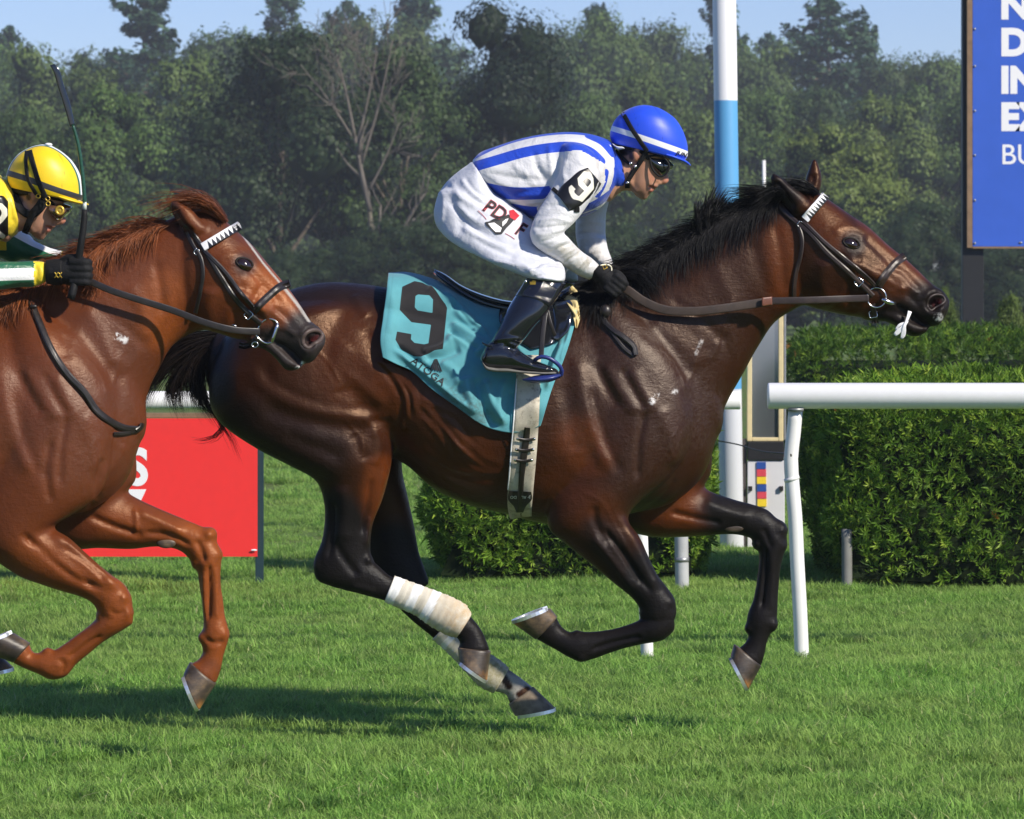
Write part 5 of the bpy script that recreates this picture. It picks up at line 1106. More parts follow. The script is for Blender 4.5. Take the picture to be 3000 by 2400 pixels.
hoof(CHN, (1341-1690,1912,1438-1690,1922), (1344-1690,1948,1427-1690,2008), -.142)
hoof(CHN, (1491-1588,1946,1563-1588,1895), (1508-1588,1978,1627-1588,1956), .15)
eyeball(CHN, BVH2, 716, 772)
nostril(CHN, BVH2, [(888,1010),(886,992),(896,976),(914,968),(934,971),(944,983),(936,998),(918,1010),(902,1020)],   .0075, M_RIM2)
knob('callus', 487, 1592, cast(BVH2, 487, 1590)[0][1]-.002, .014, M_HORN, CHN, (2.2, .5, 1.1))
mane('mane', CHN, BVH2, [(20,880),(105,824),(200,772),(300,722),(400,680),(490,646)], 3000, M_MANE2, (-.90, .36), 108, 34, 62, 120, rise=.55,
     extra=[([(660,645,-.02),(615,598,-.03),(560,580,-.03),(500,600,-.03)],260,9,.025),([(655,642,-.02),(600,600,-.04),(540,590,-.05),(440,632,-.05)],120,12,.025),([(650,640,.0),(600,596,.0),(520,585,.0),(430,610,.0)],60,14,.03),
            ([(300,725,-.05),(270,770,-.1),(262,810,-.12),(275,835,-.13)],200,12,.012),([(240,750,-.05),(255,790,-.1),(275,820,-.12),(262,850,-.13)],160,12,.012)])
tail('tail', CHN, TAILG[:3], M_MANE2, -1690, 14)
YOFF = 0.0
# ------------------------------------------------------------------ bridles and reins
def leather(name, col, rough=0.4):
    m = NT(name); f = m.noise(40, 4, .6)
    c = m.ramp(f, [(.3, tuple(x*.75 for x in col)), (.7, tuple(x*1.25 for x in col))])
    m.set(col=c, rough=m.val(m.noise(25, 3), .3, .7, rough-.08, rough+.12), spec=.5); m.bump(m.noise(350, 2), .15, .002); return m.m
M_LEATH = leather('black bridle leather', (.016, .012, .011), .36)
M_LEATHB = leather('brown bridle leather', (.026, .015, .012), .4)
M_RUBBER = leather('rein rubber', (.036, .022, .016), .6)
M_STEEL = simple('steel', (.55, .55, .56), .22, metal=1.0, var=.05)
M_WHITE = simple('white cloth', (.80, .80, .81), .75, var=.04, bump=.25, bscale=160)
def band_material(dark):
    m = NT('browband'); c = m.mix(m.val(m.attr('tri'), -.06, .06), (.78, .77, .78), dark); m.set(col=c, rough=.4); return m.m
M_BROW1 = band_material((.012, .016, .014)); M_BROW2 = band_material((.012, .014, .022))

def strap(name, pts, w, t, mat, parent, bvh=None, clear=.006, flip=False):
    """free strap: pts (px,py,Y[,w]); keeps clear of the body behind it"""
    st = []
    K = np.array([tuple(q)+((w,) if len(q) == 3 else ()) for q in pts], float); Q = spline(K, 10)
    T = np.gradient(Q[:, :2], axis=0); T /= np.linalg.norm(T, axis=1)[:, None]+1e-9
    Y = Q[:, 2].copy()
    if bvh is not None:
        for i, q in enumerate(Q):
            for o in (-.5, 0, .5):
                h, _ = cast(bvh, q[0]-T[i, 1]*o*q[3], q[1]+T[i, 0]*o*q[3])
                if h is not None and not flip: Y[i] = min(Y[i], h[1]-clear-t)
        for _ in range(12): Y[1:-1] = (Y[:-2]+2*Y[1:-1]+Y[2:])/4
    for q, tt, y in zip(Q, T, Y): st.append((q[0]-tt[1]*q[3]/2, q[1]+tt[0]*q[3]/2, q[0]+tt[1]*q[3]/2, q[1]-tt[0]*q[3]/2, y, t))
    V, F, Tt = loft(st, n=16, step=5, cap=(.05, .05), e=4)
    me = mesh_np(name, V, [F, Tt])
    bm = bmesh.new(); bm.from_mesh(me); bmesh.ops.recalc_face_normals(bm, faces=bm.faces); bm.to_mesh(me); bm.free()
    return link(name, me, mat, parent)
def ring_px(name, cx, cy, Y, rx, ry, r, mat, parent, rot=0.0, n=36, k=8, pts=None):
    a = np.linspace(0, 2*np.pi, n, endpoint=False)
    x = rx*np.cos(a); y = ry*np.sin(a)
    xy = np.stack([cx+x*math.cos(rot)-y*math.sin(rot), cy+x*math.sin(rot)+y*math.cos(rot)], -1) if pts is None else spline(list(pts)+[pts[0]], 6)[:-1]
    return solid(name, [tube(PV(xy, np.broadcast_to(Y, len(xy))), r, k, closed=True)], mat, parent)
def buckle(px, py, rot, bvh, parent, s=1.0, clear=.009):
    h, _ = cast(bvh, px, py); Y = (h[1] if h is not None else -.06)-clear
    c, n = math.cos(rot), math.sin(rot); w, l = 11*s, 9*s
    pts = [(px+x*c-y*n, py+x*n+y*c) for x, y in [(-l, -w), (l, -w), (l, w), (-l, w)]]
    path = []
    for i in range(4):
        a, b = np.array(pts[i]), np.array(pts[(i+1) % 4])
        for u in (.08, .5, .92): path.append(a+(b-a)*u)
    o = solid('buckle', [tube(PV(np.array(path), Y), .0017, 6, closed=True)], M_STEEL, parent); return o
def brow(parent, a, b, w, bvh, mat, nt, name='browband'):
    o = ribbon(name, [a, ((a[0]+b[0])/2, (a[1]+b[1])/2), b], w, bvh, .010, .005, mat, parent, mirror=True, n=30, across=13)
    me = o.data; V = np.zeros(len(me.vertices)*3, np.float32); me.vertices.foreach_get('co', V); V = V.reshape(-1, 3); p = to_px(V)
    a = np.array(a, float); d = np.array(b, float)-a; L = np.linalg.norm(d); u = ((p-a)@d)/L**2; v = ((p-a)@np.array([-d[1], d[0]]))/L/w+.5
    f = (u*nt) % 1.0
    fattr(me, 'tri', np.where((u > .1) & (u < 1.2), (1-np.abs(2*f-1))-(1-v)*1.1, np.where(v > .5, -.3, -.3)))
    return o

def bridle(parent, bvh, S, mat, browmat):
    for side in (False, 'far'):
        ribbon('cheek_strap', S['cheek'], 15, bvh, .006, .005, mat, parent, mirror=side)
        ribbon('cheek_strap', S['cheek2'], 13, bvh, .008, .005, mat, parent, mirror=side)
        ribbon('throat_strap', S['throat'], 13, bvh, .006, .005, mat, parent, mirror=side)
    ribbon('noseband', S['nose'], 23, bvh, .006, .006, mat, parent, mirror=True)
    ribbon('noseband_edge', S['nose'], 15, bvh, .012, .004, mat, parent, mirror=True)
    ribbon('curb_strap', S['curb'], 17, bvh, .007, .006, mat, parent, mirror=True)
    brow(parent, S['brow'][0], S['brow'][1], 25, bvh, browmat, S['tri'])
BR1 = empty('bridle', tuple(P(2460, 720, 0)), 'dark leather bridle and reins worn by the dark bay leader', 'bridle', 'bridles')
bridle(BR1, BVH1, dict(cheek=[(2281,600),(2305,626),(2339,656),(2365,677),(2424,742),(2484,796),(2532,842),(2558,868)], cheek2=[(2352,648),(2411,706),(2484,766),(2545,818),(2566,840)],
  throat=[(2339,662),(2349,701),(2345,750),(2333,798),(2327,846),(2327,875)], nose=[(2574,838),(2604,794),(2634,762),(2652,750)], curb=[(2556,890),(2560,915),(2566,946)], brow=((2358,643),(2420,572)), tri=9), M_LEATHB, M_BROW1)
hb, _ = cast(BVH1, 2568, 872); yb = hb[1]-.008
for s in (1, -1): ring_px('bit_ring', 2568, 872, s*yb, 28, 29, .0026, M_STEEL, BR1)
solid('bit_bar', [tube([P(2584,876,yb-.003), P(2600,884,yb-.004), P(2622,890,yb+.012)], .0075, 10)], M_STEEL, BR1)
buckle(2516, 827, .8, BVH1, BR1); buckle(2558, 921, 1.4, BVH1, BR1); buckle(2344, 657, .6, BVH1, BR1, .7)
strap('rein', [(2546,874,-.075),(2470,876,-.105),(2393,879,-.125),(2255,882,-.13)], 21, .0026, M_LEATHB, BR1, BVH1, .010)
strap('rein_grip', [(2262,882,-.132),(2190,893,-.14),(2122,903,-.15),(2026,912,-.155),(1941,906,-.155),(1881,880,-.15),(1838,850,-.15),(1815,838,-.14)], 26, .0034, M_RUBBER, BR1, BVH1, .012)
strap('rein', [(2546,874,.075),(2393,879,.125),(2255,882,.13),(2122,903,.15),(2026,912,.155),(1941,906,.155),(1838,850,.14),(1815,838,.10)], 24, .003, M_LEATHB, BR1)
solid('rein_stitching', [loft([(2232,872,2232,898,-.152,.004),(2262,869,2262,894,-.142,.004)], n=16, step=5, cap=(.05,.05), e=4)], leather('tan stitching', (.13,.045,.025)), BR1)
for _i, _pts in enumerate(([(2666,912,-.052,12),(2660,930,-.060,9),(2652,948,-.062,8),(2641,962,-.064,11),(2629,974,-.062,14),(2621,982,-.060,9)],[(2658,940,-.064,8),(2650,955,-.068,9),(2648,970,-.066,13),(2644,986,-.062,12),(2640,992,-.060,5)],[(2652,946,-.060,6),(2636,952,-.062,8),(2624,966,-.058,6)])): strap('tongue_tie', _pts, 10, .0016, M_WHITE, BR1)
# neck strap of the bay, hanging loose from the withers
NS1 = empty('neck_strap', tuple(P(1800, 930, -.2)), 'loose black neck strap dangling on the bay shoulder below the gloves', 'strap', 'neck straps')
ribbon('strap_loop', [(1778,872),(1768,905),(1766,930),(1790,962),(1830,990),(1858,1018),(1862,1040)], 17, BVH1, .008, .006, M_LEATH, NS1)
ribbon('strap_loop', [(1775,950),(1800,985),(1830,1022),(1856,1042)], 12, BVH1, .004, .004, M_LEATH, NS1)
knob('stopper', 1774, 912, cast(BVH1, 1774, 912)[0][1]-.02, .019, M_LEATH, NS1, (1, .8, 1.15))
ribbon('strap_band', [(1850,790),(1832,830),(1810,860)], 24, BVH1, .012, .006, M_LEATHB, NS1)

YOFF = -0.8
BR2 = empty('bridle', tuple(P(640, 800, 0)), 'black bridle and reins with triangle browband on the chestnut horse', 'bridle', 'bridles')
bridle(BR2, BVH2, dict(cheek=[(540,660),(575,700),(603,740),(649,816),(696,884),(742,930),(765,950)], cheek2=[(598,735),(659,797),(705,858),(750,910)],
  throat=[(538,665),(566,721),(587,756),(594,798),(587,851),(572,918)], nose=[(742,912),(788,867),(825,838),(848,830)], curb=[(758,985),(740,1005),(715,1015),(700,1012)], brow=((594,724),(702,660)), tri=9), M_LEATH, M_BROW2)
hb, _ = cast(BVH2, 785, 968); yb = hb[1]-.008
for s in (1, -1): ring_px('bit_ring', 0, 0, s*yb, 1, 1, .0030, M_STEEL, BR2, pts=[(764,946),(785,934),(812,946),(815,954),(800,985),(797,1002),(785,1006),(758,992),(752,985)])
solid('bit_bar', [tube([P(813,948,yb), P(805,978,yb-.002), P(796,1002,yb)], .0062, 10)], M_STEEL, BR2)
buckle(728, 923, .8, BVH2, BR2); buckle(680, 963, .2, BVH2, BR2); buckle(576, 738, .6, BVH2, BR2, .7)
ring_px('curb_ring', 747, 1010, yb-.004, 9, 8, .0018, M_STEEL, BR2)
strap('rein', [(762,972,-.07),(686,967,-.11),(603,946,-.125),(510,911,-.13),(394,874,-.145),(325,851,-.15),(258,822,-.15)], 20, .0026, M_LEATH, BR2, BVH2, .010)
strap('rein', [(762,972,.07),(686,967,.11),(510,911,.13),(325,851,.15),(258,822,.12)], 24, .003, M_LEATH, BR2)
NS2 = empty('neck_strap', tuple(P(200, 1080, -.2)), 'thin black breastplate strap around the chestnut chest', 'strap', 'neck straps')
ribbon('strap_band', [(92,880),(100,905),(116,944),(148,1018),(195,1092),(250,1152),(285,1203),(325,1234),(371,1255),(404,1258)], 19, BVH2, .006, .006, M_LEATH, NS2, mirror=True)
ribbon('strap_band', [(334,1272),(370,1270),(402,1262)], 12, BVH2, .006, .005, M_LEATH, NS2)
ribbon('strap_band', [(401,1262),(414,1252),(418,1240)], 13, BVH2, .012, .006, M_LEATH, NS2)
knob('strap_end', 97, 898, cast(BVH2, 97, 905)[0][1]-.012, .010, M_LEATH, NS2, (1.3, .6, .6))
YOFF = 0.0
# ------------------------------------------------------------------ saddle cloth, saddle, girth of the bay
def sdist(p, poly, holes=()):
    """signed distance in px to a printed shape: positive inside"""
    d = poly_dist(p, poly, True)[0]; i = inside(p, poly)
    for h in holes:
        dh = poly_dist(p, h, True)[0]; ih = inside(p, h); d = np.minimum(d, dh); i &= ~ih
    return np.where(i, d, -d)
NINE = [(545,145),(620,160),(705,205),(845,375),(862,410),(820,815),(740,830),(610,885),(540,870),(430,805),(380,750),(360,715),(375,635),(515,660),(510,710),(545,745),(640,760),(680,750),(705,570),(515,545),(400,425),(425,200)]
NINEH = [(580,275),(690,285),(725,325),(720,455),(575,430),(548,400),(555,290)]
NINE = [(1050+x/3.317, 780+y/3.317) for x, y in NINE]; NINEH = [(1050+x/3.317, 780+y/3.317) for x, y in NINEH]
def cloth_material(name, col, ink, rough=.7, band=None):
    m = NT(name); c = m.ramp(m.noise(14, 4, .6), [(.3, tuple(x*.9 for x in col)), (.7, tuple(min(1, x*1.08) for x in col))])
    c = m.mix(m.math('MULTIPLY', m.attr('grime'), m.val(m.noise(45, 5, .7), .35, .65)), c, (.05, .08, .075))
    c = m.mix(m.val(m.attr('hem'), -.4, .4, 0, .35), c, tuple(x*.55 for x in col))
    c = m.mix(m.val(m.attr('print'), -.5, .5), c, ink)
    m.set(col=c, rough=rough, spec=.2, sheen=.2, sheenr=.5); b = m.bump(m.noise(70, 4, .6), .2, .004); m.bump(m.noise(600, 2), .25, .0015, b); return m.m
M_CLOTH = cloth_material('turquoise saddle cloth', (.085, .295, .340), (.012, .011, .013))

def coons(Lft, Rgt, Bot, Top, nu, nv):
    """px grid [v,u] from four border polylines"""
    def rs(c, n):
        q = spline(c, 12); t = np.concatenate([[0], np.cumsum(np.linalg.norm(np.diff(q, axis=0), axis=1))]); t /= t[-1]; s = np.linspace(0, 1, n)
        return np.stack([np.interp(s, t, q[:, 0]), np.interp(s, t, q[:, 1])], -1)
    L, Rr, B, T = rs(Lft, nv), rs(Rgt, nv), rs(Bot, nu), rs(Top, nu)
    u = np.linspace(0, 1, nu)[None, :, None]; v = np.linspace(0, 1, nv)[:, None, None]
    return (1-v)*B[None]+v*T[None]+(1-u)*L[:, None]+u*Rr[:, None]-((1-u)*(1-v)*B[0]+u*(1-v)*B[-1]+(1-u)*v*T[0]+u*v*T[-1])
nu, nv = 170, 120
G = coons([(1121,1047),(1114,1005),(1122,931),(1130,870),(1138,799)], [(1584,1248),(1624,1121),(1653,1051),(1671,997),(1690,912),(1690,862)],
          [(1121,1047),(1165,1068),(1200,1084),(1261,1137),(1351,1202),(1400,1238),(1442,1257),(1496,1268),(1545,1262),(1584,1248)],
          [(1138,799),(1190,797),(1261,814),(1351,856),(1412,884),(1500,892),(1600,876),(1690,862)], nu, nv)
Y = np.full((nv, nu), np.nan)
for a in range(nv):
    for b in range(nu):
        h, n = cast(BVH1, *G[a, b])
        if h is not None and h[1] < .02: Y[a, b] = h[1]
for b in range(nu):
    ok = np.where(~np.isnan(Y[:, b]))[0]; deep = ok[Y[ok, b] < -.165]; l = (min(deep[-1], int(nv*.86)) if len(deep) else int(nv*.5)) if len(ok) else 0
    y0 = min(Y[l, b] if not np.isnan(Y[l, b]) else -.16, -.16); rest = np.arange(l, nv); s = (rest-l)/max(1, nv-1-l)
    Y[l:, b] = y0*np.sqrt(np.clip(1-s**2, 0, 1)); c = Y[:, b]; bad = np.isnan(c)
    if bad.any(): c[bad] = np.interp(np.where(bad)[0], np.where(~bad)[0], c[~bad])
for _ in range(10):
    Y[1:-1, :] = (Y[:-2]+2*Y[1:-1]+Y[2:])/4; Y[:, 1:-1] = (Y[:, :-2]+2*Y[:, 1:-1]+Y[:, 2:])/4
gp = G.reshape(-1, 2)
lift = .021+.030*np.exp(-((gp[:, 0]-1578)**2+(gp[:, 1]-1190)**2)/46**2)+.016*np.exp(-((gp[:, 0]-1130)/40)**2)+.012*np.exp(-(((gp[:, 0]-1400)/90)**2+((gp[:, 1]-1190)/80)**2))
fade = np.clip(-Y.ravel()/.08, 0, 1)
V = PV(gp, Y.ravel()-lift*fade)
i = (np.arange(nv-1)[:, None]*nu+np.arange(nu-1)[None]).ravel(); F = np.stack([i, i+1, i+nu+1, i+nu], -1)
F = F[:, ::-1] if vnormals(V, F)[:, 1].mean() > 0 else F
V = sculpt(V, F, [(k[0], k[1], k[2], k[3]*1.45) for k in [('r',[(1300,850),(1360,920),(1430,985)],12,9),('r',[(1330,905),(1390,960),(1440,1005)],10,9),('r',[(1315,880),(1375,945),(1432,1000)],7,-8),('r',[(1318,945),(1380,985),(1435,1020)],10,10),('r',[(1312,965),(1365,1003),(1410,1030)],8,-10),
  ('r',[(1305,985),(1330,993),(1400,1020),(1430,1045)],12,12),('r',[(1235,1035),(1290,1020),(1325,995)],12,9),('r',[(1245,1050),(1310,1040),(1350,1020)],12,-10),('r',[(1390,1040),(1420,1020),(1450,1000)],8,6),
  ('r',[(1395,1105),(1405,1160),(1430,1220),(1460,1255)],17,-11),('r',[(1420,1110),(1440,1180),(1470,1240)],13,11),('r',[(1365,1100),(1378,1160),(1400,1215)],17,11),('r',[(1480,1110),(1462,1180),(1478,1250)],12,9),('r',[(1500,1150),(1490,1220)],8,-6),
  ('r',[(1150,1022),(1185,1050),(1250,1100),(1320,1155),(1390,1210)],9,10),('r',[(1160,1012),(1200,1040),(1265,1090)],8,-9),('r',[(1600,1150),(1625,1060),(1650,1000)],8,10),('r',[(1585,1130),(1610,1050),(1640,980)],7,-9),('r',[(1640,1060),(1660,1000),(1678,940)],5,6),
  ('r',[(1250,840),(1300,870),(1330,900)],12,6),('r',[(1140,830),(1150,900),(1140,980)],14,4),('r',[(1290,1060),(1330,1090),(1350,1130)],14,7),('r',[(1230,1070),(1240,1040)],10,5)]])
ns = len(V)
V2c = V.copy(); V2c[:, 1] *= -1
Vc = np.concatenate([V, V2c[:ns-nu]])
top = (nv-1)*nu
F2c = F[:, ::-1].copy()                             # far half shares the top row
F2c = np.where(F2c >= top, F2c, F2c+ns)
me = mesh_np('saddle_cloth', Vc, np.concatenate([F, F2c]))
p = to_px(Vc)
near = np.arange(len(Vc)) < ns
fattr(me, 'print', np.where(near, sdist(gp[np.r_[0:ns, 0:ns-nu]], NINE, [NINEH]), -9))
du = np.tile(np.linspace(0, 1, nu), nv); dv = np.repeat(np.linspace(0, 1, nv), nu)
hem = np.maximum.reduce([.8-np.abs(du*550-14)*.5, .8-np.abs(dv*400-12)*.5])[np.r_[0:ns, 0:ns-nu]]
fattr(me, 'hem', hem)
fattr(me, 'grime', paint(Vc, None, [([(1330,1170),(1400,1220)],20,60,.8),([(1290,1120),(1340,1190)],12,40,.45)]))
SC_ROOT = link('saddle_cloth', me, M_CLOTH)
tag(SC_ROOT, 'turquoise saddle cloth with a big black 9 on the bay back', 'saddle cloth')
md = SC_ROOT.modifiers.new('thickness', 'SOLIDIFY'); md.thickness = .003; md.offset = -1
BVHC = BVHTree.FromPolygons([tuple(v) for v in np.concatenate([V1, Vc])], [tuple(f) for f in np.concatenate([F1, np.concatenate([F, F2c])+len(V1)])])

def decal(name, text, c, h, rot, bvh, mat, parent, bold=.0, sx=1.0, off=.0025, shear=0.0, grow=0.0, extr=.0008):
    """flat lettering laid on the surface behind it: centre and height in photo pixels, rot clockwise in degrees"""
    cu = bpy.data.curves.new('t', 'FONT'); cu.body = text; cu.align_x = 'CENTER'; cu.align_y = 'CENTER'; cu.offset = bold; cu.resolution_u = 3; cu.shear = shear
    o = bpy.data.objects.new('t', cu); COL.objects.link(o); bpy.context.view_layer.update()
    me = bpy.data.meshes.new_from_object(o.evaluated_get(bpy.context.evaluated_depsgraph_get())); bpy.data.objects.remove(o); bpy.data.curves.remove(cu)
    bm = bmesh.new(); bm.from_mesh(me); bmesh.ops.triangulate(bm, faces=bm.faces)
    long = [e for e in bm.edges if e.calc_length() > .35]
    if long: bmesh.ops.subdivide_edges(bm, edges=long, cuts=2); bmesh.ops.triangulate(bm, faces=bm.faces)
    bm.to_mesh(me); bm.free()
    V = np.zeros(len(me.vertices)*3, np.float32); me.vertices.foreach_get('co', V); V = V.reshape(-1, 3).astype(float)
    k = h/.72; a = R(rot); x = V[:, 0]*k*sx; y = -V[:, 1]*k
    q = np.stack([c[0]+x*math.cos(a)-y*math.sin(a), c[1]+x*math.sin(a)+y*math.cos(a)], -1)
    lay_flat(me, q, bvh, off); return link(name, me, mat, parent, False)
def lay_flat(me, q, bvh, off):
    Ys = []
    for w in q:
        hh, _ = cast(bvh, *w) if bvh else (None, None); Ys.append(hh[1] if hh is not None else np.nan)
    Ys = np.array(Ys); Ys[np.isnan(Ys)] = np.nanmean(Ys)
    me.vertices.foreach_set('co', PV(q, Ys-off).astype(np.float32).ravel()); me.update()
def patch(name, poly, bvh, mat, parent, off=.002, cuts=2):
    bm = bmesh.new(); vs = [bm.verts.new((x, y, 0)) for x, y in poly]; f = bm.faces.new(vs); bmesh.ops.triangulate(bm, faces=[f])
    for _ in range(cuts): bmesh.ops.subdivide_edges(bm, edges=bm.edges[:], cuts=1, use_grid_fill=True); bmesh.ops.triangulate(bm, faces=bm.faces)
    me = bpy.data.meshes.new(name); bm.to_mesh(me); bm.free()
    V = np.zeros(len(me.vertices)*3, np.float32); me.vertices.foreach_get('co', V); lay_flat(me, V.reshape(-1, 3)[:, :2].astype(float), bvh, off)
    return link(name, me, mat, parent, False)
M_INK = simple('black embroidery', (.012, .013, .015), .6)
decal('lettering', 'ATOGA', (1254,1089), 21, 37, BVHC, M_INK, SC_ROOT, .01, 1.15, .004)
for k in range(5):
    x = 1262+k*6.2; a = (k-2)*.17
    patch('emblem_stripe', [(1276+(k-2)*1.5,1052),(1278+(k-2)*1.5,1052),(1278+(k-2)*8+2,1083+k*1.5),(1274+(k-2)*8,1083+k*1.5)], BVHC, M_INK, SC_ROOT, .004, 1)

M_PATENT = simple('black patent leather', (.010, .011, .014), .14, .6, coat=.8, coatr=.05, bump=.1, bscale=18)
M_NAVY = simple('navy plastic', (.018, .030, .16), .35, .5)
M_GIRTH = NT('girth webbing'); _c = M_GIRTH.ramp(M_GIRTH.noise(12, 4, .65), [(.3, (.34,.30,.23)), (.7, (.60,.55,.45))]); _c = M_GIRTH.mix(M_GIRTH.val(M_GIRTH.noise(38, 5, .75), .52, .72), _c, (.16,.14,.11)); M_GIRTH.set(col=_c, rough=.7, spec=.25); M_GIRTH.bump(M_GIRTH.noise(300, 2), .3, .002); M_GIRTH = M_GIRTH.m
M_SUEDE = simple('yellow chamois', (.62, .50, .24), .85, var=.15, bump=.3, bscale=60)
SAD = empty('racing_saddle', tuple(P(1480, 900, 0)), 'thin black racing saddle with blue stirrups on the turquoise cloth', 'saddle')
solid('seat', [loft([(1272,789,1279,799,0,.018),(1300,801,1304,818,0,.055),(1351,835,1354,852,0,.085),(1420,864,1422,884,0,.105),(1500,882,1500,900,0,.115),(1580,876,1583,898,0,.11),(1640,850,1648,885,0,.09),(1668,838,1676,868,0,.05)], n=28, step=6, cap=(.3,.3), e=2.6)], M_PATENT, SAD)
solid('seat_edge', [tube(PV([(1276,797),(1304,820),(1353,855),(1420,888),(1500,905),(1583,900)], [-.02,-.058,-.088,-.108,-.118,-.112]), .0075, 8)], M_PATENT, SAD)
ribbon('flap', [(1560,885,190),(1566,930,205),(1580,975,150),(1590,1015,70)], 190, BVHC, .006, .007, M_PATENT, SAD, across=11, smooth=True)
ribbon('front_flap', [(1648,880,60),(1650,920,56),(1645,960,44),(1625,995,24)], 50, BVHC, .012, .006, M_PATENT, SAD, across=7, smooth=True)
ribbon('chamois', [(1660,850,44),(1676,872,46),(1684,905,26),(1690,935,18),(1688,962,5)], 40, BVHC, .014, .004, M_SUEDE, SAD, across=9, smooth=True, extra=lambda Q, us: .007*np.sin(us[None]*9+Q[:, 1:2]*.12))
GI = empty('girth', tuple(P(1535, 1300, -.3)), 'cream webbing girth strap with black buckle straps under the bay belly', 'girth')
ribbon('webbing', [(1549,1040,72),(1548,1106,71),(1541,1243,74),(1532,1348,77),(1525,1435,75),(1523,1492,70),(1526,1517,64)], 72, BVHC, .004, .007, M_GIRTH, GI, mirror=True, across=9, smooth=True)
GV = [o for o in GI.children][0]
gv = np.zeros(len(GV.data.vertices)*3, np.float32); GV.data.vertices.foreach_get('co', gv); gv = gv.reshape(-1, 3)
BVHG = BVHTree.FromPolygons([tuple(v) for v in gv], [tuple(pp.vertices) for pp in GV.data.polygons])
solid('webbing_edge', [tube(np.array([P(x, y, cast(BVHG, x+4, y)[0][1]-.002) for x, y in [(1514,1110),(1509,1175),(1504,1243),(1498,1310),(1494,1370),(1488,1435)]]), .0022, 6)], M_WHITE, GI)
ribbon('billet', [(1545,1253,17),(1541,1290,20),(1534,1340,20),(1528,1400,16),(1523,1500,17)], 18, BVHG, .005, .004, M_LEATH, GI)
for yy, x in ((1287,1541),(1318,1537),(1349,1533)):
    ribbon('keeper', [(x-27,yy-1),(x,yy+3),(x+27,yy-1)], 9, BVHG, .010, .003, M_LEATH, GI, n=6)
    for sx in (-25, 25): knob('stud', x+sx, yy-1, cast(BVHG, x+sx*.9, yy)[0][1]-.012, .0042, M_STEEL, GI, (1,.5,1))
ribbon('buckle_pad', [(1524,1440,66),(1523,1465,68),(1523,1485,34),(1523,1502,20)], 60, BVHG, .003, .003, M_LEATH, GI, across=7)
decal('lettering', 'Jr AL    DO', (1524,1457), 9, 180, BVHG, M_WHITE, GI, .0, 1.0, .012)
# ------------------------------------------------------------------ the two jockeys
def skin_material():
    m = NT('skin'); n = m.noise(30, 4, .6); c = m.ramp(n, [(.3, (.42,.21,.135)), (.7, (.50,.26,.17))])
    c = m.mix(m.attr('lips'), c, (.36, .11, .085)); c = m.mix(m.attr('flush'), c, (.48, .18, .12))
    c = m.mix(m.math('MULTIPLY', m.attr('stubble'), m.val(m.noise(300, 2), .3, .7, .4, .9)), c, (.13, .075, .055))
    c = m.mix(m.attr('hairy'), c, (.018, .013, .011))
    m.set(col=c, rough=.48, spec=.4, sub=.08); m.b.inputs['Subsurface Radius'].default_value = (.01, .004, .002)
    m.bump(m.noise(180, 3), .12, .002); return m.m
M_SKIN = skin_material()
def silk_material(name, base, stripe, rough=.42, fold=.35):
    m = NT(name)
    c = m.mix(m.val(m.noise(9, 4), .3, .7), base, tuple(x*.93 for x in base))
    c = m.mix(m.math('MULTIPLY', m.attr('grime'), m.val(m.noise(35, 4, .7), .35, .7)), c, (.42, .38, .30))
    c = m.mix(m.val(m.attr('stripe'), -.5, .5), c, stripe)
    c = m.mix(m.val(m.attr('stripe2'), -.5, .5), c, (.74, .56, .035))
    m.set(col=c, rough=rough, spec=.35, sheen=.15, sheenr=.4)
    b = m.bump(m.noise(13, 4, .6, dist=.6), fold, .02); b = m.bump(m.noise(48, 3, .6, stretch=(1, 1, 1.8, .3, .5, 0)), fold*.6, .006, b); m.bump(m.noise(700, 2), .12, .001, b); return m.m
M_SILK1 = silk_material('white and blue silk', (.66, .66, .68), (.020, .066, .50), .42, .42)
M_SILK2 = silk_material('green white yellow silk', (.018, .12, .062), (.76, .76, .77), .38)
M_BREECH = silk_material('white breeches', (.58, .595, .65), (.5, .5, .5), .6, .38)
def helmet_material(name, base, band, bandcol, top=None):
    m = NT(name); c = m.mix(m.val(m.noise(40, 3), .3, .7), base, tuple(x*.93 for x in base))
    c = m.mix(m.val(m.attr('seam'), -1.4, .6, 0, .75), c, tuple(x*.5 for x in base))
    if top: c = m.mix(m.val(m.attr('green'), -.5, .5), c, (.018, .12, .07)); c = m.mix(m.val(m.attr('white'), -.5, .5), c, (.78, .80, .82))
    c = m.mix(m.val(m.attr('band'), -.5, .5), c, bandcol)
    m.set(col=c, rough=.42, spec=.4, sheen=.2, sheenr=.3); m.bump(m.noise(900, 2), .15, .001); return m.m
M_HELM1 = helmet_material('blue helmet cover', (.022, .080, .70), None, (.78, .78, .80))
M_HELM2 = helmet_material('yellow helmet cover', (.80, .55, .012), None, (.035, .036, .045), True)
M_STRAP = simple('black nylon strap', (.009, .009, .010), .65, .22, bump=.2, bscale=500)
M_GLOVE = simple('black glove', (.008, .008, .009), .75, .25, bump=.4, bscale=150)
M_BOOT = simple('black boot leather', (.009, .010, .015), .16, .55, coat=.6, coatr=.08, bump=.22, bscale=24)
M_SOLE = simple('grey sole', (.14, .135, .12), .7, var=.25)
M_LENS = simple('goggle lens', (.012, .013, .014), .06, .7, coat=1.0, coatr=.02)
M_LENS2 = simple('amber goggle lens', (.10, .052, .032), .08, .7, coat=1.0, coatr=.02)
M_GOLD = simple('gold trim', (.60, .40, .06), .35, metal=.6)
M_CREAM = simple('cream trim', (.70, .66, .50), .6)
def panel_material(): 
    m = NT('number panel'); c = m.mix(m.val(m.attr('print'), -.5, .5), (.008, .008, .009), (.72, .70, .60)); m.set(col=c, rough=.38, spec=.5); return m.m
M_PANEL = panel_material()

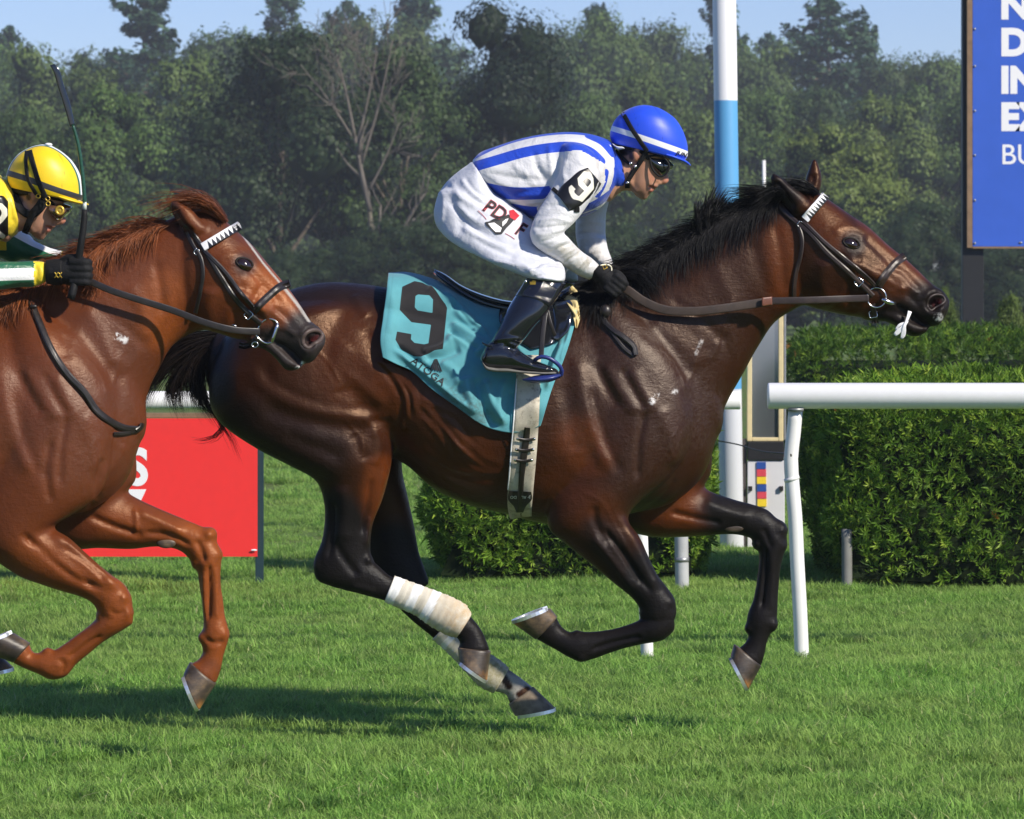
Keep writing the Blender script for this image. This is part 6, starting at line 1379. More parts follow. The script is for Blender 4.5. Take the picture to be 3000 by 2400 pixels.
def garment(name, lofts, voxel, mat, parent, strokes=(), it=6, attrs=None, both=False):
    V, F = remesh(lofts, voxel); sm = Smoother(len(V), F)
    V = sm.taubin(V, 2); V = sm.plain(V, it, .5)
    V = sculpt(V, F, strokes, both)
    me = mesh_np(name, V, F); p = to_px(V)
    for k, f in (attrs or {}).items(): fattr(me, k, f(p, V))
    o = link(name, me, mat, parent); return o, bvh_of(V, F), V, F
def sh(st, dx, dy=0): return [(s[0]+dx, s[1]+dy, s[2]+dx, s[3]+dy)+tuple(s[4:]) for s in st]
def far(st, dx=0, dy=0): return [(s[0]+dx, s[1]+dy, s[2]+dx, s[3]+dy, -s[4])+tuple(s[5:]) for s in st]
def thin(st, f=.72):
    return [((s[0]*(1+f)+s[2]*(1-f))/2, (s[1]*(1+f)+s[3]*(1-f))/2, (s[2]*(1+f)+s[0]*(1-f))/2, (s[3]*(1+f)+s[1]*(1-f))/2, s[4], s[5]*f) for s in st]

TORSO = [(1384,470,1425,560,0,.125),(1405,448,1490,606,0,.15),(1450,430,1556,646,0,.162),(1534,404,1625,654,0,.175),(1617,390,1690,640,0,.182),(1680,387,1742,622,0,.172),(1743,396,1778,590,0,.145),(1778,408,1800,560,0,.105)]
COLLAR = [(1766,420,1770,572,0,.098),(1784,416,1795,562,0,.088),(1800,440,1814,558,0,.076),(1812,450,1834,554,0,.068)]
UPARM = [(1645,432,1752,470,-.135,.075),(1630,520,1757,530,-.185,.068),(1602,575,1738,575,-.212,.062),(1570,630,1694,640,-.232,.056),(1553,682,1662,672,-.248,.051),(1558,706,1640,690,-.25,.046)]
FOREARM = [(1552,690,1606,662,-.248,.046),(1562,716,1640,678,-.25,.050),(1584,735,1662,692,-.245,.049),(1616,757,1680,712,-.23,.045),(1659,786,1706,737,-.20,.041),(1701,811,1738,759,-.17,.037),(1727,821,1760,780,-.15,.033)]
FUP = [(1700,500,1790,500,.14,.072),(1690,575,1790,565,.18,.062),(1686,650,1776,630,.205,.054),(1687,700,1774,682,.218,.049),(1692,720,1772,706,.218,.046)]
FFORE = [(1688,700,1776,690,.216,.045),(1694,728,1777,706,.21,.046),(1718,752,1783,732,.19,.041),(1758,782,1796,768,.155,.036),(1780,804,1803,794,.13,.032)]
PELVIS = [(1378,478,1436,548,0,.13),(1346,500,1480,600,0,.155),(1308,533,1510,630,0,.17),(1283,571,1535,655,0,.172),(1270,620,1560,690,0,.155)]
THIGHJ = [(1283,580,1500,600,-.075,.105),(1270,620,1560,645,-.085,.115),(1275,655,1585,672,-.10,.115),(1302,692,1608,712,-.14,.102),(1350,726,1630,742,-.18,.090),(1400,751,1645,768,-.22,.081),(1450,776,1655,786,-.255,.073),(1501,797,1658,804,-.28,.066),(1540,812,1656,822,-.295,.060)]
THIGHF = [(s[0]+8*i*.6, s[1], s[2]+5*i, s[3], -s[4], s[5]) for i, s in enumerate(THIGHJ)]
SHIN = [(1547,806,1659,832,-0.275,.060),(1530,835,1648,850,-0.290,.060),(1502,879,1620,893,-0.315,.058),(1481,916,1597,925,-0.330,.056),(1460,961,1563,963,-0.338,.050),(1445,989,1541,991,-0.340,.044),(1432,1012,1524,1010,-0.342,.041)]
FOOT = [(1414,1034,1414,1066,-0.342,.026),(1424,1012,1424,1080,-0.342,.037),(1448,1000,1446,1086,-0.343,.041),(1490,1004,1490,1088,-0.344,.042),(1520,1026,1518,1090,-0.345,.041),(1560,1052,1558,1093,-0.347,.044),(1600,1067,1598,1095,-0.349,.042),(1626,1078,1624,1094,-0.350,.032),(1636,1086,1634,1094,-0.350,.016)]
HEADJ = [(1862,572,1894,583,0,.020),(1848,556,1901,573,0,.036),(1840,536,1910,563,0,.046),(1834,515,1926,548,0,.053),(1828,496,1934,530,0,.058),(1822,470,1942,505,0,.064),(1815,445,1952,480,0,.069),(1808,418,1968,460,0,.074),(1806,388,1978,430,0,.076),(1818,352,1962,390,0,.070),(1852,328,1930,345,0,.048)]
NOSE = [(1926,466,1946,472,0,.009),(1928,490,1951,496,0,.010),(1930,510,1957,514,0,.0115),(1930,524,1961,527,0,.0135),(1930,533,1956,536,0,.013),(1928,539,1946,541,0,.010)]
NECKJ = [(1760,470,1790,590,0,.070),(1795,452,1826,560,0,.060),(1822,440,1856,560,0,.056),(1845,430,1880,545,0,.055)]
def head_parts(dx, dy, H=HEADJ, N=NOSE, K=NECKJ, ear=(1864,452)):
    ex, ey = ear
    earst = [(ex-12,ey-20,ex+6,ey-24,-.071,.006),(ex-17,ey-6,ex+13,ey-10,-.075,.009),(ex-14,ey+8,ex+11,ey+7,-.075,.009),(ex-8,ey+20,ex+4,ey+20,-.071,.006)]
    return [loft(sh(H, dx, dy), n=30, step=4, cap=(.4, .4)), loft(sh(N, dx, dy), n=14, step=3, cap=(.5, .25)), loft(sh(K, dx, dy), n=24, step=6), loft(sh(earst, dx, dy), n=14, step=3), loft(far(sh(earst, dx, dy)), n=14, step=3)]
FACE = [('r',[(1898,546),(1916,552),(1930,555)],2.8,-6),('r',[(1908,541),(1922,546),(1932,548)],3.5,4.5),('r',[(1902,558),(1914,561),(1922,562)],3.5,5.5),('b',[(1896,568)],7,3),('r',[(1930,535),(1918,540),(1906,552)],4,-3),('b',[(1942,538)],4,2),('b',[(1900,512)],12,5),
  ('r',[(1940,520),(1938,534),(1944,541)],3,-3),('r',[(1846,530),(1858,553),(1870,566)],6,4),('b',[(1880,535)],12,-3.5),('r',[(1864,436),(1876,446),(1872,466)],3,4),('b',[(1866,452)],6,-7)]
def hand(parts, w, k, d, Y, size=1.0, curl=1.0):
    """gloved fist: wrist px, knuckle px, curl direction px; four bent fingers and a thumb"""
    w = np.array(w, float); k = np.array(k, float); a = (k-w)/np.linalg.norm(k-w); n = np.array(d, float); n /= np.linalg.norm(n); s = size
    def q(c, hw, Yc, t): return (*(c-n*hw), *(c+n*hw), Yc, t)
    parts.append(loft([q(w, 19*s, Y, .026*s), q(w+a*26*s, 27*s, Y, .030*s), q(w+a*52*s, 32*s, Y-.002, .030*s), q(k, 30*s, Y-.004, .026*s)], n=18, step=4))
    for i, (o, L) in enumerate(((-23, .93), (-8, 1.0), (8, .97), (22, .82))):
        b = k+n*o*s-a*6*s; y = Y-.022*s
        j1 = b+a*24*s*L; j2 = j1+a*4*s; j3 = b-a*2*s
        parts.append(tube(np.concatenate([PV(np.array([b-a*14*s, b, j1]), [y, y-.006*s, y-.008*s]), PV(np.array([j2]), y+.022*s), PV(np.array([j3+a*6*s]), y+.036*s)]), .0098*s, 10, .004))
    tb = w+a*24*s-n*20*s
    parts.append(tube(PV(np.array([tb, tb+a*22*s-n*12*s, tb+a*44*s-n*10*s, tb+a*56*s-n*2*s]), [Y, Y-.012*s, Y-.02*s, Y-.028*s]), .0105*s, 10, .004))

def rider(label, root_xy, dx, dy, silk_parts, silk_mat, silk_strokes, silk_attrs, sleeves_core, legs=True):
    r = empty('person', root_xy, label, 'person')
    core = head_parts(dx, dy)+[loft(thin(sh(t, dx, dy)), n=20) for t in (TORSO, PELVIS, THIGHJ, THIGHF, SHIN)]+[loft(thin(far(sh(SHIN, dx+26, dy))), n=20)]+[loft(thin(t, .7), n=16) for t in sleeves_core]
    V, F = remesh(core, .0047); sm = Smoother(len(V), F); V = sm.taubin(V, 3); V = sm.plain(V, 2, .4)
    V = sculpt(V, F, FACE, True, (dx, dy))
    me = mesh_np('body', V, F); p = to_px(V)-np.array([dx, dy])
    def pt(sp): return paint(V, None, sp, (dx, dy))
    fattr(me, 'lips', pt([([(1904,547),(1930,552)],3,7,.9),([(1906,559),(1920,562)],3,6,.9)]))
    fattr(me, 'flush', pt([([(1952,530)],6,16,.6),([(1915,515)],8,26,.35),([(1864,452)],10,22,.5)]))
    fattr(me, 'stubble', pt([([(1870,565),(1895,575)],8,22,.5),([(1918,542),(1932,546)],3,8,.5),([(1850,540),(1862,560)],5,16,.3)]))
    fattr(me, 'hairy', pt([([(1812,440),(1840,432)],18,26,1.0),([(1848,425),(1850,462)],5,10,.9),([(1822,470),(1815,490)],8,16,.8)]))
    link('body', me, M_SKIN, r); hb = bvh_of(V, F)
    so, sb, SV, SF = garment('silks', silk_parts, .0058, silk_mat, r, silk_strokes, 5, silk_attrs)
    bo, bb, _, _ = garment('breeches', [loft(sh(PELVIS, dx, dy), n=32), loft(sh(THIGHJ, dx, dy), n=32, cap=(.5,.25)), loft(sh(THIGHF, dx, dy), n=32, cap=(.5,.25))], .0062, M_BREECH, r,
        [(k[0], [(x+dx, y+dy) for x, y in k[1]])+tuple(k[2:]) for k in [
        ('r',[(1290,540),(1300,600),(1292,660)],6,4),('r',[(1310,560),(1340,620),(1350,690)],14,-6),('r',[(1330,590),(1380,640),(1450,670)],10,6),('r',[(1340,620),(1400,672),(1470,700)],8,-6),('r',[(1350,660),(1420,705),(1500,735)],9,6),('r',[(1380,690),(1440,725),(1520,760)],7,-5),
        ('r',[(1420,590),(1380,560),(1350,520)],8,5),('r',[(1440,610),(1400,590),(1360,560)],6,-5),('r',[(1480,640),(1440,650),(1400,640)],7,5),('r',[(1560,790),(1590,770),(1640,770)],6,-6),('r',[(1545,800),(1580,790),(1640,795)],5,6),('r',[(1500,760),(1540,780),(1560,800)],7,5),('r',[(1520,720),(1560,745),(1610,765)],8,-5),
        ('r',[(1560,815),(1600,806),(1650,818)],5,-5),('r',[(1300,700),(1380,742),(1470,772)],6,5),('r',[(1330,640),(1420,690),(1530,730)],7,-6),('r',[(1310,585),(1370,650),(1440,690)],6,-5),('r',[(1360,520),(1390,560),(1440,590)],6,-6),('r',[(1320,530),(1350,580),(1400,610)],7,5),('r',[(1440,760),(1500,775),(1560,790)],5,4),('r',[(1580,770),(1610,785),(1650,790)],4,5),('r',[(1540,745),(1590,760),(1640,762)],5,-4),('r',[(1550,800),(1570,785),(1600,780)],4,4),('r',[(1290,690),(1330,712),(1380,738)],5,4)]], 4, dict(stripe=lambda p, V: np.full(len(p), -9.), stripe2=lambda p, V: np.full(len(p), -9.), grime=lambda p, V: paint(V, None, [([(1640,790),(1660,810)],10,40,.5)], (dx, dy))))
    boots = []
    for side in (0, 1):
        ss = sh(SHIN, dx, dy) if side == 0 else far(sh(SHIN, dx+26, dy)); ff = sh(FOOT, dx, dy) if side == 0 else far(sh(FOOT, dx+26, dy))
        b, bvb, _, _ = garment('boot', [loft(ss, n=28, step=6, cap=(.1, .4)), loft(ff, n=26, step=4)], .0050, M_BOOT, r,
            [(k[0], [(x+dx, y+dy) for x, y in k[1]])+tuple(k[2:])+((-9, 0) if side == 0 else (0, 9)) for k in [('r',[(1440,1000),(1480,992),(1540,994)],5,5),('r',[(1438,1010),(1490,1003),(1530,1008)],4,-5),('r',[(1470,1010),(1500,1020),(1520,1040)],8,-6),('r',[(1480,1000),(1515,1016)],5,6),('r',[(1514,865),(1560,872),(1620,888)],3,3),('r',[(1490,1040),(1520,1060),(1560,1070)],10,4)]], 3)
        sole = [(s[0], s[3]-9 if i < 4 else s[3]-6, s[2], s[3]+3, s[4], s[5]*1.02) for i, s in enumerate(ff)]
        solid('sole', [loft(sole, n=20, step=5, e=3)], M_SOLE, r)
        boots.append((b, bvb))
    return r, hb, sb, bb, boots[0][1], SV, SF

# ---- leading jockey
STRIPES1 = [([(1380,464),(1450,430),(1534,403),(1617,389),(1680,387),(1743,396),(1790,418)],10),([(1398,486),(1450,471),(1534,447),(1617,433),(1659,430),(1701,435),(1734,450),(1759,474)],21),
  ([(1418,553),(1492,566),(1576,566),(1640,560)],26),([(1500,614),(1555,622),(1600,622)],24),([(1590,648),(1640,648)],14),([(1722,396),(1765,418),(1796,452)],13),([(1774,505),(1766,540),(1750,570)],14),([(1805,556),(1740,600),(1690,620)],15),([(1745,624),(1715,634),(1680,644)],13)]
def st1(p, V):
    d = np.full(len(p), -99.)
    for q, w in STRIPES1: d = np.maximum(d, w*.70-poly_dist(p, spline(q, 6))[0])
    arm = inside(p, [(1655,445),(1700,440),(1772,480),(1775,640),(1700,660),(1680,900),(1500,760),(1540,660),(1612,560),(1625,500)]) & (V[:, 1] < -.125)
    farm = (V[:, 1] > .12) & (p[:, 1] > 600)
    arm |= inside(p, [(1545,660),(1620,566),(1700,640),(1800,760),(1740,850),(1500,780)]) & (V[:, 1] < -.08)
    d[arm | farm] = -9
    col = poly_dist(p, [(1762,436),(1793,500),(1776,560)])[0]
    side = inside(p, [(1789,420),(1800,470),(1797,520),(1779,575),(1900,600),(1900,400)])
    return np.where(side, 5.0, d)
silk1 = [loft(TORSO, n=36, cap=(.15, .3)), loft(COLLAR, n=28, step=6, cap=(.1, .1)), loft(UPARM, n=26, step=7), loft(FOREARM, n=24, step=6, cap=(.5, .1)), loft(FUP, n=24, step=8), loft(FFORE, n=22, step=7, cap=(.5, .1))]
SIL1 = [('r',[(1640,460),(1632,510),(1640,560)],10,-7),('r',[(1660,470),(1650,500),(1655,530)],7,5),('r',[(1600,610),(1640,600),(1690,620)],6,-4),('r',[(1575,650),(1620,640),(1680,652)],5,4),('r',[(1565,668),(1620,664),(1665,660)],4,-5),('r',[(1560,690),(1610,684),(1655,672)],4,4),('r',[(1580,712),(1622,698),(1662,690)],4,-5),
  ('r',[(1600,735),(1640,710),(1668,704)],4,4),('r',[(1608,744),(1650,722),(1676,712)],4,-5),('r',[(1630,760),(1665,738),(1690,726)],4,4),('r',[(1650,776),(1684,750),(1706,738)],4,-4),('r',[(1680,796),(1706,770),(1724,752)],4,4),('r',[(1700,806),(1722,784),(1740,764)],4,-4),('r',[(1590,585),(1575,620),(1562,660)],8,4),
  ('r',[(1425,505),(1500,520),(1600,530)],9,-6),('r',[(1470,600),(1530,575),(1610,570)],8,5),('r',[(1440,530),(1500,548),(1560,552)],7,5),('r',[(1560,440),(1575,490),(1600,540)],8,-5),('r',[(1610,420),(1612,470),(1620,520)],8,5),('r',[(1490,590),(1540,605),(1590,600)],6,-5),('r',[(1440,590),(1520,600),(1590,590)],12,5),('r',[(1560,480),(1590,510),(1630,560)],10,-5),('r',[(1500,480),(1540,510),(1570,550)],9,4),('r',[(1450,600),(1500,640),(1560,650)],8,-5),('r',[(1690,470),(1720,490),(1745,520)],7,4),('r',[(1710,450),(1745,480),(1765,500)],5,-4),
  ('r',[(1690,690),(1730,682),(1774,690)],4,-4,.05,.4),('r',[(1692,705),(1730,698),(1776,702)],4,4,.05,.4),('r',[(1700,724),(1740,716),(1778,716)],4,-4,.05,.4),('r',[(1720,745),(1755,735),(1784,735)],4,4,.05,.4),('r',[(1740,765),(1765,752),(1790,752)],4,-4,.05,.4),('r',[(1690,660),(1730,650),(1774,655)],5,3,.05,.4),
  ('r',[(1795,470),(1805,510),(1800,550)],4,-3),('r',[(1806,470),(1815,510),(1812,548)],4,3)]
J1, HB1, SB1, BB1, BO1, SV1, SF1 = rider('jockey in white and blue striped silks crouched on the dark bay horse', tuple(P(1480, 900, 0)), 0, 0, silk1, M_SILK1, SIL1,
    dict(stripe=st1, stripe2=lambda p, V: np.full(len(p), -9.), grime=lambda p, V: paint(V, None, [([(1730,780),(1680,760)],30,90,.8),([(1745,470),(1760,520)],16,40,.5),([(1600,730),(1660,790)],10,30,.5)])), [UPARM, FOREARM, FUP, FFORE])
def helmet(parent, st, visor, mat, dx=0, dy=0, band=None, bw=15, seams=(), top=False):
    V, F, T = loft(st, n=56, step=3, cap=(.05, .06), e=2.0)
    me = mesh_np('helmet', V, [F, T]); p = to_px(V)
    fattr(me, 'band', bw/2-poly_dist(p, spline(band, 6))[0])
    sd = np.full(len(p), 99.)
    for q in seams: sd = np.minimum(sd, poly_dist(p, spline(q, 6))[0])
    fattr(me, 'seam', 1.2-sd)
    yl = np.abs(V[:, 1]-YOFF)*FPX/CAM_D
    fattr(me, 'white', (26-yl) if top else np.full(len(p), -9.)); fattr(me, 'green', (36-yl) if top else np.full(len(p), -9.))
    bm = bmesh.new(); bm.from_mesh(me); bmesh.ops.recalc_face_normals(bm, faces=bm.faces); bm.to_mesh(me); bm.free()
    h = link('helmet', me, mat, parent); bv = bvh_of(V, F)
    V2, F2, T2 = loft(visor, n=24, step=4, cap=(.2, .2), e=2.3); me2 = mesh_np('visor', V2, [F2, T2])
    for a in ('band', 'seam', 'white', 'green'): fattr(me2, a, np.full(len(V2), -9.))
    bm = bmesh.new(); bm.from_mesh(me2); bmesh.ops.recalc_face_normals(bm, faces=bm.faces); bm.to_mesh(me2); bm.free()
    v = link('visor', me2, mat, None); v.parent = h; v.matrix_parent_inverse = Matrix.Identity(4)
    return h, bv
HST1 = [(1793,420,2005,472,0,.092),(1788,405,2014,458,0,.099),(1787,392,2015,435,0,.102),(1793,368,2008,402,0,.101),(1805,347,1996,374,0,.095),(1824,329,1977,347,0,.082),(1846,317,1950,327,0,.060),(1868,310,1926,315,0,.036),(1882,308,1912,311,0,.018)]
H1, HV1 = helmet(J1, HST1, [(1950,448,1946,462,0,.086),(1985,459,1980,473,0,.080),(2008,470,2003,480,0,.060),(2020,479,2017,486,0,.030),(2024,484,2022,487,0,.012)], M_HELM1, band=[(1785,374),(1847,393),(1910,414),(1972,436),(2016,452)], bw=16,
    seams=[[(1850,316),(1862,345),(1870,372),(1872,400)],[(1915,311),(1940,345),(1945,380),(1936,425)],[(1835,322),(1815,350),(1800,385)]])
decal('lettering', 'JUN', (1996,452), 13, 15, HV1, M_INK, J1, .02, 1.0, .004, .25)
solid('helmet_lining', [loft([(1795,424,1990,462,0,.085),(1800,432,1960,462,0,.080)], n=30, step=4, cap=(.1,.1))], M_STRAP, J1)
solid('neck_pad', [loft([(1794,420,1801,432,-.04,.03),(1806,428,1813,438,-.07,.014),(1822,430,1829,436,-.082,.010)], n=12, step=3)], M_WHITE, J1)
BHH1 = BVHTree.FromPolygons([tuple(v) for v in np.concatenate([loft(HST1, n=40, step=5)[0]])], [tuple(f) for f in loft(HST1, n=40, step=5)[1]])
ribbon('helmet_strap', [(1824,330),(1850,376),(1874,412),(1896,444)], 13, BHH1, .003, .003, M_STRAP, J1)
ribbon('chin_strap', [(1897,440),(1884,462),(1868,486),(1851,511),(1838,536),(1838,552)], 14, HB1, .006, .004, M_STRAP, J1)
ribbon('chin_strap', [(1803,440),(1822,460),(1845,482)], 9, HB1, .006, .004, M_STRAP, J1)
for bx_ in ((1848,479,-.082,.010,.010),(1862,488,-.080,.008,.012),(1838,536,-.062,.013,.008)): solid('strap_buckle', [box(P(*bx_[:3]), (bx_[3],.006,bx_[4]))], M_STEEL, J1)
def goggles(parent, st, mat, bandpts, bvh, hole=None):
    g = solid('goggles', [loft(st, n=30, step=3, cap=(.3, .4), e=2.4)], mat, parent)
    ribbon('goggle_strap', bandpts, 13, bvh, .004, .003, M_STRAP, parent); return g
goggles(J1, [(1899,455,1906,484,0,.074),(1912,456,1914,500,0,.0745),(1928,458,1930,514,0,.072),(1946,462,1944,517,0,.064),(1962,472,1957,507,0,.048),(1972,482,1966,498,0,.028)], M_LENS, [(1902,466),(1888,452),(1876,440)], HB1)
ring_px('goggle_rim', 0, 0, -.0735, 1, 1, .0035, M_STRAP, J1, pts=[(1902,457),(1925,456),(1946,464),(1960,484),(1952,508),(1935,517),(1916,502)])
# armband with its number
AB = ribbon('armband', [(1650,592,64),(1668,578,78),(1696,554,80),(1724,530,78),(1742,515,62)], 78, SB1, .003, .005, M_PANEL, J1, n=14, across=25, smooth_y=30, smooth=True)
av = np.zeros(len(AB.data.vertices)*3, np.float32); AB.data.vertices.foreach_get('co', av); ap = to_px(av.reshape(-1, 3))
c9 = np.mean(np.array(NINE), 0); ang = R(36); rot = np.array([[math.cos(ang), math.sin(ang)], [-math.sin(ang), math.cos(ang)]])
def turn(poly, c, s): return (np.array(poly)-c9)*s@rot+np.array(c)
fattr(AB.data, 'print', sdist(ap, turn(NINE, (1698,552), .41), [turn(NINEH, (1698,552), .41)])+np.where(av.reshape(-1,3)[:,1] > 9, -99, 0))
BVA1 = SB1
def edge_tube(pts, bvh, r, off, mat, parent, name):
    q = spline(pts, 6); Y = []
    for x in q:
        h, _ = cast(bvh, *x); Y.append(h[1] if h is not None else np.nan)
    Y = np.array(Y); Y[np.isnan(Y)] = np.nanmean(Y)
    return solid(name, [tube(PV(q, Y-off), r, 6)], mat, parent)
ribbon('armband_strap', [(1618,552),(1630,562),(1650,580)], 12, SB1, .002, .003, M_STRAP, J1); ribbon('armband_strap', [(1690,622),(1690,610),(1684,598)], 16, SB1, .002, .004, M_STRAP, J1)
# print on the breeches
M_RED = simple('red embroidery', (.50, .02, .035), .6)
def two(text, c, h, rot, sx=.8): decal('print_outline', text, c, h, rot, BB1, M_RED, J1, .035, sx, .0022, .15); decal('print', text, c, h, rot, BB1, M_INK, J1, .012, sx, .0034, .15)
two('PD', (1449,617), 39, 31, 1.0); two('F', (1524,673), 40, 31, .8)
edge_tube([(1400,617),(1412,628),(1425,643)], BB1, .0009, .003, M_RED, J1, 'print_line'); edge_tube([(1480,684),(1495,692),(1508,701)], BB1, .0009, .003, M_RED, J1, 'print_line')
patch('print_boot', [(1421,651),(1432,649),(1447,641),(1470,638),(1489,628),(1508,642),(1497,655),(1483,669),(1470,686),(1452,687),(1436,670),(1424,660)], BB1, M_INK, J1, .003)
patch('print_flash', [(1492,617),(1504,614),(1522,632),(1509,646),(1494,637)], BB1, M_RED, J1, .0036)
patch('print_boot_top', [(1430,655),(1448,652),(1470,668),(1466,680),(1452,680),(1440,668)], BB1, M_WHITE, J1, .0042, 1)
patch('print_boot_flash', [(1472,650),(1482,642),(1490,640),(1484,652),(1472,664)], BB1, M_WHITE, J1, .0042, 1)
# boot trim: elastic ribs, crest, spur strap
for k in range(8):
    x0 = 1594+k*5.2; x1 = 1565+k*5.6
    edge_tube([(x0, 822+k*3.4), ((x0+x1)/2+2, 850+k*2.6), (x1, 872+k*2.8)], BO1, .0032, .001, M_BOOT, J1, 'boot_rib')
edge_tube([(1512,866),(1545,868),(1590,884),(1618,902)], BO1, .0022, .001, M_BOOT, J1, 'boot_seam')
patch('boot_crest', [(1553,834),(1551,823),(1556,827),(1560,820),(1564,828),(1570,823),(1569,834)], BO1, M_GOLD, J1, .002, 1)
solid('zip_pull', [box(P(1541,826,-.345), (.006,.004,.012))], M_STEEL, J1)
solid('spur', [loft([(1413,1002,1415,1010,-.37,.004),(1425,1008,1427,1016,-.382,.005),(1440,1010,1441,1017,-.386,.005)], n=12, step=3)], M_BOOT, J1)
# gloves
def glove(parent, w, k, d, Y, cuff, size=1.0, extra=None):
    parts = []; hand(parts, w, k, d, Y, size)
    V, F = remesh(parts, .0032); sm = Smoother(len(V), F); V = sm.plain(V, 3, .5)
    g = link('glove', mesh_np('glove', V, F), M_GLOVE, parent)
    return g, bvh_of(V, F)
G1, GB1 = glove(J1, (1752,797), (1802,836), (-.62,.78), -.168, None, 1.02)
G1f, _ = glove(J1, (1800,806), (1838,836), (-.62,.78), .10, None, .95)
solid('wrist_strap', [loft([(1728,806,1762,772,-.158,.032),(1740,822,1782,778,-.160,.036),(1748,830,1792,785,-.162,.036)], n=22, step=4, cap=(.1,.1))], M_GLOVE, J1)
edge = [(1759,778),(1768,776),(1790,782),(1792,795),(1789,812),(1786,822)]
BWS = BVHTree.FromPolygons([tuple(v) for v in loft([(1728,806,1762,772,-.158,.032),(1740,822,1782,778,-.160,.036),(1748,830,1792,785,-.162,.036)], n=22, step=4)[0]], [tuple(f) for f in loft([(1728,806,1762,772,-.158,.032),(1740,822,1782,778,-.160,.036),(1748,830,1792,785,-.162,.036)], n=22, step=4)[1]])
edge_tube(edge, BWS, .0024, .002, M_CREAM, J1, 'strap_piping')
for a in (-.7, 0, .7):
    c = np.array([1769, 787.]); d = np.array([math.sin(a+.5), -math.cos(a+.5)])
    patch('strap_logo', [tuple(c+np.array([0,4])), tuple(c+d*11+np.array([-d[1],d[0]])*2.4), tuple(c+d*13), tuple(c+d*11-np.array([-d[1],d[0]])*2.4)], BWS, M_GOLD, J1, .003, 0)

# stirrups and leathers of the bay's saddle
strap('stirrup_leather', [(1600,900,-.33),(1594,945,-.345),(1588,1000,-.355),(1585,1050,-.36)], 15, .003, M_LEATH, SAD)
strap('stirrup_leather', [(1602,905,-.31),(1612,945,-.32),(1626,984,-.315)], 11, .003, M_LEATH, SAD)
IR = [(1566,1056),(1582,1046),(1604,1048),(1628,1062),(1644,1080),(1646,1096),(1636,1104)]
for sgn in (1, -1):
    ox = 0 if sgn > 0 else 26
    solid('stirrup_iron', [tube(PV(np.array([(x+ox, y) for x, y in IR]), sgn*np.array([-.385,-.395,-.395,-.39,-.38,-.37,-.36])), .0065, 10)], M_NAVY, SAD)
    st_ = [(1530+ox,1110,1534+ox,1116,-.355*sgn,.02),(1556+ox,1103,1556+ox,1122,-.355*sgn,.046),(1592+ox,1097,1594+ox,1123,-.355*sgn,.052),(1622+ox,1095,1626+ox,1114,-.355*sgn,.042),(1640+ox,1094,1643+ox,1104,-.36*sgn,.02)]
    solid('stirrup_tread', [loft(st_, n=22, step=4)], M_NAVY, SAD)
strap('stirrup_leather', [(1626,905,.36),(1620,945,.375),(1614,1000,.385),(1611,1050,.39)], 15, .003, M_LEATH, SAD)

# ---- second jockey, riding the chestnut
YOFF = -0.8
DX, DY = -1766, 118
T2s = [(s[0]-1790, s[1]+112+max(0, 1780-s[0])*.10, s[2]-1782, s[3]+118+max(0, 1780-s[2])*.10, s[4], s[5]) for s in TORSO]
COL2 = [(-30,500,-30,700,0,.115),(0,512,10,705,0,.10),(24,532,46,690,0,.084),(34,548,62,672,0,.076)]
NU2 = [(-150,580,-10,560,-.14,.08),(-165,660,-30,640,-.19,.07),(-175,730,-60,720,-.22,.062),(-170,780,-70,770,-.235,.054)]
NF2 = [(-185,800,-110,752,-.235,.048),(-110,862,-100,764,-.235,.052),(0,850,0,766,-.20,.045),(60,842,62,766,-.18,.042),(104,840,104,764,-.165,.040),(139,824,135,768,-.155,.036)]
FU2 = [(-60,640,20,560,.14,.07),(-20,745,55,670,.18,.062),(30,770,90,690,.19,.052)]
FF2 = [(10,752,52,676,.19,.056),(60,760,100,705,.18,.046),(120,768,150,727,.165,.040),(185,770,204,740,.15,.035)]
SIL2 = [('r',[(0,775),(60,778),(100,780)],4,3),('r',[(10,846),(60,838),(100,835)],5,-3),('r',[(100,770),(108,800),(104,835)],5,-6),('r',[(115,775),(122,800),(118,830)],5,4),('r',[(10,540),(30,600),(40,660)],8,-6),('r',[(20,530),(44,600),(54,660)],6,5),('r',[(0,560),(14,620),(20,680)],8,5),('r',[(20,690),(30,720),(20,760)],7,-5),('r',[(50,720),(90,735),(150,750)],6,-4)]
def white2(p, V):
    d = np.full(len(p), -99.); nearm = (V[:, 1]-YOFF < -.10) & (p[:, 1] > 742)
    d = np.where(nearm, 17.5-np.abs(p[:, 1]-804+(p[:, 0]-50)*.03), d)
    farm = (V[:, 1]-YOFF > .06) & (p[:, 0] > 20) & (p[:, 1] > 660)
    up = poly_dist(p, [(40,676),(100,708),(150,729),(206,743)])[0]
    return np.where(farm, 15-up, d)
def yel2(p, V):
    tors = ~((V[:, 1]-YOFF < -.10) & (p[:, 1] > 742)) & ~((V[:, 1]-YOFF > .06) & (p[:, 0] > 20) & (p[:, 1] > 660)) & (p[:, 1] < 735)
    return np.where(tors | (p[:, 0] > 99) & (p[:, 1] > 750) & (V[:, 1]-YOFF < 0) | (p[:, 0] > 178) & (p[:, 1] < 800), 5., -9.)
silk2 = [loft(T2s, n=36), loft(COL2, n=28, step=6, cap=(.1, .1)), loft(NU2, n=26, step=7), loft(NF2, n=24, step=6, cap=(.5, .1)), loft(FU2, n=24, step=8), loft(FF2, n=22, step=7, cap=(.5, .1))]
J2, HB2, SB2, BB2, BO2, SV2, SF2 = rider('jockey in yellow, green and white silks holding a whip at the left edge', tuple(P(-250, 950, 0)), DX, DY, silk2, M_SILK2, SIL2, dict(stripe=white2, stripe2=yel2, grime=lambda p, V: np.zeros(len(p))), [NU2, NF2, FU2, FF2])
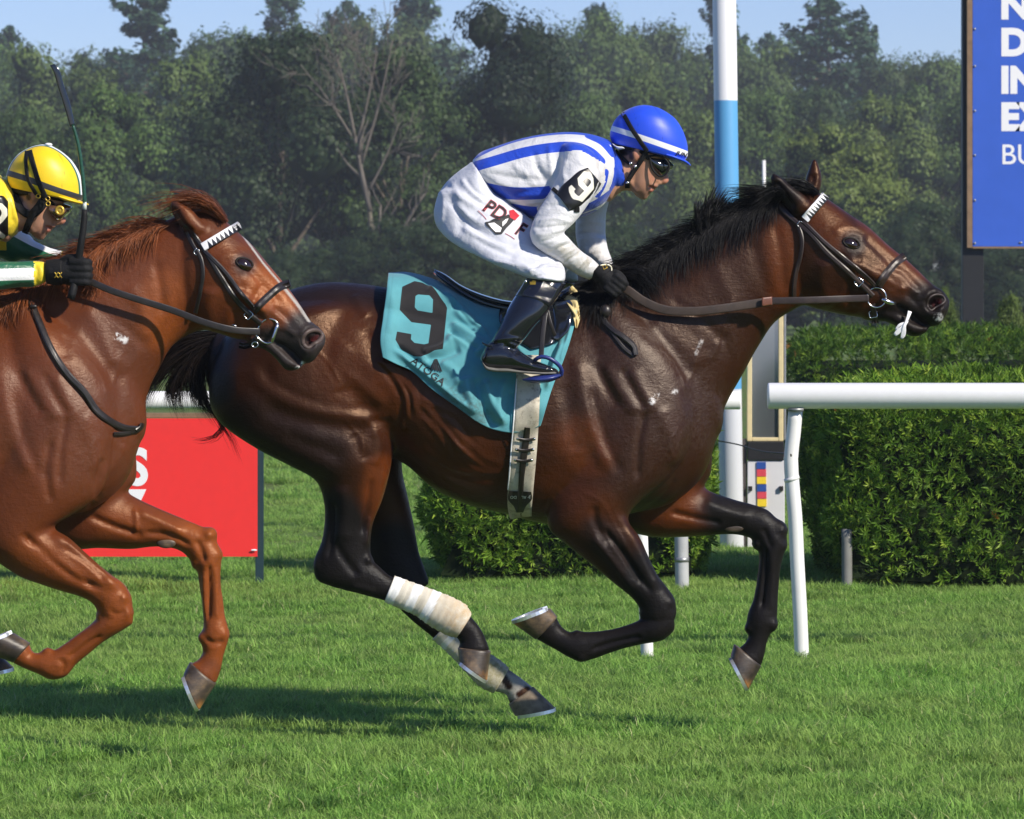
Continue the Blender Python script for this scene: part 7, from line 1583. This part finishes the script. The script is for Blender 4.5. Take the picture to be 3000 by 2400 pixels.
HST2 = [(26,548,236,592,0,.094),(20,534,243,578,0,.101),(18,520,243,555,0,.104),(25,494,238,524,0,.103),(38,470,226,494,0,.097),(58,449,206,466,0,.084),(82,435,180,444,0,.062),(104,427,160,432,0,.038),(120,424,148,426,0,.018)]
H2, HV2 = helmet(J2, HST2, [(180,570,176,584,0,.086),(215,582,210,595,0,.080),(240,590,236,600,0,.060),(254,595,251,602,0,.032),(260,598,258,602,0,.012)], M_HELM2, band=[(16,505),(87,527),(130,544),(188,564),(245,582)], bw=17, seams=[[(96,434),(84,470),(86,520)],[(172,450),(186,480),(188,510),(180,552)]], top=True)
knob('helmet_button', 142, 424, -.02, .012, M_WHITE, J2, (1, 1, .45))
solid('helmet_lining', [loft([(30,552,222,590,0,.086),(36,562,196,592,0,.082)], n=30, step=4, cap=(.1,.1))], M_STRAP, J2)
BHH2 = BVHTree.FromPolygons([tuple(v) for v in loft(HST2, n=40, step=5)[0]], [tuple(f) for f in loft(HST2, n=40, step=5)[1]])
ribbon('helmet_strap', [(86,440),(98,484),(112,530),(134,580)], 15, BHH2, .003, .003, M_STRAP, J2); ribbon('helmet_strap', [(78,442),(76,480),(84,530),(106,570)], 11, BHH2, .003, .003, M_STRAP, J2)
ribbon('ear_strap', [(36,560,22),(48,590,26),(66,618,24),(90,628,26),(112,612,30),(130,586,30)], 24, HB2, .006, .005, M_STRAP, J2, across=7)
ribbon('chin_strap', [(98,618,16),(90,640,20),(80,664,20),(72,684,18)], 18, HB2, .010, .006, M_STRAP, J2)
for px_, py_ in ((112,575),(140,582),(141,597)): ring_px('strap_buckle', px_, py_, -.094, 6, 6, .0016, M_GOLD, J2, .4)
goggles(J2, [(148,596,156,636,0,.074),(164,594,168,646,0,.0745),(182,596,182,645,0,.070),(198,600,193,634,0,.056),(209,605,203,624,0,.034)], M_LENS2, [(162,606),(148,594),(138,588)], HB2)
ring_px('goggle_vent', 175, 617, -.078, 10, 11, .0045, M_GOLD, J2); knob('goggle_vent_cap', 175, 617, -.077, .009, M_GOLD, J2, (1, .35, 1))
AB2 = ribbon('armband', [(-30,640,120),(-10,640,130),(12,640,128),(24,640,100)], 120, SB2, .004, .006, M_PANEL, J2, n=12, across=25, smooth_y=30, smooth=True)
av = np.zeros(len(AB2.data.vertices)*3, np.float32); AB2.data.vertices.foreach_get('co', av); ap = to_px(av.reshape(-1, 3))
TWO = [(-38,604),(-20,592),(6,596),(21,612),(22,632),(8,650),(-12,668),(16,690),(12,702),(-40,676),(-36,664),(0,636),(6,626),(2,614),(-14,608),(-26,618)]
fattr(AB2.data, 'print', sdist(ap, TWO))
G2, GB2 = glove(J2, (146,796), (232,798), (0.05,1), -.175, None, 1.28)
G2f, _ = glove(J2, (206,762), (246,770), (0.05,1), .12, None, .9)
BW2 = loft([(138,832,136,762,-.160,.040),(160,836,158,760,-.168,.042),(184,834,182,758,-.172,.044)], n=22, step=4, cap=(.1,.1))
solid('wrist_strap', [BW2], M_GLOVE, J2); BWB = BVHTree.FromPolygons([tuple(v) for v in BW2[0]], [tuple(f) for f in BW2[1]])
for ox in (0, 11):
    edge_tube([(160+ox,798),(165+ox,806),(160+ox,814)], BWB, .0016, .001, M_GOLD, J2, 'strap_logo'); edge_tube([(170+ox,798),(165+ox,806),(170+ox,814)], BWB, .0016, .001, M_GOLD, J2, 'strap_logo')
WH = empty('riding_whip', tuple(P(232, 760, -.2)), 'green riding whip with black flap held upright by the yellow capped jockey', 'whip')
yw = -.215
solid('shaft', [tube(np.concatenate([PV([(248,596),(246,560),(240,500),(230,430),(221,392),(213,366)], yw), [[.0062],[.0062],[.006],[.0055],[.005],[.0048]]], 1), .004, 10)], simple('green whip wrap', (.010,.060,.030), .3, .5, var=.5, nscale=160), WH)
solid('ferrule', [tube(PV([(248,614),(248,592)], yw), .0062, 10)], simple('pearl ferrule', (.55,.60,.54), .3), WH)
solid('handle', [tube(np.concatenate([PV([(248,614),(246,650),(238,710),(229,770),(221,820),(212,858),(207,876)], [yw,yw,yw,yw+.01,yw+.01,yw,yw]), [[.0088],[.0098],[.0108],[.011],[.011],[.0125],[.012]]], 1), .008, 12)], M_STRAP, WH)
solid('flap', [loft([(205,372,219,366,yw,.003),(190,320,208,314,yw,.0035),(170,256,187,250,yw,.0035),(152,202,168,197,yw,.0035),(146,192,160,188,yw,.003)], n=14, step=5, cap=(.1,.1), e=4)], M_PATENT, WH)
YOFF = 0.0
